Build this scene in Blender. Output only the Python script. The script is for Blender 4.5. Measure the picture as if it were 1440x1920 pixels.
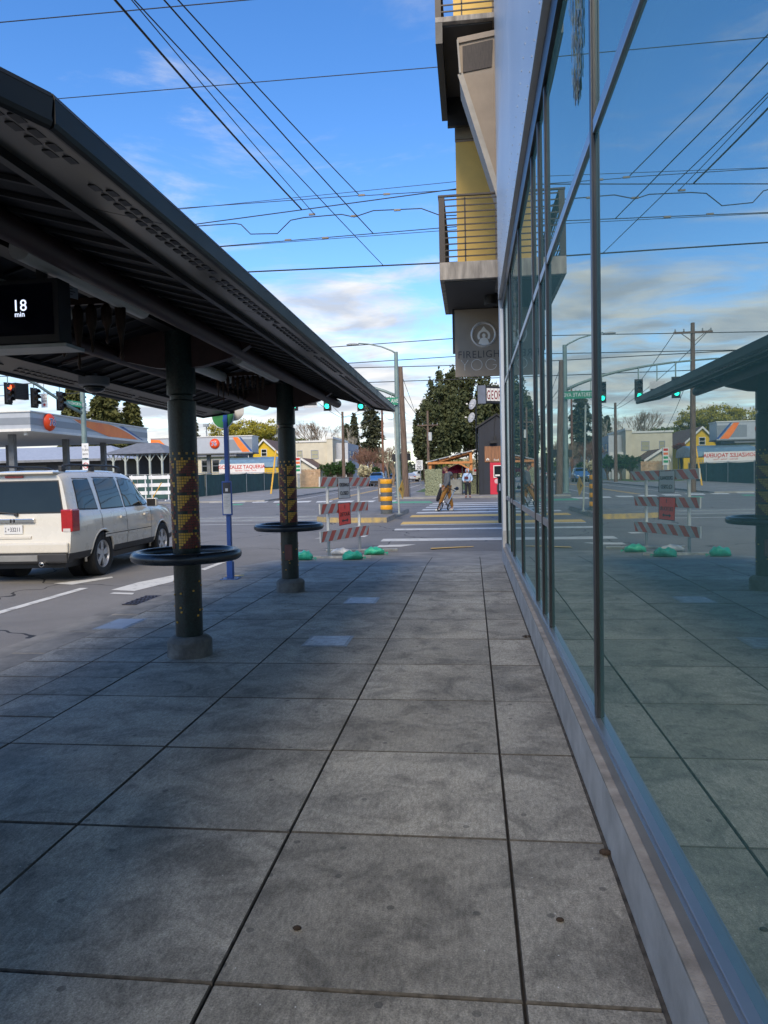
import bpy, bmesh, math, random
import numpy as np
from mathutils import Vector, Matrix
random.seed(7); RNG = np.random.default_rng(11)
PI = math.pi; R = math.radians
for o in list(bpy.data.objects): bpy.data.objects.remove(o, do_unlink=True)
SC = bpy.context.scene; COL = SC.collection
# ---------------------------------------------------------------- camera
F_PX, CX, CY, EYE = 1385.0, 720.0, 960.0, 1.45
VPX, VPY, ROLL = 885.0, 893.0, R(1.25)
_yd = Vector((VPX-CX, -(VPY-CY), -F_PX)).normalized()
_u = Vector((-math.tan(ROLL), 1, 0)); _u.z = -(_u.x*_yd.x+_u.y*_yd.y)/_yd.z; _u.normalize()
_xd = _yd.cross(_u)
CM = Matrix((_xd, _yd, _u))
cam_d = bpy.data.cameras.new('camera'); cam = bpy.data.objects.new('camera', cam_d); COL.objects.link(cam)
cam.matrix_world = Matrix.Translation((0, 0, EYE)) @ CM.to_4x4()
cam_d.sensor_fit = 'HORIZONTAL'; cam_d.sensor_width = 36; cam_d.lens = 36*F_PX/1440
cam_d.clip_start = 0.05; cam_d.clip_end = 6000
SC.camera = cam
# ---------------------------------------------------------------- sky, sun, exposure
SUN_AZ, SUN_EL = 0.0, 38.0
sun_from = Vector((math.sin(R(SUN_AZ))*math.cos(R(SUN_EL)), -math.cos(R(SUN_AZ))*math.cos(R(SUN_EL)), math.sin(R(SUN_EL))))
W = bpy.data.worlds.new('World'); SC.world = W; W.use_nodes = True
nt = W.node_tree; nt.nodes.clear()
def nd(t, **k):
    n = nt.nodes.new(t)
    for a, b in k.items(): setattr(n, a, b)
    return n
def lk(a, b): nt.links.new(a, b)
out = nd('ShaderNodeOutputWorld'); bg = nd('ShaderNodeBackground'); lk(bg.outputs[0], out.inputs[0])
sky = nd('ShaderNodeTexSky', sky_type='NISHITA', sun_disc=False, sun_elevation=R(SUN_EL), sun_rotation=R(180-SUN_AZ), altitude=50, air_density=1.0, dust_density=0.1, ozone_density=2.0)
hs = nd('ShaderNodeHueSaturation'); hs.inputs['Saturation'].default_value = 1.3; hs.inputs['Hue'].default_value = 0.508
lk(sky.outputs[0], hs.inputs['Color'])
tc = nd('ShaderNodeTexCoord'); sep = nd('ShaderNodeSeparateXYZ'); lk(tc.outputs['Generated'], sep.inputs[0])
def mth(op, a, b=None, c=None, clamp=False):
    n = nd('ShaderNodeMath', operation=op, use_clamp=clamp)
    for i, v in enumerate((a, b, c)):
        if v is None: continue
        if isinstance(v, (int, float)): n.inputs[i].default_value = v
        else: lk(v, n.inputs[i])
    return n.outputs[0]
# clouds: a flat cloud deck, direction / height above the horizon
zz = mth('MAXIMUM', sep.outputs[2], 0.0)
den = mth('ADD', zz, 0.12)
cmb = nd('ShaderNodeCombineXYZ'); lk(mth('DIVIDE', sep.outputs[0], den), cmb.inputs[0]); lk(mth('DIVIDE', sep.outputs[1], den), cmb.inputs[1])
def cloud_noise(scale, detail, rough, dist, loc):
    mp = nd('ShaderNodeMapping'); mp.inputs['Location'].default_value = loc; mp.inputs['Scale'].default_value = (1, 1.35, 1)
    lk(cmb.outputs[0], mp.inputs[0])
    n = nd('ShaderNodeTexNoise'); n.inputs['Scale'].default_value = scale; n.inputs['Detail'].default_value = detail
    n.inputs['Roughness'].default_value = rough; n.inputs['Distortion'].default_value = dist
    lk(mp.outputs[0], n.inputs['Vector']); return n.outputs['Fac']
big = cloud_noise(0.62, 2.5, 0.5, 0.2, (3.2, 1.1, 0)); fine = cloud_noise(1.9, 8, 0.62, 0.5, (1.7, 4.0, 0))
mix = mth('ADD', mth('MULTIPLY', big, 0.5), mth('MULTIPLY', fine, 0.5))
# coverage rises towards the horizon where the deck is seen edge on
cov = nd('ShaderNodeMapRange'); cov.inputs['From Min'].default_value = 0.07; cov.inputs['From Max'].default_value = 0.30
cov.inputs['To Min'].default_value = 0.17; cov.inputs['To Max'].default_value = -0.02; lk(zz, cov.inputs['Value'])
fac = mth('ADD', mix, cov.outputs[0])
ramp = nd('ShaderNodeValToRGB'); ramp.color_ramp.elements[0].position = 0.50; ramp.color_ramp.elements[1].position = 0.68
ramp.color_ramp.elements[0].color = (0, 0, 0, 1); ramp.color_ramp.elements[1].color = (1, 1, 1, 1)
ramp.color_ramp.interpolation = 'EASE'; lk(fac, ramp.inputs[0])
shade = cloud_noise(2.4, 5, 0.55, 0.3, (1.72, 4.12, 0))
crmp = nd('ShaderNodeValToRGB'); crmp.color_ramp.elements[0].position = 0.38; crmp.color_ramp.elements[1].position = 0.62
crmp.color_ramp.elements[0].color = (2.5, 2.7, 3.1, 1); crmp.color_ramp.elements[1].color = (4.2, 4.12, 4.0, 1); lk(shade, crmp.inputs[0])
mx = nd('ShaderNodeMix', data_type='RGBA'); lk(mth('MULTIPLY', ramp.outputs[0], 0.96), mx.inputs[0]); lk(hs.outputs[0], mx.inputs[6]); lk(crmp.outputs[0], mx.inputs[7])
lk(mx.outputs[2], bg.inputs['Color']); bg.inputs['Strength'].default_value = 0.09
sd = bpy.data.lights.new('sun', 'SUN'); sd.energy = 1.42; sd.angle = R(26); sd.color = (1.0, 0.86, 0.66)
sun = bpy.data.objects.new('sun', sd); COL.objects.link(sun); sun.location = (0, -20, 40)
sun.rotation_euler = sun_from.to_track_quat('Z', 'Y').to_euler()
SC.view_settings.view_transform = 'Standard'; SC.view_settings.look = 'None'
SC.view_settings.gamma = 1; SC.view_settings.exposure = 1.45
SC.view_settings.use_curve_mapping = False
# ---------------------------------------------------------------- pixel -> place (distance always from a plane in the scene)
PROF = [(-80, -.13), (15, -.13), (29, .12), (47, .16), (91, .55), (140, .9), (5000, .9)]
def zr(y): return float(np.interp(y, [p[0] for p in PROF], [p[1] for p in PROF]))
def ray(px, py): return CM @ Vector((px-CX, -(py-CY), -F_PX))
EYEV = Vector((0, 0, EYE))
def PY(px, py, Y): d = ray(px, py); return EYEV+d*(Y/d.y)
def PX(px, py, X): d = ray(px, py); return EYEV+d*(X/d.x)
def PZ(px, py, Z): d = ray(px, py); return EYEV+d*((Z-EYE)/d.z)
def G(px, py, dz=0.0):
    Y = 25.0
    for i in range(60):
        p = PZ(px, py, zr(Y)+dz); Y = .5*Y+.5*(p.y if p.y > 0 else 200)
    return p
def S(px, py): return PZ(px, py, 0.0)
# ---------------------------------------------------------------- materials
MATS = {}
def mat(name, col, rough=.6, metal=0., var=.15, vscale=3., bump=0., bscale=60., spec=.5, coat=0., emit=None, estr=0., trans=0., alpha=1., coords='pos', col2=None, detail=6, rvar=.1, stretch=(1, 1, 1)):
    if name in MATS: return MATS[name]
    m = bpy.data.materials.new(name); m.use_nodes = True; t = m.node_tree; b = t.nodes['Principled BSDF']
    b.inputs['Roughness'].default_value = rough; b.inputs['Metallic'].default_value = metal
    b.inputs['Specular IOR Level'].default_value = spec; b.inputs['Coat Weight'].default_value = coat; b.inputs['Coat Roughness'].default_value = .05
    if trans: b.inputs['Transmission Weight'].default_value = trans
    if alpha < 1: b.inputs['Alpha'].default_value = alpha
    if emit:
        b.inputs['Emission Color'].default_value = (*emit, 1); b.inputs['Emission Strength'].default_value = estr
    if coords == 'pos': vec = t.nodes.new('ShaderNodeNewGeometry').outputs['Position']
    else: vec = t.nodes.new('ShaderNodeTexCoord').outputs['Object']
    if stretch != (1, 1, 1):
        mp = t.nodes.new('ShaderNodeMapping'); mp.inputs['Scale'].default_value = stretch; t.links.new(vec, mp.inputs[0]); vec = mp.outputs[0]
    n = t.nodes.new('ShaderNodeTexNoise'); n.inputs['Scale'].default_value = vscale; n.inputs['Detail'].default_value = detail; n.inputs['Roughness'].default_value = .6
    t.links.new(vec, n.inputs['Vector'])
    c2 = col2 if col2 else tuple(c*(1-var*1.6) for c in col); c1 = tuple(min(1, c*(1+var)) for c in col)
    r = t.nodes.new('ShaderNodeValToRGB'); r.color_ramp.elements[0].position = .3; r.color_ramp.elements[1].position = .7
    r.color_ramp.elements[0].color = (*c2, 1); r.color_ramp.elements[1].color = (*c1, 1)
    t.links.new(n.outputs['Fac'], r.inputs[0]); t.links.new(r.outputs[0], b.inputs['Base Color'])
    if rvar:
        mr = t.nodes.new('ShaderNodeMapRange'); mr.inputs['To Min'].default_value = max(.0, rough-rvar); mr.inputs['To Max'].default_value = min(1, rough+rvar)
        t.links.new(n.outputs['Fac'], mr.inputs['Value']); t.links.new(mr.outputs[0], b.inputs['Roughness'])
    if bump:
        n2 = t.nodes.new('ShaderNodeTexNoise'); n2.inputs['Scale'].default_value = bscale; n2.inputs['Detail'].default_value = 5
        t.links.new(vec, n2.inputs['Vector'])
        bp = t.nodes.new('ShaderNodeBump'); bp.inputs['Strength'].default_value = bump; bp.inputs['Distance'].default_value = .01
        t.links.new(n2.outputs['Fac'], bp.inputs['Height']); t.links.new(bp.outputs[0], b.inputs['Normal'])
    MATS[name] = m; return m
# ---------------------------------------------------------------- mesh helpers
WOFF = {}
def tag(o, label=None, cat=None, group=None, kind=None):
    if label: o['label'] = label
    if cat: o['category'] = cat
    if group: o['group'] = group
    if kind: o['kind'] = kind
    return o
def thing(name, label, cat, loc=(0, 0, 0), group=None, rz=0.0, world=True):
    o = bpy.data.objects.new(name, None); COL.objects.link(o); o.location = loc; o.rotation_euler = (0, 0, rz); o.empty_display_size = .1
    if world: WOFF[o.name] = Vector(loc)
    return tag(o, label, cat, group)
def dup(root, loc, rz=None, label=None, group=None):
    r = root.copy(); COL.objects.link(r); r.location = loc
    if rz is not None: r.rotation_euler = (0, 0, rz)
    if label: r['label'] = label
    if group: r['group'] = group
    for ch in list(root.children):
        c = ch.copy(); COL.objects.link(c); c.parent = r
        for g in ch.children:
            d = g.copy(); COL.objects.link(d); d.parent = c
    return r
class MB:
    def __init__(s): s.v = []; s.f = []; s.m = []; s.mi = 0
    def add(s, vs, fs, mi=None):
        n = len(s.v); s.v += [tuple(v) for v in vs]; s.f += [tuple(i+n for i in f) for f in fs]; s.m += [s.mi if mi is None else mi]*len(fs); return s
    def box(s, c, d, rz=0., mi=None, M=None):
        x, y, z = d[0]/2, d[1]/2, d[2]/2; c = Vector(c)
        rot = M if M is not None else Matrix.Rotation(rz, 3, 'Z')
        vs = [c+rot @ Vector(p) for p in ((-x, -y, -z), (x, -y, -z), (x, y, -z), (-x, y, -z), (-x, -y, z), (x, -y, z), (x, y, z), (-x, y, z))]
        return s.add(vs, [(0, 3, 2, 1), (4, 5, 6, 7), (0, 1, 5, 4), (1, 2, 6, 5), (2, 3, 7, 6), (3, 0, 4, 7)], mi)
    def bx(s, x0, x1, y0, y1, z0, z1, mi=None): return s.box(((x0+x1)/2, (y0+y1)/2, (z0+z1)/2), (x1-x0, y1-y0, z1-z0), mi=mi)
    def quad(s, a, b, c, d, mi=None): return s.add([a, b, c, d], [(0, 1, 2, 3)], mi)
    def poly(s, pts, mi=None): return s.add(pts, [tuple(range(len(pts)))], mi)
    def bar(s, a, b, w, h, mi=None, up=(0, 0, 1)):
        a, b = Vector(a), Vector(b); d = (b-a); L = d.length; d.normalize(); u = Vector(up)
        if abs(d.dot(u)) > .98: u = Vector((0, 1, 0))
        sd = d.cross(u).normalized(); u = sd.cross(d)
        M = Matrix((sd, d, u)).transposed()
        return s.box((a+b)/2, (w, L, h), M=M, mi=mi)
    def tube(s, path, r, n=8, cap=True, mi=None, closed=False):
        P = [Vector(p) for p in path]; k = len(P); rr = r if isinstance(r, (list, tuple)) else [r]*k
        base = len(s.v); vs = []; prev = None
        for i, p in enumerate(P):
            if closed: t = (P[(i+1) % k]-P[i-1])
            else: t = P[min(i+1, k-1)]-P[max(i-1, 0)]
            t.normalize()
            if prev is None:
                a = Vector((0, 0, 1)) if abs(t.z) < .9 else Vector((1, 0, 0)); u = t.cross(a).normalized()
            else: u = (prev-t*prev.dot(t)).normalized()
            prev = u; w = t.cross(u)
            for j in range(n):
                an = 2*PI*j/n; vs.append(p+(u*math.cos(an)+w*math.sin(an))*rr[i])
        fs = []
        for i in range(k if closed else k-1):
            i2 = (i+1) % k
            for j in range(n): fs.append((i*n+j, i*n+(j+1) % n, i2*n+(j+1) % n, i2*n+j))
        if cap and not closed: fs.append(tuple(range(n))[::-1]); fs.append(tuple((k-1)*n+j for j in range(n)))
        return s.add(vs, fs, mi)
    def cyl(s, a, b, r, r2=None, n=16, mi=None): return s.tube([a, b], [r, r if r2 is None else r2], n, True, mi)
    def lathe(s, prof, n=24, c=(0, 0, 0), ax=(0, 0, 1), mi=None, close=False):
        ax = Vector(ax).normalized(); q = Vector((0, 0, 1)).rotation_difference(ax); c = Vector(c); k = len(prof)
        vs = [c+q @ Vector((r*math.cos(2*PI*j/n), r*math.sin(2*PI*j/n), z)) for r, z in prof for j in range(n)]
        fs = [(i*n+j, i*n+(j+1) % n, (i+1)*n+(j+1) % n, (i+1)*n+j) for i in range(k-1) for j in range(n)]
        if close: fs += [((k-1)*n+j, (k-1)*n+(j+1) % n, (j+1) % n, j) for j in range(n)]
        else:
            if prof[0][0] > 1e-6: fs.append(tuple(range(n))[::-1])
            if prof[-1][0] > 1e-6: fs.append(tuple((k-1)*n+j for j in range(n)))
        return s.add(vs, fs, mi)
    def torus(s, c, Rr, r, n=40, k=12, ax=(0, 0, 1), mi=None):
        return s.lathe([(Rr+r*math.cos(2*PI*i/k), r*math.sin(2*PI*i/k)) for i in range(k)], n, c, ax, mi, close=True)
    def ball(s, c, rad, n=12, k=8, mi=None):
        rad = rad if isinstance(rad, (tuple, list)) else (rad,)*3; c = Vector(c); vs = []; fs = []
        for i in range(k+1):
            a = PI*i/k
            for j in range(n): b = 2*PI*j/n; vs.append(c+Vector((rad[0]*math.sin(a)*math.cos(b), rad[1]*math.sin(a)*math.sin(b), rad[2]*math.cos(a))))
        for i in range(k):
            for j in range(n): fs.append((i*n+j, (i+1)*n+j, (i+1)*n+(j+1) % n, i*n+(j+1) % n))
        return s.add(vs, fs, mi)
    def prism(s, pts, off, mi=None):
        """polygon pts (3d, planar) extruded by vector off"""
        k = len(pts); off = Vector(off); a = [Vector(p) for p in pts]; b = [p+off for p in a]
        fs = [tuple(range(k))[::-1], tuple(range(k, 2*k))]+[(i, (i+1) % k, (i+1) % k+k, i+k) for i in range(k)]
        return s.add(a+b, fs, mi)
    def build(s, name, mats, parent=None, smooth=False, bevel=0., seg=2, fix=True, auto=None):
        off = Vector((0, 0, 0))
        if parent is not None:
            rt = parent
            while rt.parent: rt = rt.parent
            off = WOFF.get(rt.name, off)
        me = bpy.data.meshes.new(name); me.from_pydata([(v[0]-off.x, v[1]-off.y, v[2]-off.z) for v in s.v], [], s.f)
        for mm in (mats if isinstance(mats, (list, tuple)) else [mats]): me.materials.append(mm)
        if any(s.m): me.polygons.foreach_set('material_index', s.m)
        if fix or bevel:
            bm = bmesh.new(); bm.from_mesh(me)
            if fix:
                bmesh.ops.remove_doubles(bm, verts=bm.verts, dist=1e-6); bmesh.ops.recalc_face_normals(bm, faces=bm.faces)
            if bevel: bmesh.ops.bevel(bm, geom=[e for e in bm.edges if len(e.link_faces) == 2 and e.calc_face_angle(0) > .5], offset=bevel, segments=seg, affect='EDGES', profile=.6)
            bm.to_mesh(me); bm.free()
        if smooth: me.polygons.foreach_set('use_smooth', [True]*len(me.polygons))
        if auto: me.set_sharp_from_angle(angle=R(auto))
        me.update()
        o = bpy.data.objects.new(name, me); COL.objects.link(o)
        if parent is not None: o.parent = parent
        return o
def inst(o, name, parent, loc=(0, 0, 0), rot=None):
    c = bpy.data.objects.new(name, o.data if hasattr(o, 'data') else o); COL.objects.link(c); c.parent = parent; c.location = loc
    if rot: c.rotation_euler = rot
    return c
def text(s, m, parent, o, xd, up, h, name='lettering', align='CENTER', ext=.002, wscale=1., space=1., bold=0.):
    """o = baseline point (world), h = capital height"""
    cu = bpy.data.curves.new(name, 'FONT'); cu.body = s; cu.align_x = align; cu.size = h/.73; cu.extrude = ext; cu.space_character = space; cu.offset = bold; cu.resolution_u = 3
    ob = bpy.data.objects.new(name, cu); COL.objects.link(ob); dg = bpy.context.evaluated_depsgraph_get()
    me = bpy.data.meshes.new_from_object(ob.evaluated_get(dg)); bpy.data.objects.remove(ob, do_unlink=True)
    xd = Vector(xd).normalized(); up = Vector(up).normalized(); n = xd.cross(up); o = Vector(o)
    if parent is not None:
        rt = parent
        while rt.parent: rt = rt.parent
        o = o-WOFF.get(rt.name, Vector((0, 0, 0)))
    M = Matrix((xd*wscale, up, n)).transposed().to_4x4(); M.translation = o
    me.transform(M); me.materials.clear(); me.materials.append(m)
    for p in me.polygons: p.material_index = 0
    r = bpy.data.objects.new(name, me); COL.objects.link(r)
    if parent is not None: r.parent = parent
    return r
# common materials
M_BLACK = mat('black paint', (.012, .012, .014), .45, var=.3); M_WHITE = mat('white paint', (.72, .72, .70), .5, var=.08)
M_STEEL = mat('galvanised steel', (.32, .34, .34), .45, .6, var=.15, vscale=8)
M_ALU = mat('anodised aluminium', (.34, .37, .40), .35, .75, var=.06, vscale=2)
M_CONC = mat('concrete', (.30, .29, .27), .85, var=.25, vscale=5, bump=.3, bscale=90)
M_RED = mat('red paint', (.55, .03, .03), .5, var=.1); M_DARKGLASS = mat('dark glass', (.015, .02, .022), .06, var=.1, rvar=.02)
M_RUBBER = mat('rubber', (.018, .018, .018), .8, var=.3, vscale=20); M_CHROME = mat('chrome', (.7, .7, .7), .12, 1., var=.03, rvar=.03)
M_GOLDP = mat('yellow paint', (.75, .42, .04), .5, var=.15); M_WOODPOLE = mat('weathered pole wood', (.16, .11, .08), .9, var=.3, vscale=6, bump=.5, bscale=40, stretch=(3, 3, .3))
# ================================================================ SETTING
def slab_material():
    m = bpy.data.materials.new('sidewalk concrete'); m.use_nodes = True; t = m.node_tree; b = t.nodes['Principled BSDF']; L = t.links.new; N = t.nodes.new
    pos = N('ShaderNodeNewGeometry').outputs['Position']; inf = N('ShaderNodeObjectInfo')
    def noise(sc, det=6, ro=.6, st=None, dist=0):
        v = pos
        if st: mp = N('ShaderNodeMapping'); mp.inputs['Scale'].default_value = st; L(pos, mp.inputs[0]); v = mp.outputs[0]
        n = N('ShaderNodeTexNoise'); n.inputs['Scale'].default_value = sc; n.inputs['Detail'].default_value = det; n.inputs['Roughness'].default_value = ro; n.inputs['Distortion'].default_value = dist; L(v, n.inputs['Vector']); return n.outputs['Fac']
    def ramp(v, stops):
        r = N('ShaderNodeValToRGB'); r.color_ramp.elements[0].position = stops[0][0]; r.color_ramp.elements[1].position = stops[-1][0]
        r.color_ramp.elements[0].color = (*stops[0][1], 1); r.color_ramp.elements[1].color = (*stops[-1][1], 1); L(v, r.inputs[0]); return r.outputs[0]
    def mixc(kind, f, a, c):
        x = N('ShaderNodeMix'); x.data_type = 'RGBA'; x.blend_type = kind; x.inputs[0].default_value = f; L(a, x.inputs[6]); L(c, x.inputs[7]); return x.outputs[2]
    base = ramp(noise(1.1, 8, .68, dist=.4), [(.3, (.23, .217, .185)), (.70, (.49, .46, .39))])
    broom = ramp(noise(60, 5, .75, (1, .35, 1)), [(.3, (.62, .62, .62)), (.7, (1.25, 1.25, 1.25))])
    grain = ramp(noise(160, 4, .8), [(.3, (.45, .45, .45)), (.66, (1.3, 1.3, 1.3))])
    patch = ramp(noise(3.4, 9, .72, dist=.8), [(.38, (.60, .60, .60)), (.54, (1.03, 1.03, 1.03))])
    c = mixc('MULTIPLY', 1, base, broom); c = mixc('MULTIPLY', 1, c, grain); c = mixc('MULTIPLY', 1, c, patch)
    rnd = N('ShaderNodeMapRange'); rnd.inputs['To Min'].default_value = .80; rnd.inputs['To Max'].default_value = 1.16; L(inf.outputs['Random'], rnd.inputs['Value'])
    c = mixc('MULTIPLY', 1, c, rnd.outputs[0])
    # small dark gum spots and pale specks
    vo = N('ShaderNodeTexVoronoi'); vo.voronoi_dimensions = '2D'; vo.inputs['Scale'].default_value = 4.2; vo.inputs['Randomness'].default_value = 1; L(pos, vo.inputs['Vector'])
    sp = N('ShaderNodeMath'); sp.operation = 'LESS_THAN'; sp.inputs[1].default_value = .055; L(vo.outputs['Distance'], sp.inputs[0])
    sw = N('ShaderNodeSeparateColor'); L(vo.outputs['Color'], sw.inputs[0]); g1 = N('ShaderNodeMath'); g1.operation = 'GREATER_THAN'; g1.inputs[1].default_value = .70; L(sw.outputs[0], g1.inputs[0])
    mul = N('ShaderNodeMath'); mul.operation = 'MULTIPLY'; L(sp.outputs[0], mul.inputs[0]); L(g1.outputs[0], mul.inputs[1])
    ml2 = N('ShaderNodeMath'); ml2.operation = 'MULTIPLY'; L(mul.outputs[0], ml2.inputs[0]); ml2.inputs[1].default_value = .55
    x = N('ShaderNodeMix'); x.data_type = 'RGBA'; L(ml2.outputs[0], x.inputs[0]); L(c, x.inputs[6]); x.inputs[7].default_value = (.05, .05, .048, 1); c = x.outputs[2]
    vo2 = N('ShaderNodeTexVoronoi'); vo2.voronoi_dimensions = '2D'; vo2.inputs['Scale'].default_value = 14; L(pos, vo2.inputs['Vector'])
    s2 = N('ShaderNodeMath'); s2.operation = 'LESS_THAN'; s2.inputs[1].default_value = .035; L(vo2.outputs['Distance'], s2.inputs[0])
    sw2 = N('ShaderNodeSeparateColor'); L(vo2.outputs['Color'], sw2.inputs[0]); g2 = N('ShaderNodeMath'); g2.operation = 'GREATER_THAN'; g2.inputs[1].default_value = .95; L(sw2.outputs[1], g2.inputs[0])
    m2 = N('ShaderNodeMath'); m2.operation = 'MULTIPLY'; L(s2.outputs[0], m2.inputs[0]); L(g2.outputs[0], m2.inputs[1])
    x = N('ShaderNodeMix'); x.data_type = 'RGBA'; L(m2.outputs[0], x.inputs[0]); L(c, x.inputs[6]); x.inputs[7].default_value = (.6, .6, .58, 1); c = x.outputs[2]
    L(c, b.inputs['Base Color'])
    rr = N('ShaderNodeMapRange'); rr.inputs['To Min'].default_value = .62; rr.inputs['To Max'].default_value = .92; L(noise(2.3, 6), rr.inputs['Value']); L(rr.outputs[0], b.inputs['Roughness'])
    bp = N('ShaderNodeBump'); bp.inputs['Strength'].default_value = .45; bp.inputs['Distance'].default_value = .004; L(noise(150, 5, .7, (1, .45, 1)), bp.inputs['Height']); L(bp.outputs[0], b.inputs['Normal'])
    return m
def asphalt_material():
    m = bpy.data.materials.new('asphalt'); m.use_nodes = True; t = m.node_tree; b = t.nodes['Principled BSDF']; L = t.links.new; N = t.nodes.new
    pos = N('ShaderNodeNewGeometry').outputs['Position']
    def noise(sc, det=5, ro=.6, dist=0):
        n = N('ShaderNodeTexNoise'); n.inputs['Scale'].default_value = sc; n.inputs['Detail'].default_value = det; n.inputs['Roughness'].default_value = ro; n.inputs['Distortion'].default_value = dist; L(pos, n.inputs['Vector']); return n.outputs['Fac']
    r1 = N('ShaderNodeValToRGB'); r1.color_ramp.elements[0].position = .3; r1.color_ramp.elements[1].position = .75; r1.color_ramp.elements[0].color = (.165, .154, .138, 1); r1.color_ramp.elements[1].color = (.265, .25, .226, 1); L(noise(.35, 7, .7, .5), r1.inputs[0])
    r2 = N('ShaderNodeValToRGB'); r2.color_ramp.elements[0].position = .3; r2.color_ramp.elements[1].position = .7; r2.color_ramp.elements[0].color = (.55, .55, .55, 1); r2.color_ramp.elements[1].color = (1.35, 1.35, 1.35, 1); L(noise(130, 3, .8), r2.inputs[0])
    x = N('ShaderNodeMix'); x.data_type = 'RGBA'; x.blend_type = 'MULTIPLY'; x.inputs[0].default_value = 1; L(r1.outputs[0], x.inputs[6]); L(r2.outputs[0], x.inputs[7])
    # tar-filled cracks
    vo = N('ShaderNodeTexVoronoi'); vo.feature = 'DISTANCE_TO_EDGE'; vo.inputs['Scale'].default_value = .22
    nz = N('ShaderNodeTexNoise'); nz.inputs['Scale'].default_value = 1.1; L(pos, nz.inputs['Vector']); ad = N('ShaderNodeMix'); ad.data_type = 'RGBA'; ad.blend_type = 'ADD'; ad.inputs[0].default_value = .9; L(pos, ad.inputs[6]); L(nz.outputs['Color'], ad.inputs[7]); L(ad.outputs[2], vo.inputs['Vector'])
    lt = N('ShaderNodeMath'); lt.operation = 'LESS_THAN'; lt.inputs[1].default_value = .0032; L(vo.outputs['Distance'], lt.inputs[0])
    y = N('ShaderNodeMix'); y.data_type = 'RGBA'; L(lt.outputs[0], y.inputs[0]); L(x.outputs[2], y.inputs[6]); y.inputs[7].default_value = (.022, .022, .023, 1)
    L(y.outputs[2], b.inputs['Base Color']); b.inputs['Roughness'].default_value = .78
    bp = N('ShaderNodeBump'); bp.inputs['Strength'].default_value = .5; bp.inputs['Distance'].default_value = .006; L(noise(110, 3, .8), bp.inputs['Height']); L(bp.outputs[0], b.inputs['Normal'])
    return m
def paint_material(name, col, worn=.45):
    m = bpy.data.materials.new(name); m.use_nodes = True; t = m.node_tree; b = t.nodes['Principled BSDF']; L = t.links.new; N = t.nodes.new
    pos = N('ShaderNodeNewGeometry').outputs['Position']; n = N('ShaderNodeTexNoise'); n.inputs['Scale'].default_value = 5; n.inputs['Detail'].default_value = 10; n.inputs['Roughness'].default_value = .75; L(pos, n.inputs['Vector'])
    r = N('ShaderNodeValToRGB'); r.color_ramp.elements[0].position = worn-.1; r.color_ramp.elements[1].position = worn+.08; r.color_ramp.elements[0].color = tuple(c*.35+.05 for c in col)+(1,); r.color_ramp.elements[1].color = (*col, 1)
    L(n.outputs['Fac'], r.inputs[0]); L(r.outputs[0], b.inputs['Base Color']); b.inputs['Roughness'].default_value = .75; return m
M_SLAB = slab_material(); M_ASPH = asphalt_material()
P_WHITE = paint_material('white road paint', (.70, .68, .61), .40); P_YEL = paint_material('yellow tactile paving', (.78, .50, .14), .36); P_GREEN = paint_material('green lane paint', (.10, .38, .20), .40)
M_GROUND = mat('ground dirt and grass', (.10, .12, .05), .95, var=.3, vscale=.4, col2=(.10, .085, .06), bump=.4, bscale=8)
M_GRASS = mat('verge grass', (.10, .16, .04), .95, var=.35, vscale=2.5, bump=.8, bscale=40)
M_LOT = mat('lot concrete', (.27, .26, .24), .85, var=.2, vscale=.8, bump=.2, bscale=40)
M_WALK2 = mat('far pavement concrete', (.27, .26, .24), .85, var=.22, vscale=1.2, bump=.2, bscale=60)
M_GUT = mat('gutter concrete', (.22, .21, .19), .85, var=.25, vscale=2.2, bump=.3, bscale=90)
KN = [p[0] for p in PROF]
def sheet(name, x0, x1, y0, y1, dz, m, kind='structure', parent=None, thick=0.):
    b = MB(); ys = [y0]+[k for k in KN if y0 < k < y1]+[y1]
    for a, c in zip(ys, ys[1:]):
        b.quad((x0, a, zr(a)+dz), (x1, a, zr(a)+dz), (x1, c, zr(c)+dz), (x0, c, zr(c)+dz))
    if thick:
        for X in (x0, x1):
            for a, c in zip(ys, ys[1:]): b.quad((X, a, zr(a)+dz), (X, c, zr(c)+dz), (X, c, zr(c)+dz-thick), (X, a, zr(a)+dz-thick))
        for Y in (y0, y1): b.quad((x0, Y, zr(Y)+dz), (x1, Y, zr(Y)+dz), (x1, Y, zr(Y)+dz-thick), (x0, Y, zr(Y)+dz-thick))
    o = b.build(name, m, parent)
    if parent is None: tag(o, kind=kind)
    return o
sheet('ground', -2500, 2500, -80, 4500, -.03, M_GROUND)
# the road: near leg, crossing, far leg in one sheet each butted end to end
rb = MB()
def strip(b, x0, x1, y0, y1, dz=0.):
    ys = [y0]+[k for k in KN if y0 < k < y1]+[y1]
    for a, c in zip(ys, ys[1:]): b.quad((x0, a, zr(a)+dz), (x1, a, zr(a)+dz), (x1, c, zr(c)+dz), (x0, c, zr(c)+dz))
strip(rb, -17.5, -4.55, -80, 11.5); strip(rb, -17.5, 60, 11.5, 13.4); strip(rb, -220, 160, 13.4, 44.6); strip(rb, -12.8, -4.6, 44.6, 420)
road = tag(rb.build('road', M_ASPH), kind='structure')
# gutter strip along the near kerb
tag(MB().bx(-4.55, -4.02, -80, 11.4, -.2, -.118).build('gutter', M_GUT), kind='structure')
# paved light-rail bed with rails
sheet('track_bed', -220, -4.0, 24.6, 27.6, .006, M_LOT)
tag(MB().bx(-220, -4.2, 25.25, 25.31, .03, .075).bx(-220, -4.2, 26.68, 26.74, .05, .105).build('rail', M_STEEL), kind='structure')
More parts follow.
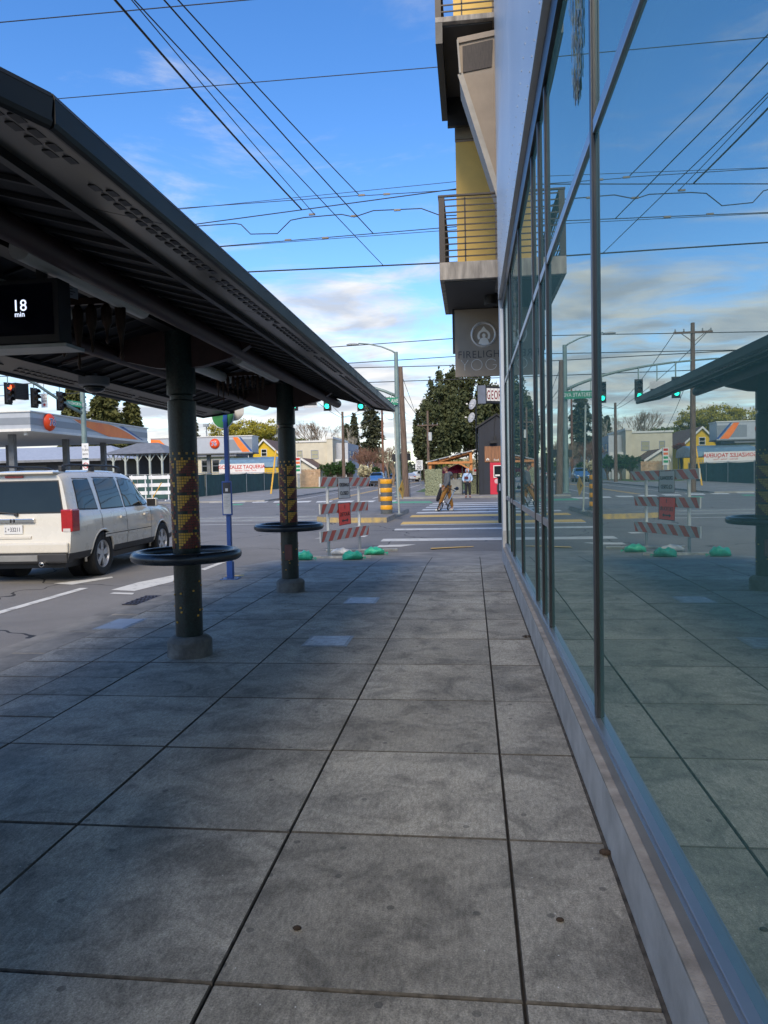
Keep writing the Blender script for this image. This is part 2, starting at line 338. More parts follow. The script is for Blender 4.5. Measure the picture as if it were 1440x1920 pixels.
# ---- sidewalk with slabs one by one
sw = MB().bx(-3.86, .5, -60, 12.07, -.25, -.028)
sidewalk = tag(sw.build('sidewalk', mat('joint dirt', (.035, .03, .026), .95, var=.4, vscale=30)), kind='structure')
M_EDGE = mat('dark slab edge', (.10, .092, .08), .95, var=.4, vscale=25)  # slab sides and chamfers darker than the top so joints read dark
tag(MB().bx(.486, .4995, -12, 12.06, -.02, .0025).build('wall_joint', mat('wall joint grime', (.07, .062, .052), .95, var=.5, vscale=18)), kind='structure')
def slab_mesh(w, l, name):
    b = MB(); g = .0038; c = .0035; x, y = w/2-g, l/2-.0048; h = .03
    r0 = [(-x, -y), (x, -y), (x, y), (-x, y)]; r1 = [(p[0]-math.copysign(c, p[0]), p[1]-math.copysign(c, p[1])) for p in r0]
    b.add([(p[0], p[1], -h) for p in r0]+[(p[0], p[1], -.006) for p in r0]+[(p[0], p[1], 0) for p in r1],
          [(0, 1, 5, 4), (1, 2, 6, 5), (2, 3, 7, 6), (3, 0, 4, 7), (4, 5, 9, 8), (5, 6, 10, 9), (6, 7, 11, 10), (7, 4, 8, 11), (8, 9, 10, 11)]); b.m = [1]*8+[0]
    return b
cols = [(.12, .5, .915), (-.77, .12, .915), (-1.70, -.77, .915), (-2.62, -1.70, .915), (-3.12, -2.62, .4575), (-3.70, -3.12, .4575)]
Y0 = 2.0-4*.915
for x0, x1, st in cols:
    first = None; y = Y0+st/2
    while y+st/2 < 12.1:
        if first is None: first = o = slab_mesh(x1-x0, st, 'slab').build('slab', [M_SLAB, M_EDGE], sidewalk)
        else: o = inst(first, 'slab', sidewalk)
        o.location = ((x0+x1)/2, y, random.uniform(-.002, .0015)); o.rotation_euler = (random.uniform(-.0016, .0016), random.uniform(-.0016, .0016), 0)
        y += st
    # behind the camera the same paving goes on as larger fields
for x0, x1 in ((-3.7, -1.7), (-1.7, .5)):
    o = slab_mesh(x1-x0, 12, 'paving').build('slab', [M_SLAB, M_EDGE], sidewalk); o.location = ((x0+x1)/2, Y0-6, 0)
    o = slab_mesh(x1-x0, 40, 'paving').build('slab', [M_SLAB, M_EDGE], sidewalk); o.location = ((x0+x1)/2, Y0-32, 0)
# kerb stones
kb = None
for i in range(22):
    y = -8+i*.9
    if y > 10.95: break
    if kb is None:
        kb = MB().bx(-4.02, -3.705, -.446, .446, -.25, .0).build('kerb_stone', mat('kerb concrete', (.27, .255, .225), .85, var=.28, vscale=3, bump=.4, bscale=100), sidewalk, bevel=.012); o = kb
    else: o = inst(kb, 'kerb_stone', sidewalk)
    o.location = (0, y, random.uniform(-.004, .001))
MB().bx(-4.02, -3.702, 11.352, 12.066, -.25, -.003).build('kerb_stone', mat('kerb concrete', (.27, .255, .225)), sidewalk, bevel=.012)
# dropped corner: a ramp falling to the road
rp = MB(); n = 8
edge = [(-4.02, 11.35), (-3.95, 12.4), (-3.7, 13.4), (-3.2, 14.3), (-2.4, 15.0), (-1.3, 15.4), (.2, 15.5), (30, 15.5)]
def zs(y): return float(np.interp(y, [12.07, 15.5], [0., -.118]))
M_RAMP = mat('ramp concrete', (.30, .285, .255), .8, var=.22, vscale=2., bump=.4, bscale=120)
rp.poly([(-3.86, 12.068, -.002), (.5, 12.068, -.002), (30, 12.068, -.002), (30, 15.5, -.118), (.2, 15.5, -.118), (-1.3, 15.4, -.114), (-2.4, 15.0, -.1), (-3.2, 14.3, -.072), (-3.7, 13.4, -.038)])
rp.poly([(-4.02, 12.068, -.003), (-3.86, 12.068, -.002), (-3.7, 13.4, -.038)])
e3 = [(-4.02, 12.068, -.003), (-3.7, 13.4, -.038), (-3.2, 14.3, -.072), (-2.4, 15.0, -.1), (-1.3, 15.4, -.114), (.2, 15.5, -.118), (30, 15.5, -.118)]
for a, c in zip(e3, e3[1:]): rp.quad(a, c, (c[0], c[1], -.2), (a[0], a[1], -.2))
tag(rp.build('kerb_ramp', M_RAMP), kind='structure')
tag(MB().poly([PZ(807, 1029, zs(14.8)+.004), PZ(808, 1027.4, zs(15)+.004), PZ(1018-130, 1023.4, zs(15.3)+.004), PZ(1018-130, 1025, zs(15)+.004)]).build('ramp_line', P_YEL), kind='structure')
# a few transverse joints in the ramp
jt = MB()
for x in (.12, -.77, -1.7, -2.62):
    jt.quad((x-.006, 12.08, .003), (x+.006, 12.08, .003), (x+.006, 13.9, zs(13.9)+.003), (x-.006, 13.9, zs(13.9)+.003))
tag(jt.build('ramp_joint', mat('joint dark', (.04, .036, .03), .95)), kind='structure')
# ---- far pavements, gas station lot, verges
far = sheet('pavement', -4.6, 60, 44.6, 60, .10, M_WALK2, thick=.14)
sheet('pavement', -20.3, -12.8, 44.6, 78, .10, M_WALK2, thick=.14); sheet('pavement', -15.3, -12.8, 78, 400, .10, M_WALK2, thick=.14)
sheet('pavement', -4.6, -2.4, 60, 400, .10, M_WALK2, thick=.14)
sheet('forecourt', -110, -20.3, 44.6, 82, .08, M_LOT, thick=.1)
sheet('verge', -40, -15.3, 82, 400, .12, M_GRASS, thick=.1); sheet('verge', -20.3, -15.3, 78, 82, .12, M_GRASS, thick=.1)
sheet('verge', -2.4, 30, 60, 400, .12, M_GRASS, thick=.1)
g0 = G(790, 921, .1)
tag(MB().quad((-4.3, 56, zr(56)+.106), (-2.9, 56, zr(56)+.106), (-2.9, 68, zr(68)+.106), (-4.3, 68, zr(68)+.106)).build('verge', M_GRASS), kind='structure')
# ---- painted markings
def mark(pts, m, name='road_marking', dz=.005):
    b = MB(); b.poly([G(x, y, dz) for x, y in pts]); return tag(b.build(name, m), kind='structure')
def bar_xy(x0, x1, y0, y1, m, dz=.005, name='road_marking'):
    b = MB(); strip(b, x0, x1, y0, y1, dz); return tag(b.build(name, m), kind='structure')
mark([(705, 1026), (712, 1022), (780, 1020.5), (752, 1025)], P_WHITE)
def hbar(xl, xr, yt, yb, m):
    c = .5*(xl+xr); a, b_ = G(c, yb, .005).y, G(c, yt, .005).y
    x0 = .5*(G(xl, yb, .005).x+G(xl, yt, .005).x)
    return bar_xy(x0, G(xr, .5*(yt+yb), .005).x, a, b_, m)
hbar(718, 1010, 1008.6, 1013.3, P_WHITE); hbar(742, 1000, 989.7, 992.5, P_WHITE)
hbar(755, 960, 976.9, 981.7, P_YEL); hbar(772, 960, 964.5, 968.4, P_YEL); hbar(753, 960, 982.2, 983.4, P_WHITE)
hbar(783, 960, 958.8, 961.3, P_WHITE); hbar(794, 960, 953.4, 955.6, P_WHITE); hbar(801, 960, 949.0, 950.8, P_WHITE); hbar(807, 960, 945.4, 946.8, P_WHITE); hbar(813, 960, 942.2, 943.4, P_WHITE)
mark([(733, 943.6), (736, 940.4), (806, 940), (812, 942.6)], P_GREEN)
for i in range(9):
    x = 392+i*40
    mark([(x, 943.0-.15*i), (x+3, 940.6-.15*i), (x+33, 939.4-.15*i), (x+27, 942.2-.15*i)], P_WHITE)
for i in (1, 3, 5): mark([(392+i*42, 947.4-.1*i), (392+i*42+4, 945.2-.1*i), (392+i*42+24, 944.6-.1*i), (392+i*42+18, 946.8-.1*i)], P_GREEN)
bar_xy(-9.05, -8.93, 46, 300, P_YEL); bar_xy(-8.8, -8.68, 46, 300, P_YEL); bar_xy(-6.4, -6.28, 47, 300, P_WHITE); bar_xy(-11.5, -11.38, 47, 300, P_WHITE)
bar_xy(-120, -19, 33.0, 33.14, P_WHITE); bar_xy(-120, -19, 19.6, 19.74, P_WHITE); bar_xy(-120, -5, 23.6, 23.72, P_WHITE)
# near lane: bus-lane edge line, block of lane lettering worn to bars
bar_xy(-5.98, -5.84, -60, 10.6, P_WHITE)
mark([(208, 1106), (258, 1092), (352, 1073), (364, 1078), (318, 1092), (252, 1108)], P_WHITE)
mark([(205, 1113), (214, 1110.6), (252, 1111.6), (248, 1114.6)], P_WHITE)
mark([(100, 1094), (210, 1081), (212, 1083.2), (135, 1096)], P_WHITE)
mark([(376, 1067), (430, 1048), (436, 1049), (384, 1069)], P_WHITE)
mark([(590, 1010), (602, 1007.6), (625, 1006.6), (628, 1008)], P_WHITE); mark([(660, 1006.6), (672, 1004.4), (690, 1004), (684, 1006.6)], P_WHITE)
tag(MB().poly([PZ(421, 1081, .002), PZ(424, 1079.4, .002), PZ(459, 1077.4, .002), PZ(456, 1079.6, .002)]).build('painted_kerb_mark', P_YEL), kind='structure')
# ---- refuge island
isl = [(-5.4, 25.6), (-5.25, 24.6), (-4.75, 24.0), (-4.1, 23.75), (-2.75, 23.6), (-2.42, 28.3), (-2.6, 28.7), (-5.1, 28.7), (-5.4, 28.2)]
b = MB(); T = [Vector((x, y, zr(y)+.16)) for x, y in isl]; B = [Vector((x, y, zr(y)-.05)) for x, y in isl]
b.poly(T, 0)
for i in range(len(T)): j = (i+1) % len(T); b.quad(B[i], B[j], T[j], T[i], 2 if i in (1, 2, 3) else 1)
tag(b.build('refuge_island', [mat('island top', (.20, .195, .185), .85, var=.25, vscale=3, bump=.3), M_CONC, mat('kerb worn yellow', (.45, .32, .10), .8, var=.3, vscale=6, col2=(.22, .2, .17))]), kind='structure')
# ================================================================ CORNER BUILDING (right)
bld = thing('corner_building', 'tall glass-fronted corner building with pale cladding, balconies and concrete plinth beside the sidewalk', 'building', (.5, 6, 0))
XW, XGL, YE, YB0 = .5, .575, 13.0, -45.0
M_PLINTH = mat('plinth concrete', (.46, .45, .43), .8, var=.2, vscale=4, bump=.3, bscale=110)
M_PLTOP = mat('plinth top concrete', (.34, .31, .27), .85, var=.25, vscale=9, bump=.4, bscale=140)
def glass_material():
    m = bpy.data.materials.new('coated window glass'); m.use_nodes = True; t = m.node_tree; t.nodes.clear(); L = t.links.new; N = t.nodes.new
    o = N('ShaderNodeOutputMaterial'); gl = N('ShaderNodeBsdfGlossy'); gl.inputs['Roughness'].default_value = 0.0; gl.inputs['Color'].default_value = (.89, .99, .96, 1)
    tr = N('ShaderNodeBsdfTransparent'); tr.inputs['Color'].default_value = (.22, .42, .40, 1)
    df = N('ShaderNodeBsdfDiffuse'); df.inputs['Color'].default_value = (.13, .27, .23, 1)
    mx = N('ShaderNodeMixShader'); mx.inputs[0].default_value = .85; L(tr.outputs[0], mx.inputs[1]); L(df.outputs[0], mx.inputs[2])
    fr = N('ShaderNodeFresnel'); fr.inputs['IOR'].default_value = 8.0
    # slight waviness of toughened glass
    tc = N('ShaderNodeNewGeometry'); nz = N('ShaderNodeTexNoise'); nz.inputs['Scale'].default_value = .8; nz.inputs['Detail'].default_value = 1; L(tc.outputs['Position'], nz.inputs['Vector'])
    bp = N('ShaderNodeBump'); bp.inputs['Strength'].default_value = .05; bp.inputs['Distance'].default_value = .01; L(nz.outputs['Fac'], bp.inputs['Height']); L(bp.outputs[0], gl.inputs['Normal'])
    m2 = N('ShaderNodeMixShader'); L(fr.outputs[0], m2.inputs[0]); L(mx.outputs[0], m2.inputs[1]); L(gl.outputs[0], m2.inputs[2]); L(m2.outputs[0], o.inputs[0]); return m
M_GLASS = glass_material()
M_FRAME = mat('dark window frame', (.022, .024, .027), .35, .3, var=.1); M_CLAD = mat('pale metal cladding', (.74, .75, .74), .38, .15, var=.05, vscale=.7)
M_YELLOW = mat('yellow render', (.82, .54, .15), .75, var=.08, vscale=1.2, bump=.15); M_BROWN = mat('brown ribbed metal', (.34, .27, .20), .6, .1, var=.12, vscale=2)
M_RAIL = mat('dark brown railing', (.055, .045, .038), .5, .3, var=.2)
ZP, ZS = .225, .315
pl = MB().bx(XW, XW+.35, YB0, 12.6, -.3, ZP, 0).build('plinth', [M_PLINTH], bld, bevel=.006)
MB().bx(XW-.0, XW+.09, YB0, 12.6, ZP+.001, ZP+.012).build('plinth_cap', M_PLTOP, bld)
MB().bx(XW+.045, XW+.12, YB0, YE-.05, ZP+.012, ZS).build('sill', M_ALU, bld, bevel=.004)
MB().bx(XW+.035, XW+.05, YB0, YE-.05, ZP+.013, ZS-.012).build('sill_lip', M_ALU, bld)
# mullion positions along the street front (from the photograph, on the glass plane)
ZH = 4.24; ZT = 3.0; ZM = 1.08
mul = [-9.5, -7.0, -4.4, -1.9, .9, 3.5, 5.56, 6.1, 6.74, 8.64, 10.45, 11.1, 12.45]
mm = None
for y in mul:
    if mm is None:
        mm = MB().bx(-.014, .10, -.026, .026, ZS+.001, ZH, 0).build('mullion', M_FRAME, bld, bevel=.004); mm.location = (XGL-bld.location.x, y-bld.location.y, 0)
        cp0 = MB().bx(-.0195, -.0143, -.022, .024, ZS+.004, ZH-.01).build('mullion_cap', mat('mullion grey', (.05, .053, .058), .4, .4), bld)
        cp0.data.transform(Matrix.Translation((0, 0, 0))); cp0.location = mm.location
        for ob in (mm, cp0): ob.data.transform(Matrix.Translation(WOFF[bld.name]))
    else:
        inst(mm, 'mullion', bld, (XGL-bld.location.x, y-bld.location.y, 0)); inst(cp0, 'mullion_cap', bld, (XGL-bld.location.x, y-bld.location.y, 0))
def rail(y0, y1, z, name='transom'): return MB().bx(XGL-.014, XGL+.09, y0+.027, y1-.027, z-.03, z+.03).build(name, [M_ALU], bld, bevel=.004)
ends = mul+[YE-.06]
for a, b_ in zip(mul, ends[1:]):
    zs_ = [ZS, ZT, ZH]
    if a > 5: zs_ = [ZS, ZM, ZT, ZH]
    for z in zs_[1:-1]: rail(a, b_, z)
    for z0, z1 in zip(zs_, zs_[1:]):
        j_ = [random.uniform(-.0016, .0016) for _ in range(3)]; MB().quad((XGL+j_[0], a+.02, z0), (XGL+j_[1], a+.02, z1), (XGL+j_[1]+j_[2]-j_[0], b_-.02, z1), (XGL+j_[2], b_-.02, z0)).build('window_pane', M_GLASS, bld, fix=False)
MB().bx(XGL-.03, XGL+.1, YB0, YE-.05, ZH+.001, ZH+.22).build('head_frame', M_FRAME, bld, bevel=.005)
# room behind the glass
rm = MB(); rm.bx(XGL+.3, 9, YB0, YE-.1, -.05, .02); rm.bx(8.9, 9, YB0, YE-.1, .02, 4.4); rm.bx(XGL+.2, 9, YE-.2, YE-.12, .03, 4.4)
rm.build('interior', mat('dim interior', (.16, .17, .16), .8, var=.2), bld)
# cladding panels above the glass, each with an open joint
y = YB0; ZC0, ZTOP = ZH+.222, 13.2
ys = [-45, -33, -21, -9, -4.2, .3, 4.6, 8.9, YE]; zsC = [ZC0, 7.0, 9.9, ZTOP]
for a, b_ in zip(ys, ys[1:]):
    for z0, z1 in zip(zsC, zsC[1:]):
        MB().bx(XW-.005, XW+.05, a+.008, b_-.008, z0+.008, z1-.008).build('cladding_panel', M_CLAD, bld, bevel=.003)
MB().bx(XW+.051, 14, YB0, YE-.004, ZC0, ZTOP-.02).build('upper_wall', mat('backing wall', (.05, .05, .05), .8), bld)
MB().bx(XW-.08, 14, YB0-.05, YE+.05, ZTOP-.018, ZTOP+.25).build('parapet', M_BROWN, bld)
# rows of rivets along the cladding
rv = MB()
for i in range(60):
    yy = .5+i*.21
    for zz_ in (ZC0+.10, ZC0+.55): rv.box((XW-.007, yy, zz_), (.006, .012, .012))
rv.build('rivets', mat('rivet grey', (.45, .46, .47), .5), bld)['kind'] = 'stuff'
# corner pier
MB().bx(XW+.0, XW+.30, 12.62, YE, -.3, .52).build('pier', M_PLINTH, bld, bevel=.01)
MB().bx(XW+.0, XW+.22, YE-.055, YE, .521, ZC0-.002).build('corner_post', M_ALU, bld, bevel=.006)
MB().bx(XW+.01, XW+.06, 12.64, YE-.056, .521, ZH).build('corner_cladding', M_CLAD, bld)
# return wall round the corner and the overhanging yellow bay
MB().bx(XW+.4, 14, YE-.09, YE-.02, .0, ZC0).build('return_wall', mat('return wall', (.10, .10, .11), .7), bld)
YB1, YB2 = 13.02, 15.8
MB().bx(-.23, 9, YB2+.003, 20, 4.86, 13.0).build('yellow_bay', M_YELLOW, bld)
MB().bx(-.24, 9, YB2-.012, YB2+.0, 8.40, 8.44).build('bay_joint', M_BROWN, bld)
MB().bx(-.24, 9, YB2-.03, YB2+.0, 8.445, 9.3).build('bay_panel', mat('tan panel', (.25, .21, .14), .7), bld)
MB().bx(XW+.06, 9, YE+.0, YB2, 4.86, 13.0).build('stair_wall', M_BROWN, bld)
def balcony(zb, t=.30):
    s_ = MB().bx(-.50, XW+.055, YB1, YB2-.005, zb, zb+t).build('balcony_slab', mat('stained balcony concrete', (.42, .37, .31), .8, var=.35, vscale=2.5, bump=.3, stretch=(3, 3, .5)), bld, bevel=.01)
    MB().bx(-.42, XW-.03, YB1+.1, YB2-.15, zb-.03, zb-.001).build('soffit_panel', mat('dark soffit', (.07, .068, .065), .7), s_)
    zt = zb+t
    for yy in (YB1+.04, YB2-.06): MB().bx(-.50, -.40, yy-.02, yy+.02, zt, zt+1.12).build('railing_post', M_RAIL, s_)
    MB().bx(-.06, -.035, YB1+.03, YB1+.05, zt, zt+1.1).build('railing_post', M_RAIL, s_)
    for i in range(10):
        z = zt+.10+i*.108
        MB().bx(-.398, XW, YB1+.03, YB1+.048, z-.010, z+.010).build('rail_bar', M_RAIL, s_)
        MB().bx(-.465, -.445, YB1+.062, YB2-.082, z-.010, z+.010).build('rail_bar', M_RAIL, s_)
    MB().bx(-.51, XW, YB1+.01, YB1+.06, zt+1.121, zt+1.15).build('top_rail', M_RAIL, s_); MB().bx(-.51, -.40, YB1+.061, YB2-.04, zt+1.121, zt+1.15).build('top_rail', M_RAIL, s_)
    return s_
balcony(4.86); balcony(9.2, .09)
# black steel under the upper balcony
MB().bx(-.5, -.38, YB1, YB2, 8.85, 9.195).bx(-.38, XW, YB2-.3, YB2-.2, 8.6, 9.17).build('balcony_beam', M_BLACK, bld)
# folded metal fin between the balconies
Yf = YB1-.01
fp = [PY(858, 78, Yf), PY(932, 62, Yf), PY(937, 372, Yf), PY(863, 140, Yf)]
fin = MB().prism([(p.x, p.y, p.z) for p in fp], (0, .85, 0)).build('metal_fin', M_BROWN, bld)
fb = [PY(867, 88, Yf), PY(924, 75, Yf), PY(922, 126, Yf), PY(868, 137, Yf)]
MB().prism([(p.x, p.y-.02, p.z) for p in fb], (0, .015, 0)).build('louvre', mat('dark louvre', (.085, .068, .055), .7, var=.3, vscale=30, stretch=(6, 1, .3)), fin)
for a, b_ in ((fp[0], fp[1]), (fp[0], fp[3]), (fp[3], fp[2])): MB().bar((a.x, a.y-.02, a.z), (b_.x, b_.y-.02, b_.z), .03, .09).build('trim', mat('fin lit edge', (.42, .37, .30), .6) if a is fp[3] or b_ is fp[3] else M_BROWN, fin)  # left and diagonal edges get a paler colour standing for light on them
rb_ = None
for i in range(15):
    u = .08+i*.06; a = fp[3].lerp(fp[2], u); top = fp[0].lerp(fp[1], min(1, max(0, (a.x-fp[0].x)/(fp[1].x-fp[0].x))))
    if a.z < PY(900, 140, Yf).z: z1 = PY(900, 138, Yf).z
    else: z1 = a.z+.05
    MB().bx(a.x-.004, a.x+.004, Yf-.012, Yf-.001, a.z+.04, max(z1, a.z+.08)).build('fin_rib', M_BROWN, fin)
dl = MB().cyl(PY(921, 572, 14.2), PY(921, 560, 14.2)+Vector((0, 0, .25)), .13, n=20).build('downlight', M_BLACK, bld)
# ---- hanging studio sign
Ys = 15.2; sg = thing('hanging_sign', 'taupe square studio sign with ring emblem and thin lettering hung under the lower balcony', 'sign', (.24, Ys, 3.45))
MB().bx(-.30, .78, Ys, Ys+.08, 3.47, 4.82).build('sign_panel', mat('taupe sign board', (.34, .28, .21), .5, var=.06), sg, bevel=.004)
MB().bx(-.345, -.302, Ys-.01, Ys+.09, 3.95, 4.85).bx(-.3, .78, Ys+.02, Ys+.06, 4.822, 4.857).build('sign_bracket', M_BLACK, sg)
M_SIGNL = mat('sign silver', (.75, .72, .66), .4, .3, var=.05)
ec = PY(907, 627, Ys)
MB().torus((ec.x, Ys-.006, ec.z), .235, .028, 36, 4, (0, 1, 0)).build('emblem_ring', M_SIGNL, sg)
b = MB()
def arc_band(c, r0, r1, a0, a1, y, k=16):
    P = [(c[0]+r0*math.cos(a0+(a1-a0)*i/k), y, c[1]+r0*math.sin(a0+(a1-a0)*i/k)) for i in range(k+1)]; Q = [(c[0]+r1*math.cos(a0+(a1-a0)*i/k), y, c[1]+r1*math.sin(a0+(a1-a0)*i/k)) for i in range(k+1)]
    return P, Q
P, Q = arc_band((ec.x, ec.z-.01), .098, .142, R(-236+360-360), R(56), Ys-.006)
P, Q = arc_band((ec.x, ec.z-.03), .085, .13, R(-35), R(215), Ys-.006)
for i in range(16): b.quad(P[i], P[i+1], Q[i+1], Q[i])
b.poly([(ec.x-.07, Ys-.007, ec.z+.07), (ec.x, Ys-.007, ec.z+.165), (ec.x+.07, Ys-.007, ec.z+.07), (ec.x, Ys-.007, ec.z+.10)])
b.poly([(ec.x+.036*math.cos(a), Ys-.006, ec.z-.02+.04*math.sin(a)) for a in [2*PI*i/14 for i in range(14)]])
b.poly([(ec.x-.12, Ys-.0065, ec.z-.215), (ec.x+.12, Ys-.0065, ec.z-.215), (ec.x+.075, Ys-.0065, ec.z-.09), (ec.x+.02, Ys-.0065, ec.z-.06), (ec.x-.02, Ys-.0065, ec.z-.06), (ec.x-.075, Ys-.0065, ec.z-.09)])
b.build('emblem_figure', M_SIGNL, sg, fix=False)
def strokes(lines, w, m, parent, y, name):
    b = MB()
    for pts in lines: b.tube([(x, y, z) for x, z in pts], w, 5)
    return b.build(name, m, parent)
def circ(cx, cz, r, a0=0, a1=360, k=20): return [(cx+r*math.cos(R(a0+(a1-a0)*i/k)), cz+r*math.sin(R(a0+(a1-a0)*i/k))) for i in range(k+1)]
zb = PY(890, 694, Ys).z; ht = .21
xs = lambda p: PY(p, 680, Ys).x
strokes([[(xs(865), zb+ht), (xs(865)+.07, zb+ht*.5)], [(xs(865)+.14, zb+ht), (xs(865)+.07, zb+ht*.5), (xs(865)+.07, zb)],
         circ(xs(894), zb+ht*.5, .108), circ(xs(921), zb+ht*.5, .108, 35, 345)+[(xs(921)+.105, zb+ht*.45), (xs(921)+.03, zb+ht*.45)],
         [(xs(936), zb), (xs(936)+.085, zb+ht), (xs(936)+.17, zb)], [(xs(936)+.04, zb+.07), (xs(936)+.13, zb+.07)]], .006, M_SIGNL, sg, Ys-.005, 'lettering')
text('FIRELIGHT', mat('sign dark letters', (.09, .08, .07), .5), sg, (.24, Ys-.004, PY(890, 671, Ys).z), (1, 0, 0), (0, 0, 1), .15, space=1.12, wscale=.93)
# ---- feathery art on the glass
def window_art(y0, z0, z1, wd, n, label, seed):
    rng = random.Random(seed); t = thing('window_art', label, 'window art', (XGL-.012, y0, z0), group=None)
    ms = [mat('art cream', (.55, .53, .42), .7), mat('art dark', (.05, .045, .04), .7), mat('art ochre', (.42, .36, .10), .7)]
    bs = [MB(), MB(), MB()]
    for i in range(n):
        u = rng.random(); z = z0+(z1-z0)*u; half = wd*(.22+.78*u)*(.9+.2*math.sin(u*9)); yy = y0+rng.uniform(-half, half); L = rng.uniform(.03, .11); tl = rng.uniform(-.25, .25)
        k = rng.choice([0, 0, 0, 1, 2]); w = rng.uniform(.004, .010)
        bs[k].quad((XGL-.006-.0004*k, yy-w, z), (XGL-.006-.0004*k, yy+w, z+.01), (XGL-.006-.0004*k, yy+tl*L+w*.5, z+L), (XGL-.006-.0004*k, yy+tl*L-w*.5, z+L*.95))
    for k, nm in enumerate(('pale_strokes', 'dark_strokes', 'ochre_strokes')): bs[k].build(nm, ms[k], t, fix=False)['kind'] = 'stuff'
window_art(4.0, 3.36, 4.23, .42, 420, 'feather-like drawing of short strokes high on the large window pane', 3)
window_art(9.5, 3.12, 4.2, .7, 420, 'pale feathery drawing on a narrow upper window pane near the corner', 5)
# ================================================================ BUS SHELTER
XC, HW, ZE, SL, YA, YZ = -2.43, 1.37, 2.375, .27, 1.25, 10.5
def zroof(dx): return ZE+SL*(HW-abs(dx))
sh = thing('bus_shelter', 'long dark gabled bus shelter on mosaic-tiled columns with round leaning rails', 'bus shelter', (XC, 6, 0))
M_SHEET = mat('dark roof sheet', (.014, .015, .019), .65, .1, spec=.25, var=.15, vscale=3); M_SHEET2 = mat('smoky edge panel', (.11, .105, .098), .35, .2, var=.2, vscale=2.2)
M_RIB = mat('roof rib', (.012, .0125, .014), .6, .1, var=.2); M_LIP = mat('black roof edge', (.008, .009, .01), .42, var=.3); M_MAROON = mat('maroon steel', (.035, .015, .014), .5, .1, var=.25, vscale=8)
def yend(dx, near):   # chamfered corners
    c = max(0., abs(dx)-1.0)
    return (YA+c*1.55) if near else (YZ-c*.75)
for s_ in (-1, 1):
    d0, d1, d2 = .0, 1.05, 1.335
    # underside/top sheet in bays, each bay one panel
    ysb = [YA, 2.6, 4.2, 5.9, 7.5, 9.2, YZ]
    for k, (a, b_) in enumerate(zip(ysb, ysb[1:])):
        def yy(dx, v): return yend(dx, True) if v == YA else (yend(dx, False) if v == YZ else v)
        for (u0, u1, nm, mm_) in ((d0, d1, 'roof_sheet', M_SHEET), (d1+.004, d2, 'edge_panel', M_SHEET2)):
            P = [(XC+s_*u0, yy(u0, a)+.004, zroof(u0)), (XC+s_*u1, yy(u1, a)+.004, zroof(u1)), (XC+s_*u1, yy(u1, b_)-.004, zroof(u1)), (XC+s_*u0, yy(u0, b_)-.004, zroof(u0))]
            MB().prism(P, (0, 0, .03)).build(nm, mm_, sh)
    # ribs under the sheet
    rib = None; n = int((YZ-YA-.3)/.235)
    for i in range(n):
        y = YA+.2+i*.235
        if rib is None:
            p0, p1 = (s_*.06, 0, zroof(.06)-.012), (s_*1.04, 0, zroof(1.04)-.012)
            rib = MB().bar(p0, p1, .022, .016).build('roof_rib', M_RIB, sh); rib.data.transform(Matrix.Translation(WOFF[sh.name])); o = rib
        else: o = inst(rib, 'roof_rib', sh)
        o.location = (0, y-6, 0)
    # vent slots in the edge panel
    vs = MB(); sl_n = Vector((s_*SL, 0, 1)).normalized()
    y = YA+.55
    while y < YZ-.4:
        for q, dx in enumerate((1.235, 1.285)):
            if (int(y*8) % 9) != 8: vs.box((XC+s_*dx, y+q*.02, zroof(dx)-.002), (.026, .048, .006))
        y += .085
    vs.build('vent_slots', M_LIP, sh)['kind'] = 'stuff'
    # rolled fascia along the eave and round the chamfers
    pth = [(XC+s_*.9, YA-.0, zroof(.9)), (XC+s_*1.0, YA, zroof(1.0)), (XC+s_*HW, yend(HW, True), ZE+.02), (XC+s_*HW, yend(HW, False), ZE+.02), (XC+s_*1.0, YZ, zroof(1.0)), (XC+s_*.9, YZ, zroof(.9))]
    f = MB()
    for a, b_ in zip(pth[1:-1], pth[2:-1]):
        a, b_ = Vector(a), Vector(b_); f.bar(a+Vector((0, 0, .012)), b_+Vector((0, 0, .012)), .034, .06); f.cyl(a+Vector((0, 0, .042)), b_+Vector((0, 0, .042)), .018, n=8); f.cyl(a+Vector((0, 0, -.018)), b_+Vector((0, 0, -.018)), .017, n=8)
    f.build('fascia', M_LIP, sh)
    MB().bar((XC+s_*1.046, yend(1.0, True)+.05, zroof(1.046)-.02), (XC+s_*1.046, YZ-.08, zroof(1.046)-.02), .03, .03).build('purlin', M_LIP, sh)
    MB().tube([(XC+s_*.53, YA+.35, 2.53), (XC+s_*.53, YZ-.0, 2.53)], .06, 16).ball((XC+s_*.53, YZ, 2.53), .06, 12, 8).build('roof_beam', M_MAROON, sh, smooth=True, auto=50)
    for Y in (YA, YZ):
        yo = .0 if Y == YA else .0
        MB().bar((XC, Y, zroof(0)+.03), (XC+s_*1.0, Y, zroof(1.0)+.03), .05, .045).build('gable_trim', M_LIP, sh)
    # lamp tubes along the bays
    for ya in (3.4, 6.75):
        lt = MB().tube([(XC+s_*.27, ya, 2.60), (XC+s_*.27, ya+1.35, 2.60)], .055, 14).build('lamp_tube', mat('frosted diffuser', (.42, .42, .40), .4, var=.08), sh, smooth=True, auto=50)
        MB().bx(XC+s_*.27-.04, XC+s_*.27+.04, ya+.05, ya+1.3, 2.645, 2.70).build('lamp_housing', M_BLACK, lt)
MB().bx(XC-.06, XC+.06, YA+.02, YZ-.02, zroof(0)-.06, zroof(0)-.005).build('ridge_beam', M_LIP, sh)
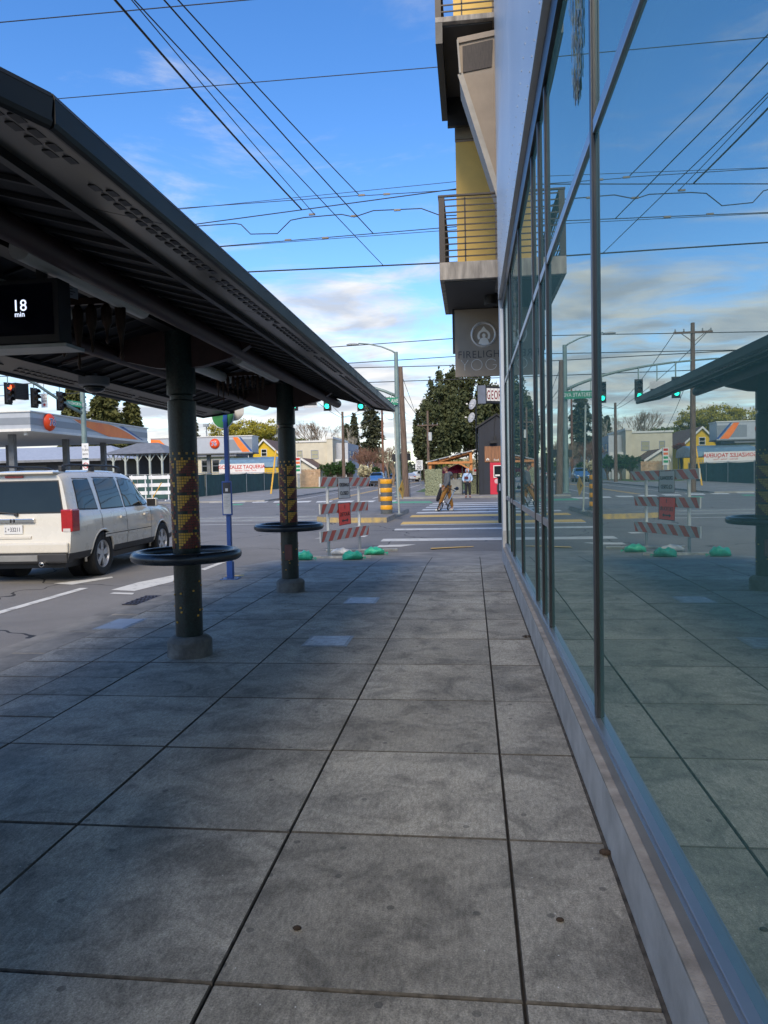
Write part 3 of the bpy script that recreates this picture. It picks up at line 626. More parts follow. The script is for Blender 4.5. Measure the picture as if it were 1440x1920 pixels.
# columns
COLS = [2.42, 5.92, 9.40]
M_COL = mat('dark green mosaic', (.007, .020, .018), .35, var=.45, vscale=60, bump=.3, bscale=55, rvar=.15, detail=2)
M_BASE = mat('column base concrete', (.17, .165, .15), .85, var=.3, vscale=9, bump=.6, bscale=80)
M_GT = mat('gold tile', (.72, .40, .05), .3, var=.3, vscale=40); M_MT = mat('maroon tile', (.20, .03, .025), .35, var=.4, vscale=40)
M_RING = mat('satin graphite rail', (.055, .06, .068), .30, .55, var=.12, vscale=10)
XCOL = -2.38; RC = .112
gold = MB(); maroon = MB()
NT, NR = 36, 36; z0t, z1t = .905, 1.70
for r in range(NR):
    z = z0t+(z1t-z0t)*(r+.5)/NR; hh = (z1t-z0t)/NR*.82/2
    for c in range(NT):
        a = 2*PI*(c+.5)/NT; b7, t7 = divmod(r, 7); kind = None
        if r >= 35: kind = 0 if c % 3 == 1 else None
        elif r >= 33: kind = None if r == 34 else (0 if c % 3 == 2 else None)
        elif t7 == 6: kind = 1 if (c % 12 in (4, 5, 10)) else None
        else:
            q = (c+(0 if b7 % 2 else 0)) % 12; edge = q <= (6-t7) if True else 0
            if q < 7: kind = 0 if (q <= t7+ (0 if b7 % 3 else 0)) else 1
            elif q < 10: kind = 1 if (q-7+t7) % 5 else 0
            else: kind = 0 if t7 in (2, 3) and q == 10 else None
        if kind is None: continue
        da = 2*PI/NT*.84/2; tgt = gold if kind == 0 else maroon; rr0, rr1 = RC-.002, RC+.0035
        P = [(rr1*math.cos(a-da), rr1*math.sin(a-da), z-hh), (rr1*math.cos(a+da), rr1*math.sin(a+da), z-hh), (rr1*math.cos(a+da), rr1*math.sin(a+da), z+hh), (rr1*math.cos(a-da), rr1*math.sin(a-da), z+hh)]
        Q = [(x*rr0/rr1, y*rr0/rr1, zz_) for x, y, zz_ in P]
        tgt.add(P+Q, [(0, 1, 2, 3), (0, 4, 5, 1), (1, 5, 6, 2), (2, 6, 7, 3), (3, 7, 4, 0)])
for k in range(26):
    a = RNG.uniform(0, 2*PI); z = RNG.uniform(.28, .78); x, y = RC*math.cos(a), RC*math.sin(a)
    gold.box((x, y, z), (.014, .014, .014), rz=a)
cparts = {}
cols_o = []
for k, Y in enumerate(COLS):
    L = (XCOL-XC, Y-6, 0)
    defs = [('column', lambda: MB().lathe([(RC, .17), (RC, .86), (RC+.002, 1.75), (RC+.004, 2.12), (RC-.018, 2.13), (RC-.018, 2.165), (RC+.006, 2.175), (RC+.006, 2.72)], 32), M_COL, True)]
    if k == 0:
        cm = defs[0][1](); me = cm.build('column', M_COL, None, smooth=True, auto=35); base = MB().lathe([(.185, -.02), (.185, .125), (.172, .145), (.142, .165), (.118, .172), (0, .172)], 36).build('column_base', M_BASE, None, smooth=True, auto=30)
        g = gold.build('gold_tiles', M_GT, None, fix=False); mr = maroon.build('maroon_tiles', M_MT, None, fix=False)
        ring = MB().torus((0, 0, .845), .408, .045, 64, 16).build('leaning_rail', M_RING, None, smooth=True)
        plate = MB().lathe([(.108, .79), (.125, .80), (.30, .824), (.372, .832), (.372, .842), (.11, .842)], 40).build('rail_bracket', M_RING, None, smooth=True, auto=40)
        arm_pts = [(-.62, 2.56), (-.45, 2.46), (-.2, 2.40), (.0, 2.385), (.2, 2.40), (.45, 2.46), (.62, 2.56), (1.02, 2.47), (1.04, 2.50), (.6, 2.625), (.0, 2.72), (-.6, 2.625), (-1.04, 2.50), (-1.02, 2.47)]
        arm = MB().prism([(x, -.04, z) for x, z in arm_pts], (0, .08, 0)).build('roof_arm', M_MAROON, None)
        proto = (me, base, g, mr, ring, plate, arm)
    objs = []
    for j, p in enumerate(proto):
        o = p if k == 0 else p.copy()
        if k: COL.objects.link(o)
        objs.append(o)
    objs[0].parent = sh; objs[0].location = L
    for o in objs[1:]:
        o.parent = objs[0]; o.location = (0, 0, 0)
        if o.name.startswith(('gold', 'maroon')): o['kind'] = 'stuff'
    objs[0].rotation_euler = (0, 0, .35*k)
    objs[6].rotation_euler = (0, 0, -.35*k)
MB().bx(XCOL-.035, XCOL+.06, COLS[2]-RC-.012, COLS[2]-RC+.03, .42, .62).build('access_plate', mat('dull red plate', (.16, .05, .04), .5, var=.2), sh, bevel=.004)
# unseen shelter copy, added behind the camera so its roof shades the near paving
sh2 = dup(sh, (XC, -3.42, 0), label='unseen second bus shelter added behind the camera to shade the near paving')
# hanging bronze spikes
M_BRONZE = mat('dark bronze', (.045, .025, .016), .45, .5, var=.3, vscale=12)
def pendants(y, x0, x1, n, zt, zl, label):
    t = thing('hanging_sculpture', label, 'sculpture', ((x0+x1)/2, y, zt))
    MB().bx(x0-.05, x1+.05, y-.015, y+.015, zt-.02, zt+.02).bx(x0, x0+.02, y-.01, y+.01, zt+.02, zroof(0)-.03).bx(x1-.02, x1, y-.01, y+.01, zt+.02, zroof(0)-.03).build('hanger_bar', M_BRONZE, t)
    for i in range(n):
        x = x0+(x1-x0)*(i+.5)/n; L_ = zl*(.8+.2*math.sin(i*1.7)); w = (x1-x0)/n*.36
        MB().lathe([(w*.5, 0), (w, -.03), (w*.9, -.12), (w*.45, -L_*.6), (w*.2, -L_*.82), (w*.42, -L_*.92), (.004, -L_)], 10, (x, y+.01*(i % 2), zt-.021)).build('spike', M_BRONZE, t, smooth=True)
pendants(4.45, -2.60, -2.12, 5, 2.60, .40, 'row of five long dark bronze spikes hanging by the arrival display')
pendants(7.9, -2.78, -2.22, 10, 2.62, .28, 'row of ten short dark bronze spikes hanging between the two far columns')
# arrival display
dp = thing('arrival_display', 'black hanging arrival screen showing 18 min under the shelter roof', 'display', (-2.42, 3.6, 2.2))
Yd = 3.6; xR = -2.085; xL = -2.76
MB().bx(xL, xR, Yd, Yd+.12, 2.185, 2.51).build('case', M_BLACK, dp, bevel=.006)
MB().bx(xL+.02, xR-.03, Yd-.004, Yd-.001, 2.225, 2.485).build('screen', mat('display screen', (.004, .005, .012), .12, var=.1), dp)
MB().bx(xL-.02, xR+.05, Yd-.03, Yd+.15, 2.155, 2.172).build('tray', M_STEEL, dp); MB().bx(xL+.1, xL+.14, Yd+.04, Yd+.08, 2.51, 2.76).bx(xR-.14, xR-.1, Yd+.04, Yd+.08, 2.51, 2.72).build('hanger', M_BLACK, dp)
M_LED = mat('display digits', (.6, .65, .8), .5, emit=(.72, .80, 1.0), estr=.55, var=.02)
c18 = PY(37, 583, Yd-.006); text('18', M_LED, dp, (c18.x, c18.y, c18.z), (1, 0, 0), (0, 0, 1), .060, name='digits', ext=.0005)
cmn = PY(37, 594, Yd-.006); text('min', M_LED, dp, (cmn.x, cmn.y, cmn.z), (1, 0, 0), (0, 0, 1), .028, name='digits', ext=.0005)
# paper notice taped to the beam
nb = thing('paper_notice', 'small pale paper notice hanging beside the arrival display', 'notice', PY(130, 560, 4.3))
p4 = [PY(114, 523, 4.3), PY(146, 528, 4.3), PY(146, 562, 4.3), PY(114, 553, 4.3)]
MB().prism(p4, (0, .003, 0)).build('sheet', mat('grey paper', (.22, .27, .33), .8, var=.05), nb)
for i in range(5):
    u = .15+i*.16; a = p4[0].lerp(p4[3], u); b_ = p4[1].lerp(p4[2], u); MB().bar(a.lerp(b_, .12)+Vector((0, -.002, 0)), a.lerp(b_, .85 if i % 2 else .7)+Vector((0, -.002, 0)), .002, .004).build('text_line', M_BLACK, nb)
MB().bar(p4[0]+Vector((.01, .01, 0)), (p4[0].x+.01, 4.31, zroof(0)), .004, .004).build('hanger_wire', M_BLACK, nb)
# round speaker/camera under the street-side sheet
dc = PY(176, 703, 6.5); dz = zroof(dc.x-XC)
cmh = thing('dome_camera', 'round grey dome camera fixed under the street side of the shelter roof', 'camera', (dc.x, dc.y, dz))
MB().lathe([(.135, dz-.035), (.135, dz-.105), (.125, dz-.115), (.1, dz-.118)], 28, (dc.x, dc.y, 0)).cyl((dc.x, dc.y, dz-.04), (dc.x, dc.y, dz+.0), .03).build('housing', mat('grey housing', (.16, .17, .18), .5), cmh, smooth=True, auto=40)
MB().lathe([(.1, dz-.119), (.085, dz-.15), (.05, dz-.17), (0.001, dz-.178)], 24, (dc.x, dc.y, 0)).build('lens_dome', M_DARKGLASS, cmh, smooth=True)
# ================================================================ BUS STOP POLE
M_BLUE = mat('blue enamel', (.012, .07, .30), .35, var=.12, vscale=6)
bp_ = Vector((-3.60, 10.62, 0)); bs = thing('bus_stop_pole', 'slim blue bus stop pole with framed timetable and round sign at the kerb', 'bus stop', bp_)
MB().bx(bp_.x-.032, bp_.x+.032, bp_.y-.032, bp_.y+.032, .02, 2.55).build('pole', M_BLUE, bs, bevel=.006)
MB().bx(bp_.x-.045, bp_.x+.045, bp_.y-.045, bp_.y+.045, .012, .26).build('sleeve', M_BLUE, bs, bevel=.005)
MB().bx(bp_.x-.13, bp_.x+.13, bp_.y-.11, bp_.y+.11, -.004, .011).build('base_plate', mat('scuffed blue', (.06, .13, .30), .5, .3, var=.3, vscale=20), bs, bevel=.003)
for a in (-1, 1):
    for c in (-1, 1): MB().cyl((bp_.x+a*.1, bp_.y+c*.085, .008), (bp_.x+a*.1, bp_.y+c*.085, .03), .011, n=6).build('bolt', M_STEEL, bs)
t0, t1 = PY(420, 905, 10.58), PY(433, 966, 10.58)
tt = MB().bx(bp_.x-.075, bp_.x+.075, bp_.y-.06, bp_.y-.034, t1.z, t0.z+.02).build('timetable_case', M_BLUE, bs, bevel=.005)
MB().bx(bp_.x-.058, bp_.x+.058, bp_.y-.064, bp_.y-.0605, t1.z+.02, t0.z-.16).build('timetable_paper', mat('paper', (.62, .62, .60), .6, var=.05), tt)
MB().bx(bp_.x-.058, bp_.x+.058, bp_.y-.064, bp_.y-.0605, t0.z-.155, t0.z).build('timetable_header', mat('dark header', (.05, .05, .055), .5), tt)
MB().bx(bp_.x-.02, bp_.x+.02, bp_.y-.066, bp_.y-.0645, t0.z-.13, t0.z-.085).build('header_mark', M_WHITE, tt)
for i in range(9): MB().bx(bp_.x-.045, bp_.x+.04-(i % 3)*.015, bp_.y-.0655, bp_.y-.0645, t0.z-.2-i*.022, t0.z-.196-i*.022).build('text_line', mat('grey print', (.25, .25, .25), .7), tt)
# sign disc: green face turned to the road, white disc behind
zc = PY(410, 783, 10.62).z
MB().lathe([(.19, -.006), (.19, .006)], 36, (bp_.x-.045, bp_.y+.01, zc+.03), (-.25, -1, 0)).build('route_disc', [mat('green sign', (.035, .20, .045), .4, var=.1)], bs)
MB().torus((bp_.x-.045, bp_.y+.01, zc+.03), .19, .008, 36, 6, (-.25, -1, 0)).build('disc_rim', M_WHITE, bs)
MB().lathe([(.15, -.006), (.15, .006)], 36, (bp_.x+.11, bp_.y+.05, zc+.10), (.25, -1, 0)).build('route_disc', [mat('white sign', (.60, .60, .58), .4, var=.1)], bs)
for i in range(3): MB().box((bp_.x-.13, bp_.y-.022-.01*0, zc+.09-i*.025), (.09-.02*i, .004, .008), rz=-.25).build('print_line', M_WHITE, bs)
MB().bx(bp_.x-.05, bp_.x+.05, bp_.y-.005, bp_.y+.045, zc-.06, zc-.03).build('clamp', M_BLUE, bs)
# ================================================================ COVERS AND DRAIN
M_COVER = mat('worn steel cover', (.36, .39, .42), .42, .5, var=.3, vscale=14)
def cover(px, pts, label, m, ribs=True, z=.002, letters=None):
    P = [PZ(x, y, z) for x, y in pts]; c = sum(P, Vector())/4
    t = thing('utility_cover', label, 'utility cover', (c.x, c.y, 0)); x0 = min(P[0].x, P[3].x); x1 = max(P[1].x, P[2].x); y0 = min(p.y for p in P); y1 = max(p.y for p in P)
    x0 = (P[0].x+P[3].x)/2; x1 = (P[1].x+P[2].x)/2; y0 = (P[2].y+P[3].y)/2; y1 = (P[0].y+P[1].y)/2
    MB().bx(x0, x1, y0, y1, -.02, z+.001).build('frame', mat('cover frame', (.28, .30, .31), .5, .4, var=.3, vscale=20), t)
    MB().bx(x0+.03, x1-.03, y0+.03, y1-.03, z+.0015, z+.004).build('plate', m, t)
    if ribs:
        b = MB()
        for i in range(11):
            for j in range(9): b.box((x0+.06+(x1-x0-.12)*i/10, y0+.06+(y1-y0-.12)*j/8, z+.0045), (.018, .018, .002))
        b.build('tread_studs', m, t)['kind'] = 'stuff'
    for a in (x0+.05, x1-.05):
        MB().cyl((a, (y0+y1)/2, z+.004), (a, (y0+y1)/2, z+.006), .012, n=8).build('bolt', M_STEEL, t)
    return t
cover(0, [(580, 1192), (661, 1192), (653, 1212), (568, 1212)], 'square studded steel cover set in the pavement nearer the shelter column', M_COVER)
cover(0, [(655, 1120), (712, 1120), (704, 1132), (643, 1132)], 'square steel cover set in the pavement halfway to the barricade', M_COVER)
cover(0, [(210, 1160), (272, 1160), (238, 1180), (184, 1180)], 'smooth pale blue-grey cover in the pavement near the kerb', mat('pale cover', (.30, .36, .44), .6, var=.1), ribs=False)
P = [PZ(x, y, -.116) for x, y in ((195, 1118), (256, 1118), (240, 1134), (165, 1134))]; c = sum(P, Vector())/4
dr = thing('storm_drain', 'rusty dark storm drain grate in the gutter', 'storm drain', (c.x, c.y, -.117))
x0, x1, y0, y1 = -4.54, -4.05, P[3].y, P[0].y
MB().bx(x0, x1, y0, y1, -.119, -.1155).build('sump', mat('drain dark', (.006, .006, .008), .9), dr)
for i in range(10): MB().bx(x0+.01+i*.0505, x0+.028+i*.0505, y0, y1, -.115, -.108).build('grate_bar', mat('grate iron', (.10, .095, .12), .6, .5, var=.3), dr)
for i in range(6): yy_ = y0+(y1-y0)*i/5; MB().bx(x0, x1, yy_-.012, yy_+.012, -.1075, -.1045).build('cross_bar', mat('grate iron', (.1, .1, .1)), dr)
# dead leaves and a cone on the pavement by the wall
for i, (px, py, s_, lab) in enumerate(((1135, 1602, .018, 'brown pine cone lying on the pavement by the plinth'), (1050, 1727, .010, 'small dark stone on the pavement slab'), (557, 1743, .011, 'small black seed pod on the pavement under the shelter edge'), (995, 1196, .022, 'little heap of dead leaves against the plinth'))):
    p = S(px, py); t = thing('litter', lab, 'litter', (p.x, p.y, 0)); b = MB(); rng = random.Random(i)
    if i == 3:
        for k in range(7): b.box((p.x+rng.uniform(-.06, .03), p.y+rng.uniform(-.06, .06), .006+.004*k*.3), (.03, .02, .003), rz=rng.uniform(0, 3))
    else:
        b.ball((p.x, p.y, s_*.55), (s_*1.3, s_, s_*.6), 8, 5)
        for k in range(10): a = k*2.4; b.box((p.x+s_*1.0*math.cos(a), p.y+s_*.8*math.sin(a), s_*.5), (s_*.5, s_*.5, s_*.3), rz=a)
    b.build('debris', mat('dead brown', (.05, .032, .02), .9, var=.4, vscale=60), t)
# ================================================================ BARRICADE
fb_, bb_ = PZ(617, 1046, zs(13.6)), PZ(675, 1031, zs(14.6))
bc = thing('barricade', 'three-rail red and white striped road barricade carrying closure signs on the kerb ramp', 'barricade', (fb_.x, fb_.y, zs(13.6)))
dirv = Vector((bb_.x-fb_.x, bb_.y-fb_.y, 0)); dL = dirv.length; du = dirv.normalized(); nu = Vector((du.y, -du.x, 0))
if nu.y > 0: nu = -nu
M_POST = mat('white perforated post', (.62, .62, .58), .5, var=.12); M_STRW = mat('faded white sheeting', (.46, .48, .50), .45, var=.15, vscale=5); M_STRO = mat('red orange sheeting', (.52, .07, .04), .45, var=.15, vscale=5)
zf, zb_ = zs(fb_.y), zs(bb_.y)
def bpt(u, z, off=0.): return Vector((fb_.x, fb_.y, 0))+du*u+nu*off+Vector((0, 0, z))
hp = 1.49
for u, z0_ in ((0, zf), (dL, zb_)):
    pb = bpt(u, 0)
    MB().box((pb.x, pb.y, z0_+.30+.005+ (hp-.3)/2+.02), (.05, .05, hp-.3), rz=math.atan2(du.y, du.x)).build('post', M_POST, bc, bevel=.003)
    MB().box((pb.x, pb.y, z0_+.03+.15), (.042, .042, .30), rz=math.atan2(du.y, du.x)).build('stub', M_STEEL, bc)
# rails measured from the photograph on the barricade's plane
nrm = nu
def on_plane(px, py, off=.034):
    d = ray(px, py); o = bpt(0, 0, off); k = (o-EYEV).dot(nrm)/d.dot(nrm); return EYEV+d*k
rails = [((600, 894), (695, 895), (600, 913), (691, 912)), ((600, 945), (691, 940), (601, 965), (690, 957)), ((601, 997), (693, 984), (602, 1018), (691, 1003))]
for rl in rails:
    A, B_, C_, D_ = [on_plane(*q) for q in rl]
    r_ = MB().prism([A, B_, D_, C_], -nrm*.025).build('rail', M_POST, bc)
    n = 6; w = (B_-A); h = (C_-A); 
    for i in range(13):
        # slanted stripes built as thin proud quads
        u0 = i/12.5-.03; u1 = u0+1/12.5; lean = .075
        def q(u, v): u = min(max(u, .008), .992); return A.lerp(B_, u).lerp(C_.lerp(D_, u), .04+.92*v)+nrm*.0022
        MB().poly([q(u0+lean, 0), q(u1+lean, 0), q(u1, 1), q(u0, 1)]).build('stripe', M_STRO if i % 2 == 0 else M_STRW, r_, fix=False)
def flat_sign(pts, m, parent_t, name='panel', off=.05, th=.004):
    P = [on_plane(x, y, off) for x, y in pts]; MB().prism(P, -nrm*th).build(name, m, parent_t); return P
s1 = thing('crosswalk_closed_sign', 'white CROSSWALK CLOSED sign fixed to the top barricade rail', 'sign', on_plane(645, 935, .05))
P = flat_sign([(633.5, 896), (655, 896), (657, 934), (635, 935.5)], mat('sign dark edge', (.05, .05, .06), .5), s1, 'border')
P = flat_sign([(634.5, 897), (654.2, 897), (656, 933), (635.8, 934.3)], mat('sign face grey white', (.50, .53, .58), .4, var=.04), s1, 'panel', .0535)
xdS = (P[1]-P[0]).normalized(); upS = (P[0]-P[3]).normalized(); upS = (upS-xdS*upS.dot(xdS)).normalized(); wS = (P[1]-P[0]).length; hS = (P[0]-P[3]).length
cS = sum(P, Vector())/4
M_TXT = mat('black lettering', (.01, .01, .012), .5)
text('CROSSWALK', M_TXT, s1, cS+upS*hS*.09+nrm*.004, xdS, upS, hS*.19, wscale=.96); text('CLOSED', M_TXT, s1, cS-upS*hS*.34+nrm*.004, xdS, upS, hS*.20, wscale=1.26)
s2 = thing('detour_sign', 'orange-red DETOUR sign with double arrow fixed to the middle barricade rail', 'sign', on_plane(647, 985, .05))
P = flat_sign([(634, 944), (656.5, 941.5), (658.5, 982), (636.5, 986)], mat('detour border', (.12, .01, .01), .5), s2, 'border')
P = flat_sign([(635, 945.2), (655.6, 942.8), (657.4, 981), (637.5, 984.6)], mat('fluorescent orange red', (.85, .05, .025), .5, var=.06), s2, 'panel', .0535)
xdS = (P[1]-P[0]).normalized(); upS = (P[0]-P[3]).normalized(); upS = (upS-xdS*upS.dot(xdS)).normalized(); wS = (P[1]-P[0]).length; hS = (P[0]-P[3]).length; cS = sum(P, Vector())/4
M_TXT2 = mat('dark red lettering', (.10, .005, .008), .5)
text('DETOUR', M_TXT2, s2, cS-upS*hS*.10+nrm*.004, xdS, upS, hS*.20, wscale=1.25)
def sp(u, v): return cS+xdS*wS*u+upS*hS*v+nrm*.0045
MB().poly([sp(-.30, -.31), sp(-.17, -.22), sp(-.17, -.28), sp(.17, -.28), sp(.17, -.22), sp(.30, -.31), sp(.17, -.40), sp(.17, -.34), sp(-.17, -.34), sp(-.17, -.40)]).build('arrow', M_TXT, s2, fix=False)
MB().poly([sp(-.03, .42), sp(.0, .45), sp(.03, .42), sp(.02, .25), sp(-.02, .25)]).build('pictogram', M_TXT2, s2, fix=False)
# skids
xa, xb = PZ(562, 1050, zs(13.3)).x, PZ(696, 1044, zs(13.3)).x
MB().bx(xa, xb, fb_.y-.03, fb_.y+.03, zf+.002, zf+.05).build('skid', mat('dirty white skid', (.50, .49, .45), .6, var=.25, vscale=12), bc, bevel=.004)
xa2, xb2 = PZ(613, 1031, zs(14.6)).x, PZ(741, 1035, zs(14.6)).x
MB().bx(xa2, xb2, bb_.y-.03, bb_.y+.03, zb_+.002, zb_+.05).build('skid', M_STEEL, bc, bevel=.004)
# sandbags
def bag_material(name, col):
    return mat(name, col, .45, var=.12, vscale=14, bump=.5, bscale=30)
def sandbag(px, py, Y, L_, W_, Hh, m, label, seed, rz=0.):
    rng = np.random.default_rng(seed); p = PY(px, py, Y); zb0 = zs(Y)+.002; t = thing('sandbag', label, 'sandbag', (p.x, Y, zb0)); nU, nV = 20, 12; vs = []; fs = []
    ph = rng.uniform(0, 6, 6)
    for i in range(nU+1):
        u = -1+2*i/nU; taper = (1-abs(u)**3.0)**.55 if abs(u) < 1 else 0.0; taper = max(taper, .12)
        for j in range(nV):
            a = 2*PI*j/nV; y_ = math.cos(a)*W_/2*taper; z_ = max(0, .5+.5*math.sin(a))**.8*Hh*(.35+.65*taper)
            wr = 1+.10*math.sin(5*u+ph[0]+2*a)+.07*math.sin(9*u+ph[1]-3*a)+rng.normal(0, .025)
            if z_ < .012: z_ = 0
            vs.append((u*L_/2+.015*math.sin(3*a+ph[2]), y_*wr, z_*wr))
    for i in range(nU):
        for j in range(nV): fs.append((i*nV+j, i*nV+(j+1) % nV, (i+1)*nV+(j+1) % nV, (i+1)*nV+j))
    fs.append(tuple(range(nV))); fs.append(tuple(nU*nV+j for j in range(nV)))
    c, s_ = math.cos(rz), math.sin(rz); b = MB(); b.add([(p.x+x*c-y*s_, Y+x*s_+y*c, zb0+z) for x, y, z in vs], fs); b.build('bag', m, t, smooth=True)
    kx = p.x+c*(L_/2+.02); b = MB()
    for k in range(5): a = k*1.3; b.prism([(kx-.02, Y+s_*(L_/2), zb0+.04), (kx+.06, Y+.03*math.sin(a), zb0+.03+.03*math.cos(a)), (kx+.055, Y+.03*math.sin(a+.5), zb0+.03+.03*math.cos(a+.5))], (0, .002, .002))
    b.build('tied_neck', m, t)
M_BAGG = bag_material('green bag plastic', (.05, .55, .33)); M_BAGW = bag_material('white bag fabric', (.68, .68, .64))
sandbag(569, 1052, 13.42, .34, .27, .17, M_BAGG, 'green sandbag on the near end of the front skid', 1)
sandbag(661, 1046, 13.46, .36, .26, .16, M_BAGG, 'crumpled green sandbag on the front skid next to the post', 2, .3)
sandbag(702, 1031, 14.72, .40, .26, .15, M_BAGG, 'green sandbag on the rear skid end', 4, .1)
sandbag(640, 1033, 14.6, .44, .24, .14, M_BAGW, 'white crumpled sandbag lying on the rear skid', 5, -.1)
# ================================================================ VEHICLES
def interp(tbl, x): return [float(np.interp(x, [r[0] for r in tbl], [r[k] for r in tbl])) for k in range(1, len(tbl[0]))]
class CarShape:
    """tbl rows: x, ztop, w, wr ; belt height, bottom height, rear lean"""
    def __init__(s, tbl, belt, zb, lean=.12, xr=-1.06): s.t = tbl; s.belt = belt; s.zb = zb; s.lean = lean; s.xr = xr
    def ring(s, x):
        zt, w, wr = interp(s.t, x); bl = min(s.belt, zt-.085); zb = s.zb; g = max(zt-bl, .08)
        pts = [(0, zb), (.78*w, zb), (.95*w, zb+.05), (.985*w, zb+.16), (w, zb+.32), (.998*w, zb+.32+(bl-zb-.32)*.45), (.985*w, bl-.07), (.962*w, bl-.015), (.95*w, bl+.004)]
        wt = wr if zt > s.belt+.15 else w*.93
        k = min(1, g/.5)
        pts += [(.95*w+(wt-.95*w)*.45, bl+g*.42), (wt+.012, zt-g*.22), (wt-.035, zt-g*.10), (wt-.12, zt-g*.03), (wt*.5, zt), (0, zt+.006)]
        return pts
    def warp(s, x, z):
        f = max(0., min(1., (-.35-x)/(-.35-s.xr)))
        d = s.lean*max(0, z-1.0)*f
        if z < .75: d -= .045*f*min(1, (.75-z)/.12)
        return x+d
    def sideY(s, x, z):
        r = s.ring(x)[1:]; zs_ = [p[1] for p in r]; ys_ = [p[0] for p in r]
        return float(np.interp(z, zs_, ys_))
    def body(s, xs):
        b = MB(); n = 15; rings = []
        for x in xs:
            r = s.ring(x); rr_ = [(s.warp(x, z), y, z) for y, z in r]+[(s.warp(x, z), -y, z) for y, z in r[-2:0:-1]]
            rings.append(rr_)
        k = len(rings[0])
        vs = [p for r in rings for p in r]; fs = []; ms = []
        for i in range(len(rings)-1):
            for j in range(k):
                fs.append((i*k+j, i*k+(j+1) % k, (i+1)*k+(j+1) % k, (i+1)*k+j)); jj = min(j, k-1-j); ms.append(1 if jj <= 2 else 0)
        for base, fl in ((0, False), ((len(rings)-1)*k, True)):
            for j in range(n-1):
                a, c = base+j, base+j+1; d, e = base+(k-j) % k, base+(k-j-1) % k
                q = [a, c, e, d]; q = list(dict.fromkeys(q)); fs.append(tuple(q if fl else q[::-1])); ms.append(1 if j <= 2 else 0)
        b.v = vs; b.f = fs; b.m = ms; return b
    def patch(s, poly_fn, nu, nv, side, off):
        """poly_fn(u,v)->(x,z) on the side surface"""
        b = MB(); vs = []
        for i in range(nu+1):
            for j in range(nv+1):
                x, z = poly_fn(i/nu, j/nv); vs.append((s.warp(x, z), side*(s.sideY(x, z)+off), z))
        b.add(vs, [(i*(nv+1)+j, (i+1)*(nv+1)+j, (i+1)*(nv+1)+j+1, i*(nv+1)+j+1) for i in range(nu) for j in range(nv)]); return b
def bil(P):  # bilinear quad of four (x,z) corners: a b / d c  -> fn(u,v)
    a, b_, c, d = [Vector(p).to_3d() for p in P]
    def f(u, v): q = a.lerp(b_, u).lerp(d.lerp(c, u), v); return q.x, q.y
    return f
M_SUV = mat('cream white car paint', (.66, .62, .53), .28, var=.03, coat=.8, coords='obj', rvar=.05); M_CLADD = mat('dark car plastic', (.03, .03, .032), .6, var=.15, coords='obj')
M_CARGLASS = mat('tinted car glass', (.012, .016, .016), .03, var=.1, spec=.35, rvar=.01); M_RIM = mat('silver alloy', (.55, .55, .55), .35, .35, var=.06, coords='obj')
M_TAIL = mat('red tail lens', (.38, .008, .012), .18, var=.12, vscale=18, coat=.6, coords='obj')
def wheel_meshes(Rw=.375, W_=.24, spokes=5):
    tyre = MB().lathe([(Rw*.63, -W_*.42), (Rw*.72, -W_*.5), (Rw*.93, -W_*.5), (Rw*.985, -W_*.42), (Rw, -W_*.3), (Rw, W_*.3), (Rw*.985, W_*.42), (Rw*.93, W_*.5), (Rw*.72, W_*.5), (Rw*.63, W_*.42)], 40, ax=(0, 1, 0), close=True)
    rim = MB().lathe([(Rw*.60, .0), (Rw*.655, -W_*.40), (Rw*.62, -W_*.46), (Rw*.60, -W_*.40), (Rw*.58, -.0)], 40, ax=(0, 1, 0))
    rim.lathe([(.001, -W_*.36), (Rw*.13, -W_*.36), (Rw*.16, -W_*.28), (Rw*.16, 0)], 20, ax=(0, -1, 0)) if False else None
    rim.cyl((0, -W_*.34, 0), (0, 0, 0), Rw*.17, n=20)
    for k in range(spokes):
        a = 2*PI*k/spokes+.2; c_, s_ = math.cos(a), math.sin(a); w0, w1 = Rw*.10, Rw*.15
        pr = [(r*c_-w*s_*sg_, r*s_+w*c_*sg_) for r, w, sg_ in ((Rw*.14, w0, 1), (Rw*.62, w1, 1), (Rw*.62, w1, -1), (Rw*.14, w0, -1))]
        rim.prism([(x, -W_*.36, z) for x, z in pr], (0, W_*.14, 0))
    rim.lathe([(.001, 0.0), (Rw*.6, 0.0)], 24, ax=(0, 1, 0), mi=1)
    return tyre, rim
def add_wheels(root, pos, Rw=.375, W_=.24):
    t, r = wheel_meshes(Rw, W_); first = None
    for x, y in pos:
        if first is None:
            a = t.build('wheel', M_RUBBER, root, smooth=True, auto=35); c = r.build('rim', [M_RIM, M_BLACK], a, auto=35); first = (a, c)
        else:
            a = first[0].copy(); COL.objects.link(a); a.parent = root; c = first[1].copy(); COL.objects.link(c); c.parent = a
        a.location = (x, y, Rw); a.rotation_euler = (0, 0, 0 if y < 0 else PI)
def cut_arches(o, xs, Rw, w):
    cb = MB()
    for x in xs:
        for s_ in (-1, 1): cb.cyl((x, s_*(w-.36), Rw), (x, s_*(w+.3), Rw), Rw*1.10, n=40)
    cut = cb.build('arch_cut', M_BLACK); md = o.modifiers.new('b', 'BOOLEAN'); md.operation = 'DIFFERENCE'; md.object = cut; md.solver = 'EXACT'; md.material_mode = 'TRANSFER'
    pr = o.parent; o.parent = None; dg = bpy.context.evaluated_depsgraph_get(); me = bpy.data.meshes.new_from_object(o.evaluated_get(dg)); o.modifiers.clear(); o.data = me; o.parent = pr
    bpy.data.objects.remove(cut, do_unlink=True); o.data.polygons.foreach_set('use_smooth', [True]*len(o.data.polygons)); o.data.set_sharp_from_angle(angle=R(38))
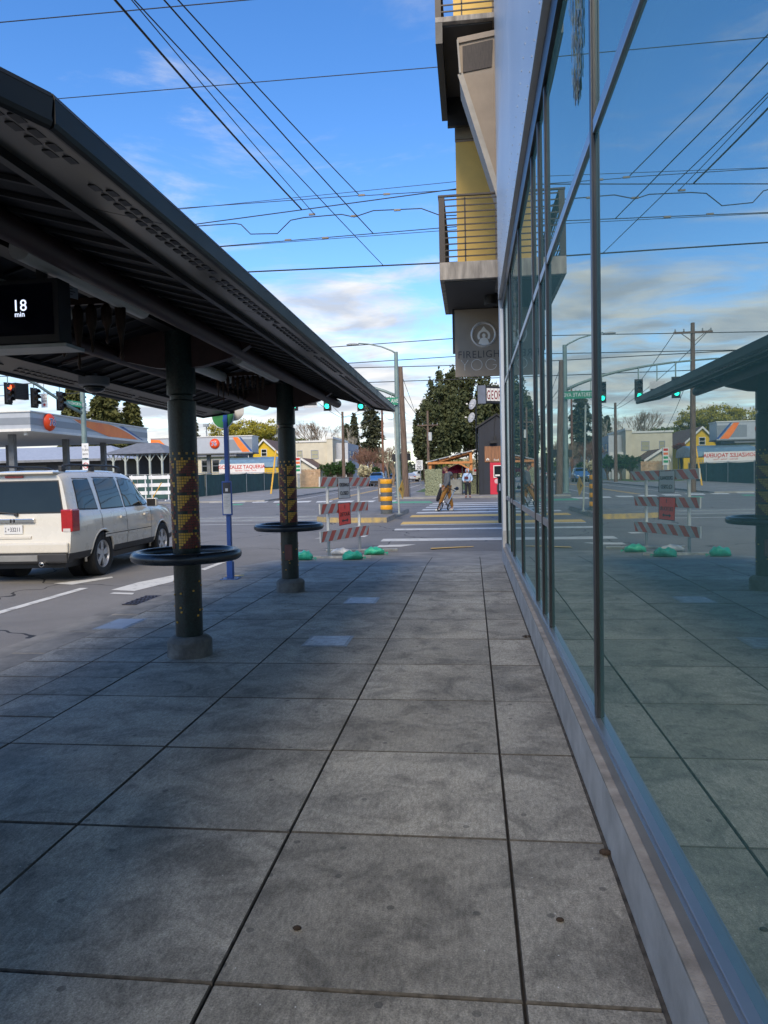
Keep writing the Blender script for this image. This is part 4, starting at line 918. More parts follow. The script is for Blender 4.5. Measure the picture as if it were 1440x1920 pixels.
# ---- white SUV
hd = math.atan2(14.93-12.16, -6.63+6.51); rr = Vector((-6.51, 12.16, -.128)); lf = Vector((-math.sin(hd), math.cos(hd), 0))
suv = thing('parked_suv', 'cream white boxy SUV seen from behind waiting in the lane beside the shelter', 'car', rr+lf*.86, rz=hd, world=False)
ts = [(-1.06, 1.79, .95, .77), (-.95, 1.815, .97, .78), (-.6, 1.83, .985, .785), (0, 1.84, .99, .79), (.8, 1.85, .99, .79), (1.35, 1.83, .99, .785), (1.72, 1.765, .99, .77), (2.05, 1.50, .985, .77), (2.34, 1.24, .98, .80), (2.55, 1.19, .975, .9), (3.1, 1.14, .955, .88), (3.45, 1.03, .92, .84), (3.68, .92, .86, .78), (3.79, .74, .78, .7)]
cs = CarShape(ts, 1.12, .33)
xs_ = [-1.06, -1.0, -.9, -.75, -.55, -.3, 0, .3, .6, .9, 1.2, 1.5, 1.65, 1.75, 1.92, 2.1, 2.26, 2.42, 2.5, 2.7, 2.95, 3.2, 3.45, 3.58, 3.68, 3.75, 3.79]
bo = cs.body(xs_).build('body', [M_SUV, M_CLADD], suv, smooth=True); cut_arches(bo, (0, 2.775), .375, .99)
add_wheels(suv, [(0, -.86), (0, .86), (2.775, -.86), (2.775, .86)])
for s_ in (-1, 1):
    for nm, P in (('quarter_window', [(-.74, 1.19), (-.10, 1.17), (-.17, 1.67), (-.70, 1.67)]), ('door_window', [(.06, 1.165), (.93, 1.165), (.86, 1.69), (.04, 1.69)]), ('door_window', [(1.03, 1.165), (2.14, 1.165), (1.66, 1.64), (1.0, 1.69)])):
        wn = cs.patch(bil(P), 8, 6, s_, .006).build(nm, M_CARGLASS, suv, smooth=True, fix=False)
        # rubber surround
        Q = [(P[0][0]-.025, P[0][1]-.02), (P[1][0]+.025, P[1][1]-.02), (P[2][0]+.025, P[2][1]+.022), (P[3][0]-.025, P[3][1]+.022)]
        cs.patch(bil(Q), 8, 6, s_, .003).build('window_trim', M_CLADD, wn, smooth=True, fix=False)
    for x in (-.02, .985, 2.16): cs.patch(bil([(x-.006, .48), (x+.006, .48), (x+.006, 1.13), (x-.006, 1.13)]), 1, 8, s_, .0025).build('door_seam', M_BLACK, suv, fix=False)
    for x in (.78, 1.86):
        y = s_*(cs.sideY(x, .98)+.02); MB().bx(x-.10, x+.10, y-.012, y+.012, .965, .995).bx(x-.12, x-.10, y-.03*1, y+.012, .96, 1.0).build('door_handle', M_SUV, suv, bevel=.006)
    for x0_, x1_ in ((.04, .96), (1.0, 2.1)):
        cs.patch(bil([(x0_, .66), (x1_, .66), (x1_, .735), (x0_, .735)]), 6, 2, s_, .014).build('side_moulding', M_SUV, suv, fix=False)
        cs.patch(bil([(x0_, .70), (x1_, .70), (x1_, .715), (x0_, .715)]), 6, 1, s_, .016).build('moulding_strip', M_CLADD, suv, fix=False)
    for x in (0, 2.775):
        pts = []
        for i in range(21):
            a = R(-12)+R(204)*i/20; px_, pz_ = x+.428*math.cos(a), .375+.428*math.sin(a); pts.append((px_, s_*(cs.sideY(px_, max(pz_, .36))-.014), pz_))
        MB().tube(pts, .024, 8).build('wheel_flare', M_SUV, suv, smooth=True)
        MB().cyl((x, s_*.5, .375), (x, s_*.72, .375), .40, n=28).build('wheel_well', M_BLACK, suv)
    # tail light, mirror, rails
    tl = MB().bx(-1.072, -.82, -.982 if s_ < 0 else .79, -.79 if s_ < 0 else .982, .83, 1.19).build('tail_light', M_TAIL, suv, bevel=.02)
    y0_ = s_*.885; MB().bx(-1.079, -1.072, y0_-.06, y0_+.06, .835, .885).build('reverse_lens', mat('clear lens', (.6, .55, .52), .2), tl)
    MB().box((2.02, s_*1.07, 1.20), (.13, .20, .17)).build('mirror', M_SUV, suv, bevel=.03); MB().box((1.953, s_*1.07, 1.20), (.006, .17, .14)).build('mirror_glass', M_BLACK, suv)
    MB().tube([(-.75, s_*.66, 1.80), (-.68, s_*.66, 1.90), (-.4, s_*.66, 1.915), (1.1, s_*.66, 1.915), (1.35, s_*.66, 1.89), (1.45, s_*.66, 1.78)], .022, 10).build('roof_rail', M_CLADD, suv, smooth=True)
    for x in (-.72, .3, 1.36): MB().bx(x-.07, x+.07, s_*.66-.03, s_*.66+.03, 1.80, 1.895).build('rail_foot', M_CLADD, suv, bevel=.015)
def rearX(z): return cs.warp(-1.06, z)
def rpatch(y0_, y1_, z0_, z1_, off, nv=5, taper=0.):
    b = MB(); vs = []
    for j in range(nv+1):
        z = z0_+(z1_-z0_)*j/nv; t_ = 1-taper*j/nv
        for y in (y0_, y1_): vs.append((rearX(z)-off, y*t_, z))
    b.add(vs, [(2*j, 2*j+1, 2*j+3, 2*j+2) for j in range(nv)]); return b
rpatch(-.83, .83, 1.13, 1.66, .004, taper=.115).build('glass_surround', M_CLADD, suv, fix=False)
rpatch(-.81, .81, 1.15, 1.64, .008, taper=.115).build('rear_window', M_CARGLASS, suv, fix=False)
MB().bx(-1.09, -.72, -.70, .70, 1.765, 1.80).build('roof_spoiler', M_SUV, suv, bevel=.012)
MB().bx(-1.005, -.985, -.15, .15, 1.71, 1.745).build('high_brake_light', M_TAIL, suv, bevel=.006)
tail = rpatch(-.90, .90, .50, .505, .01)
MB().bx(-1.155, -1.0, -.93, .93, .50, .665).build('rear_bumper', M_SUV, suv, bevel=.03, seg=3)
MB().bx(-1.135, -.9, -.90, .90, .335, .499).build('lower_valance', M_CLADD, suv, bevel=.03)
MB().bx(-1.15, -1.13, -.42, .42, .37, .47).build('skid_plate', mat('grey plastic', (.22, .22, .21), .5), suv, bevel=.01)
MB().bx(-1.10, -1.05, -.30, .30, .73, .775).build('plate_shelf', M_SUV, suv, bevel=.008)
MB().bx(-1.098, -1.05, -.36, .36, .985, 1.055).build('chrome_garnish', M_CHROME, suv, bevel=.012)
pl_ = MB().bx(-1.085, -1.066, -.155, .155, .81, .955).build('number_plate', mat('plate white', (.70, .70, .68), .5, var=.04), suv, bevel=.003)
cs_in = Vector((-1.0, 0, 0))
text('33211', mat('plate ink', (.03, .03, .08), .5), pl_, (-1.088, -.035, .85), (0, -1, 0), (0, 0, 1), .07, name='plate_digits', ext=.0008, wscale=.75)
text('T', MATS['plate ink'], pl_, (-1.088, .125, .885), (0, -1, 0), (0, 0, 1), .032, name='plate_digits', ext=.0008); text('R', MATS['plate ink'], pl_, (-1.088, .125, .84), (0, -1, 0), (0, 0, 1), .032, name='plate_digits', ext=.0008); text('P', MATS['plate ink'], pl_, (-1.088, .075, .865), (0, -1, 0), (0, 0, 1), .035, name='plate_digits', ext=.0008)
em = MB().bx(-1.112, -1.10, .022, .034, .992, 1.05).bx(-1.112, -1.10, -.034, -.022, .992, 1.05).bx(-1.111, -1.101, -.022, .022, 1.016, 1.028).build('emblem', M_CLADD, suv)
MB().tube([(rearX(1.13)-.03, -.05, 1.13), (rearX(1.15)-.03, .25, 1.165), (rearX(1.18)-.02, .5, 1.165)], .012, 6).cyl((rearX(1.12)-.04, -.05, 1.12), (rearX(1.12)+.02, -.05, 1.12), .03).build('rear_wiper', M_CLADD, suv)
ex = MB().lathe([(.042, 0), (.042, -.16), (.035, -.16), (.033, -.02)], 20, (-1.06, -.52, .33), (1, 0, 0)).build('exhaust_pipe', M_CHROME, suv, smooth=True, auto=40)
MB().bx(-.95, 3.5, -.78, .78, .24, .34).build('underbody', M_BLACK, suv)
MB().quad((1.76, -.70, 1.74), (1.76, .70, 1.74), (2.33, .78, 1.262), (2.33, -.78, 1.262)).build('windscreen', M_CARGLASS, suv, fix=False)
# ---- generic far cars
def far_car(loc, rz, paint, label, kind='suv', lights=True, cat='car', group=None):
    t = thing('far_car', label, cat, loc, rz=rz, world=False, group=group)
    if kind == 'suv': tb = [(-.95, 1.45, .86, .62), (-.7, 1.6, .9, .66), (.4, 1.66, .92, .68), (1.2, 1.6, .92, .67), (1.75, 1.22, .91, .75), (2.1, 1.02, .9, .8), (2.9, .92, .86, .8), (3.35, .75, .78, .7)]; belt, wb = 1.0, 2.6
    elif kind == 'sedan': tb = [(-.95, .98, .82, .7), (-.5, 1.05, .88, .75), (.05, 1.38, .9, .6), (.8, 1.44, .9, .62), (1.4, 1.28, .9, .62), (1.85, .98, .89, .78), (2.9, .85, .85, .78), (3.4, .68, .76, .7)]; belt, wb = .92, 2.65
    else: tb = [(-1.3, 1.12, .95, .9), (.55, 1.13, .97, .9), (.75, 1.85, .97, .72), (1.7, 1.86, .97, .72), (2.2, 1.35, .97, .8), (2.4, 1.18, .96, .85), (3.5, 1.08, .94, .85), (3.8, .85, .88, .8)]; belt, wb = 1.15, 3.0
    c = CarShape(tb, belt, .28, .05, tb[0][0]); xs = sorted(set([r[0] for r in tb]+list(np.linspace(tb[0][0], tb[-1][0], 18))))
    c.body(xs).build('body', [paint, M_CLADD], t, smooth=True, auto=40)
    add_wheels(t, [(0, -.76), (0, .76), (wb, -.76), (wb, .76)], .33, .22)
    zt = max(r[1] for r in tb); g = zt-belt
    x0 = {'suv': -.5, 'sedan': .1, 'pickup': .85}[kind]; x1 = {'suv': 1.4, 'sedan': 1.35, 'pickup': 1.85}[kind]
    for s_ in (-1, 1): c.patch(bil([(x0, belt+.04), (x1+.25, belt+.04), (x1-.2, zt-.13), (x0+.12, zt-.13)]), 6, 4, s_, .008).build('side_window', M_CARGLASS, t, fix=False)
    # windscreen on the slope between roof and bonnet
    xa = {'suv': (1.27, 1.72), 'sedan': (1.42, 1.82), 'pickup': (1.8, 2.28)}[kind]
    za = [interp(tb, x)[0] for x in xa]
    wy = .58; MB().quad((xa[0], -wy, za[0]+.012), (xa[0], wy, za[0]+.012), (xa[1], wy+.1, za[1]+.012), (xa[1], -wy-.1, za[1]+.012)).build('windscreen', M_CARGLASS, t, fix=False)
    xf = tb[-1][0]; zf_ = tb[-1][1]
    for s_ in (-1, 1):
        MB().box((xf-.05, s_*.60, zf_-.04), (.14, .24, .10)).build('headlight', mat('headlamp', (.6, .6, .58), .15), t, bevel=.02)
        MB().box((tb[0][0]+.0, s_*.68, .85), (.06, .2, .18)).build('tail_light', M_TAIL, t, bevel=.02)
    MB().box((xf+.0, 0, .5), (.05, 1.0, .22)).build('grille', M_BLACK, t, bevel=.02); MB().box((tb[0][0]-.01, 0, .75), (.03, .34, .12)).build('number_plate', M_WHITE, t)
    if kind == 'suv' or kind == 'pickup': MB().quad((tb[0][0]+.02, -.55, belt+.08), (tb[0][0]+.02, .55, belt+.08), (tb[0][0]+.16, .5, zt-.22), (tb[0][0]+.16, -.5, zt-.22)).build('rear_window', M_CARGLASS, t, fix=False)
    return t
def cpaint(n, c): return mat(n, c, .28, .1, var=.03, coat=.7, coords='obj', rvar=.04)
def at_road(px, py, dz=0.): p = G(px, py, dz); return p
p = G(703, 912); far_car((p.x, p.y+3, zr(p.y+3)), R(-90), cpaint('blue paint', (.06, .16, .36)), 'light blue SUV coming out of the far street with its bonnet toward the crossing', 'suv')
p = G(732, 909); far_car((p.x-.6, p.y+12, zr(p.y+12)), R(-90), cpaint('dark grey paint', (.05, .05, .055)), 'dark grey car queued in the far street behind the blue one', 'sedan')
p = G(771, 903); far_car((p.x, p.y, zr(p.y)), R(90), cpaint('silver paint', (.32, .33, .36)), 'silver car driving away on the far street past the utility pole', 'sedan')
p = G(790, 902.5); far_car((p.x+.3, p.y-1, zr(p.y-1)), R(-90), cpaint('pale truck paint', (.46, .44, .36)), 'pale pickup truck parked facing the crossing by the speed limit sign', 'pickup', cat='truck')
p = G(758, 905); far_car((p.x, p.y+25, zr(p.y+25)), R(90), cpaint('white far paint', (.6, .6, .6)), 'small white car far down the street', 'suv')
p = PY(226, 893, 58); far_car((p.x-1.3, 58, zr(58)+.082), R(10), cpaint('white van paint', (.62, .62, .62)), 'white van parked on the forecourt behind the cream SUV', 'suv')
# ================================================================ SIGNALS, POLES, SIGNS
M_POLEG = mat('grey green steel', (.20, .27, .25), .5, .2, var=.12, vscale=3); M_SIGB = mat('signal black', (.012, .012, .013), .5, var=.2); M_SIGNG = mat('street sign green', (.01, .22, .12), .4, var=.05)
M_GREENL = mat('green lamp', (.02, .3, .2), .4, emit=(.02, .95, .62), estr=1.6, var=.02); M_REDL = mat('red lamp', (.3, .02, .01), .4, emit=(1., .10, .03), estr=1.5, var=.02); M_OFF = mat('unlit lens', (.03, .02, .02), .3, var=.2); M_OFFA = mat('unlit amber lens', (.10, .05, .01), .3, var=.2)
def sig_head(t_parent, c, face, h=1.32, w=.52, lit=2, hanger=None):
    """signal head as a part of its mast; face = horizontal facing vector"""
    f = Vector(face).normalized(); s_ = Vector((-f.y, f.x, 0)); M3 = Matrix((s_, -f, Vector((0, 0, 1)))).transposed(); c = Vector(c)
    hd_ = MB().box(c, (w, .02, h), M=M3).build('backplate', M_SIGB, t_parent, bevel=.004)
    MB().box(c+f*.09, (.36, .16, h*.86), M=M3).build('housing', M_SIGB, hd_, bevel=.02)
    for k in range(3):
        cc = c+f*.175+Vector((0, 0, (1-k)*h*.285)); mt = [M_OFF, M_OFFA, M_OFF][k]
        if k == lit: mt = [M_REDL, M_OFFA, M_GREENL][k]
        MB().lathe([(.0001, .02), (.08, .012), (.145, 0)], 20, cc, f).build('lens', mt, hd_, smooth=True)
        vz = MB(); n = 14; vs = []
        for i in range(n+1):
            a = R(-15)+R(210)*i/n; d = s_*math.cos(a)*.165+Vector((0, 0, math.sin(a)*.165)); vs += [cc+d, cc+d+f*(.26 if True else 0)]
        vz.add(vs, [(2*i, 2*i+1, 2*i+3, 2*i+2) for i in range(n)]); vz.build('visor', M_SIGB, hd_, fix=False)
    return hd_
def plate(t_parent, P, m, name='panel', th=.006):
    P = [Vector(p) for p in P]; n = (P[1]-P[0]).cross(P[3]-P[0]).normalized(); return MB().prism(P, n*th).build(name, m, t_parent)
# far mast with green lights
pb = G(748, 930, .1); YM = pb.y; zb0 = zr(YM)+.1
mast = thing('signal_mast', 'tall grey-green signal mast with curved arm, street lamp and red hand at the far corner', 'traffic light', (pb.x, YM, zb0))
ztop = PY(744, 660, YM).z; xt = pb.x
MB().tube([(xt, YM, zb0), (xt, YM, zb0+4), (xt, YM, ztop)], [.19, .165, .125], 16).build('pole', M_POLEG, mast, smooth=True, auto=50)
MB().box((xt, YM, zb0+.03), (.55, .55, .06)).build('base_plate', M_POLEG, mast)
a0 = PY(743, 743, YM); pts = [Vector((xt, YM, a0.z))]
for px_, py_ in ((720, 733), (690, 724), (642, 715), (600, 710), (557, 707), (515, 706), (480, 706)): q = PY(px_, py_, YM); pts.append(Vector((q.x, YM, q.z)))
MB().tube(pts, [.10, .095, .09, .08, .07, .06, .055, .05], 12).build('mast_arm', M_POLEG, mast, smooth=True)
lp = [PY(744, 664, YM), PY(735, 658, YM), PY(715, 650, YM), PY(690, 645, YM), PY(672, 644, YM)]
MB().tube([(p.x, YM, p.z) for p in lp], [.06, .05, .045, .04, .04], 10).build('lamp_arm', M_POLEG, mast, smooth=True)
le = PY(661, 646, YM); MB().ball((le.x, YM, le.z), (.42, .16, .09), 14, 8).build('lamp_head', mat('lamp head grey', (.35, .36, .36), .4), mast, smooth=True)
def arm_z(x): xs = [p.x for p in pts][::-1]; zs_ = [p.z for p in pts][::-1]; return float(np.interp(x, xs, zs_))
for px_, lt_ in ((678, 2), (615, 2), (553, 2)):
    c = PY(px_, 752, YM); sig_head(mast, (c.x, YM-.22, c.z), (0, -1, 0), lit=lt_)
    MB().bx(c.x-.03, c.x+.03, YM-.2, YM-.12, c.z+.5, arm_z(c.x)).build('hanger', M_POLEG, mast)
q0, q1 = PY(680, 746.5, YM-.3), PY(746, 745, YM-.3); q2, q3 = PY(746, 759, YM-.3), PY(680, 760.5, YM-.3)
ns = thing('street_name_sign', 'green street name sign reading N INTERSTATE AVE on the far signal mast', 'sign', q3)
MB().prism([q0, q1, q2, q3], (0, .03, 0)).build('panel', M_SIGNG, ns); text('N INTERSTATE AVE', M_WHITE, ns, (q3.lerp(q2, .5))+Vector((0, -.006, .13)), (1, 0, 0), (0, 0, 1), .25, wscale=.80)
for px_ in (700, 735): c = PY(px_, 746, YM); MB().bx(c.x-.02, c.x+.02, YM-.28, YM-.22, c.z-.05, arm_z(c.x)).build('bracket', M_POLEG, ns)
qs = [PY(538, 736, YM-.3), PY(608, 733, YM-.3), PY(608, 761, YM-.3), PY(568, 762, YM-.3)]
lane = thing('lane_sign', 'pale lane control sign hung on the far signal arm between two lights', 'sign', qs[2])
c_ = PY(584, 755, YM); MB().bx(c_.x-.45, c_.x+.45, YM-.27, YM-.25, c_.z-.35, c_.z+.55).build('panel', mat('sign pale', (.55, .55, .54), .5), lane); MB().bx(c_.x-.4, c_.x+.4, YM-.28, YM-.271, c_.z-.2, c_.z+.1).build('dark_band', M_SIGB, lane); MB().bx(c_.x-.03, c_.x+.03, YM-.24, YM-.2, c_.z+.5, arm_z(c_.x)).build('bracket', M_POLEG, lane)
# pedestrian signals on the mast
pc = PY(760.5, 857, YM-.15)
ps = MB().box((pc.x, YM-.2, pc.z), (.66, .2, .46)).build('pedestrian_signal', M_SIGB, mast, bevel=.02)
hx, hz = pc.x-.12, pc.z
hb = MB()
hb.poly([(hx-.09, YM-.303, hz-.17), (hx+.07, YM-.303, hz-.17), (hx+.11, YM-.303, hz-.02), (hx+.08, YM-.303, hz+.05), (hx-.10, YM-.303, hz+.05)])
for k, (dx, l) in enumerate(((-.085, .13), (-.035, .16), (.015, .15), (.062, .11))): hb.quad((hx+dx-.02, YM-.3035, hz+.04), (hx+dx+.02, YM-.3035, hz+.04), (hx+dx+.02, YM-.3035, hz+.04+l), (hx+dx-.02, YM-.3035, hz+.04+l))
hb.poly([(hx+.09, YM-.3035, hz-.10), (hx+.15, YM-.3035, hz-.02), (hx+.13, YM-.3035, hz+.02), (hx+.08, YM-.3035, hz-.02)])
hb.build('hand_symbol', M_REDL, ps, fix=False)
pc2 = PY(740, 858, YM); MB().box((xt-.28, YM+.05, pc2.z), (.2, .45, .46)).build('pedestrian_signal', M_SIGB, mast, bevel=.02)
s_a = PY(757, 875, YM-.2); MB().bx(s_a.x-.13, s_a.x+.13, YM-.22, YM-.2, s_a.z-.22, s_a.z+.22).build('small_sign', M_WHITE, mast); MB().bx(s_a.x-.09, s_a.x+.09, YM-.226, YM-.221, s_a.z-.02, s_a.z+.16).build('sign_symbol', M_RED, mast)
MB().bx(xt-.24, xt+.32, YM-.06, YM-.02, s_a.z+.0, s_a.z+.04).build('bracket', M_SIGB, mast)
s_b = PY(742, 877, YM); MB().bx(s_b.x-.02, s_b.x+.0, YM-.3, YM+.2, s_b.z-.3, s_b.z+.3).build('small_sign', M_STEEL, mast)
# utility poles
def util_pole(px, pyb, pyt, Y, label, arm=True, r=.16, m=M_WOODPOLE, armz=.9, lean=0., zbase=None):
    b = PY(px, 900, Y); zb_ = zr(Y)+.05; zt = PY(px, pyt, Y).z; t = thing('utility_pole', label, 'utility pole', (b.x, Y, zb_))
    MB().tube([(b.x, Y, zb_-.1), (b.x+lean*.5, Y, (zb_+zt)/2), (b.x+lean, Y, zt)], [r*1.15, r, r*.72], 12).build('pole', m, t, smooth=True, auto=50)
    if arm:
        za = zt-armz; xa = b.x+lean*.95
        MB().bx(xa-1.15, xa+1.15, Y-.16, Y-.06, za-.06, za+.06).build('crossarm', m, t)
        for k in (-1.05, -.55, .55, 1.05): MB().lathe([(.05, 0), (.06, .05), (.03, .09), (.05, .14), (.02, .18)], 8, (xa+k, Y-.11, za+.06)).build('insulator', mat('insulator', (.25, .27, .27), .3), t)
        for k in (-1, 1): MB().bar((xa+k*.7, Y-.13, za-.05), (xa, Y-.1, za-.6), .04, .04).build('brace', m, t)
    return t, Vector((b.x+lean, Y, zt))
pw = G(763, 932, .1)
w1, w1t = util_pole(761, 932, 687, pw.y+.6, 'thick brown wooden utility pole standing right beside the far signal mast', arm=False, r=.185, lean=-.2)
MB().tube([PY(768, 895, pw.y-.3), PY(769, 932, pw.y-.3)], .02, 6).build('conduit', M_BLACK, w1)
w2, w2t = util_pole(804, 880, 770, 82, 'thin weathered pole with crossarm in front of the big pines', armz=1.6, r=.15); MB().cyl((w2t.x+.25, 81.8, w2t.z-3.3), (w2t.x+.25, 81.8, w2t.z-2.4), .2).build('transformer', mat('pale transformer', (.5, .5, .48), .5), w2, smooth=True, auto=40)
w3, w3t = util_pole(645, 890, 772, 79, 'grey wooden utility pole rising from the rounded bushes', arm=False, r=.17)
w4, w4t = util_pole(719, 890, 742, 100, 'reddish wooden utility pole beside the bare branches', armz=.3, r=.16, m=mat('reddish pole wood', (.20, .09, .055), .9, var=.3, vscale=6))
w5, w5t = util_pole(528, 920, 640, 48, 'tall utility pole with crossarm on the forecourt side of the far street', armz=.6, r=.17)
# yellow guy guard
gy = G(508, 926, .1); gg = thing('guy_wire_guard', 'yellow guy wire guard slanting up beside the gas station fence', 'guy guard', (gy.x, gy.y, gy.z))
MB().cyl(gy, gy+Vector((.25, 1.0, 3.6)), .07, n=8).build('guard', M_GOLDP, gg); MB().cyl(gy+Vector((.25, 1.0, 3.6)), (w5t.x, w5t.y, w5t.z-1.5), .02, n=5).build('cable', M_STEEL, gg)
# left mast with dark signals over the crossing
YL = 45.4; lb = PY(162, 920, YL); lz = zr(YL)+.09
ml = thing('signal_mast', 'green-grey signal mast with arm of dark signals in front of the orange-striped fuel canopy', 'traffic light', (lb.x, YL, lz))
lt_ = PY(150, 715, YL); MB().tube([(lb.x, YL, lz), (lb.x, YL, lt_.z)], [.19, .15], 16).build('pole', M_POLEG, ml, smooth=True, auto=50)
am = [Vector((lb.x, YL, PY(154, 776, YL).z)), PY(128, 761, YL-1), PY(100, 742, YL-2), PY(70, 722, YL-3), PY(30, 700, YL-4), PY(-40, 672, YL-6)]
MB().tube(am, [.11, .1, .09, .085, .075, .06], 12).build('mast_arm', M_POLEG, ml, smooth=True)
fc = Vector((.93, -.36, 0))
for (px_, py_, Yq, hh) in ((112, 752, YL-1.6, 1.2), (64, 746, YL-3.1, 1.22), (15, 738, YL-4.4, 1.3)):
    c = PY(px_, py_, Yq); sig_head(ml, c, fc, h=hh, w=.5, lit=0 if px_ == 15 else 9)
    MB().cyl((c.x, c.y, c.z+.4), (c.x, c.y, c.z+1.4), .03, n=6).build('hanger', M_POLEG, ml)
bx_ = PY(38, 734, YL-3.7); M3 = Matrix.Rotation(math.atan2(fc.y, fc.x)+PI/2, 3, 'Z')
lv = MB().box(bx_, (.9, .35, .95), M=M3).build('blank_out_sign', M_SIGB, ml, bevel=.02)
for i in range(9): MB().box(bx_+fc*.19+Vector((0, 0, .38-i*.095)), (.8, .07, .03), M=M3).build('louvre', M_SIGB, lv)
nt_ = thing('no_turn_sign', 'white NO TURN ON RED sign hung between dark signals on the left arm', 'sign', PY(83, 765, YL-2.4))
c = PY(83, 751, YL-2.4); xs2 = Vector((1, 0, 0)); MB().bx(c.x-.2, c.x+.2, c.y-.01, c.y+.01, c.z-.43, c.z+.43).build('panel', M_WHITE, nt_)
for i, s_ in enumerate(('NO', 'TURN', 'ON RED')): text(s_, M_TXT, nt_, (c.x, c.y-.013, c.z+.25-i*.17), (1, 0, 0), (0, 0, 1), .11, wscale=.8 if i < 2 else .62)
MB().cyl((c.x, c.y-.012, c.z-.26), (c.x, c.y-.016, c.z-.26), .08).build('red_dot', M_RED, nt_); MB().cyl((c.x, c.y, c.z+.43), (c.x, c.y, c.z+1.1), .02, n=6).build('hanger', M_STEEL, nt_)
ks = thing('street_name_sign', 'green street name sign reading N KILLINGSWORTH ST on the left signal mast', 'sign', PY(135, 765, YL-.6))
k0, k1, k2, k3 = PY(119, 749, YL-1.1), PY(153, 753.5, YL-.25), PY(153, 764.5, YL-.25), PY(119, 758.5, YL-1.1)
k3.x, k3.y = k0.x, k0.y; k2.x, k2.y = k1.x, k1.y
nn = (k1-k0).cross(k3-k0).normalized(); nn = nn if nn.y < 0 else -nn
MB().prism([k0, k1, k2, k3], -nn*.03).build('panel', M_SIGNG, ks); text('N KILLINGSWORTH ST', M_WHITE, ks, k3.lerp(k2, .5)+nn*.006+Vector((0, 0, .09)), (k2-k3), (k0-k3), .20, wscale=.52)
us = thing('u_turn_sign', 'white U TURN PERMITTED sign on the left signal mast', 'sign', PY(160, 859, YL-.25))
c = PY(160, 845, YL-.25); MB().bx(c.x-.23, c.x+.23, c.y-.01, c.y+.01, c.z-.47, c.z+.47).build('panel', M_WHITE, us)
for i, (s_, h_, w_) in enumerate((('U', .16, 1), ('TURN', .16, .75), ('PERMITTED', .11, .5))): text(s_, M_TXT, us, (c.x, c.y-.013, c.z+.22-i*.25), (1, 0, 0), (0, 0, 1), h_, wscale=w_)
us2 = thing('no_truck_turn_sign', 'white prohibition sign with red ring below the U turn sign', 'sign', PY(161, 886, YL-.25))
c = PY(161, 873, YL-.25); MB().bx(c.x-.23, c.x+.23, c.y-.01, c.y+.01, c.z-.40, c.z+.36).build('panel', M_WHITE, us2)
MB().torus((c.x, c.y-.014, c.z), .17, .024, 28, 4, (0, 1, 0)).bar((c.x-.12, c.y-.016, c.z+.12), (c.x+.12, c.y-.016, c.z-.12), .01, .04).build('ring', M_RED, us2); MB().bx(c.x-.09, c.x+.02, c.y-.015, c.y-.011, c.z-.05, c.z+.07).bx(c.x+.02, c.x+.09, c.y-.015, c.y-.011, c.z-.05, c.z+.02).build('truck_symbol', M_TXT, us2)
# bollard, cabinet and edge-on warning sign on the island
ib = G(725, 963, .16); bd = thing('bollard', 'fat grey bollard with four bright yellow bands on the refuge island', 'bollard', ib); hB = (963-897)*ib.y/F_PX
MB().lathe([(.205, 0), (.205, hB*.93), (.19, hB*.97), (.12, hB), (.0001, hB+.02)], 28, ib).build('post', mat('bollard grey', (.10, .11, .11), .6, var=.15), bd, smooth=True, auto=40)
for k in range(4):
    z = ib.z+hB*(.12+.245*k); MB().lathe([(.207, z), (.213, z+.01), (.213, z+hB*.115), (.207, z+hB*.125)], 28, (ib.x, ib.y, 0)).build('reflective_band', mat('amber band', (.85, .40, .02), .4, var=.05), bd, smooth=True, auto=40)
cb = G(716, 961, .16); cbx = thing('controller_box', 'thin grey-brown sign panel with a pale sticker standing behind the banded bollard', 'sign', (cb.x, cb.y+.8, cb.z))
z1 = PY(712, 897, cb.y+.8).z; z0_ = PY(712, 941, cb.y+.8).z; xa, xb = PY(709, 920, cb.y+.8).x, PY(724, 920, cb.y+.8).x
MB().bx(xa, xb, cb.y+.8, cb.y+.86, z0_, z1).build('panel', mat('brown grey panel', (.20, .16, .13), .6, var=.2), cbx, bevel=.01); MB().bx(xa+.05, xa+.14, cb.y+.79, cb.y+.799, z0_+.28, z0_+.5).build('sticker', M_WHITE, cbx); MB().cyl((xb-.08, cb.y+.87, cb.z-.0), (xb-.08, cb.y+.87, z0_+.1), .03).build('post', M_STEEL, cbx)
wp = G(748.5, 964.5, .16); wsn = thing('warning_sign', 'yellow diamond warning sign seen edge-on on a thin pale post on the island', 'sign', wp)
MB().tube([wp, wp+Vector((-.1, 0, 3.5))], .032, 10).build('post', mat('pale post', (.42, .46, .42), .5, var=.1), wsn, smooth=True, auto=50)
MB().cyl(wp, wp+Vector((0, 0, .04)), .12).build('base_plate', M_STEEL, wsn)
zc = PY(749, 918, wp.y).z; MB().prism([(wp.x+.03, wp.y-.32, zc), (wp.x+.03+.10, wp.y, zc+.33), (wp.x+.03+.13, wp.y+.32, zc), (wp.x+.03+.10, wp.y, zc-.33)], (.008, -.002, 0)).build('diamond', M_GOLDP, wsn)
MB().prism([(wp.x+.034+.04, wp.y-.2, zc+.02), (wp.x+.04+.08, wp.y, zc+.12), (wp.x+.04+.08, wp.y, zc-.12)], (.001, -.012, 0)).build('symbol', M_TXT, wsn)
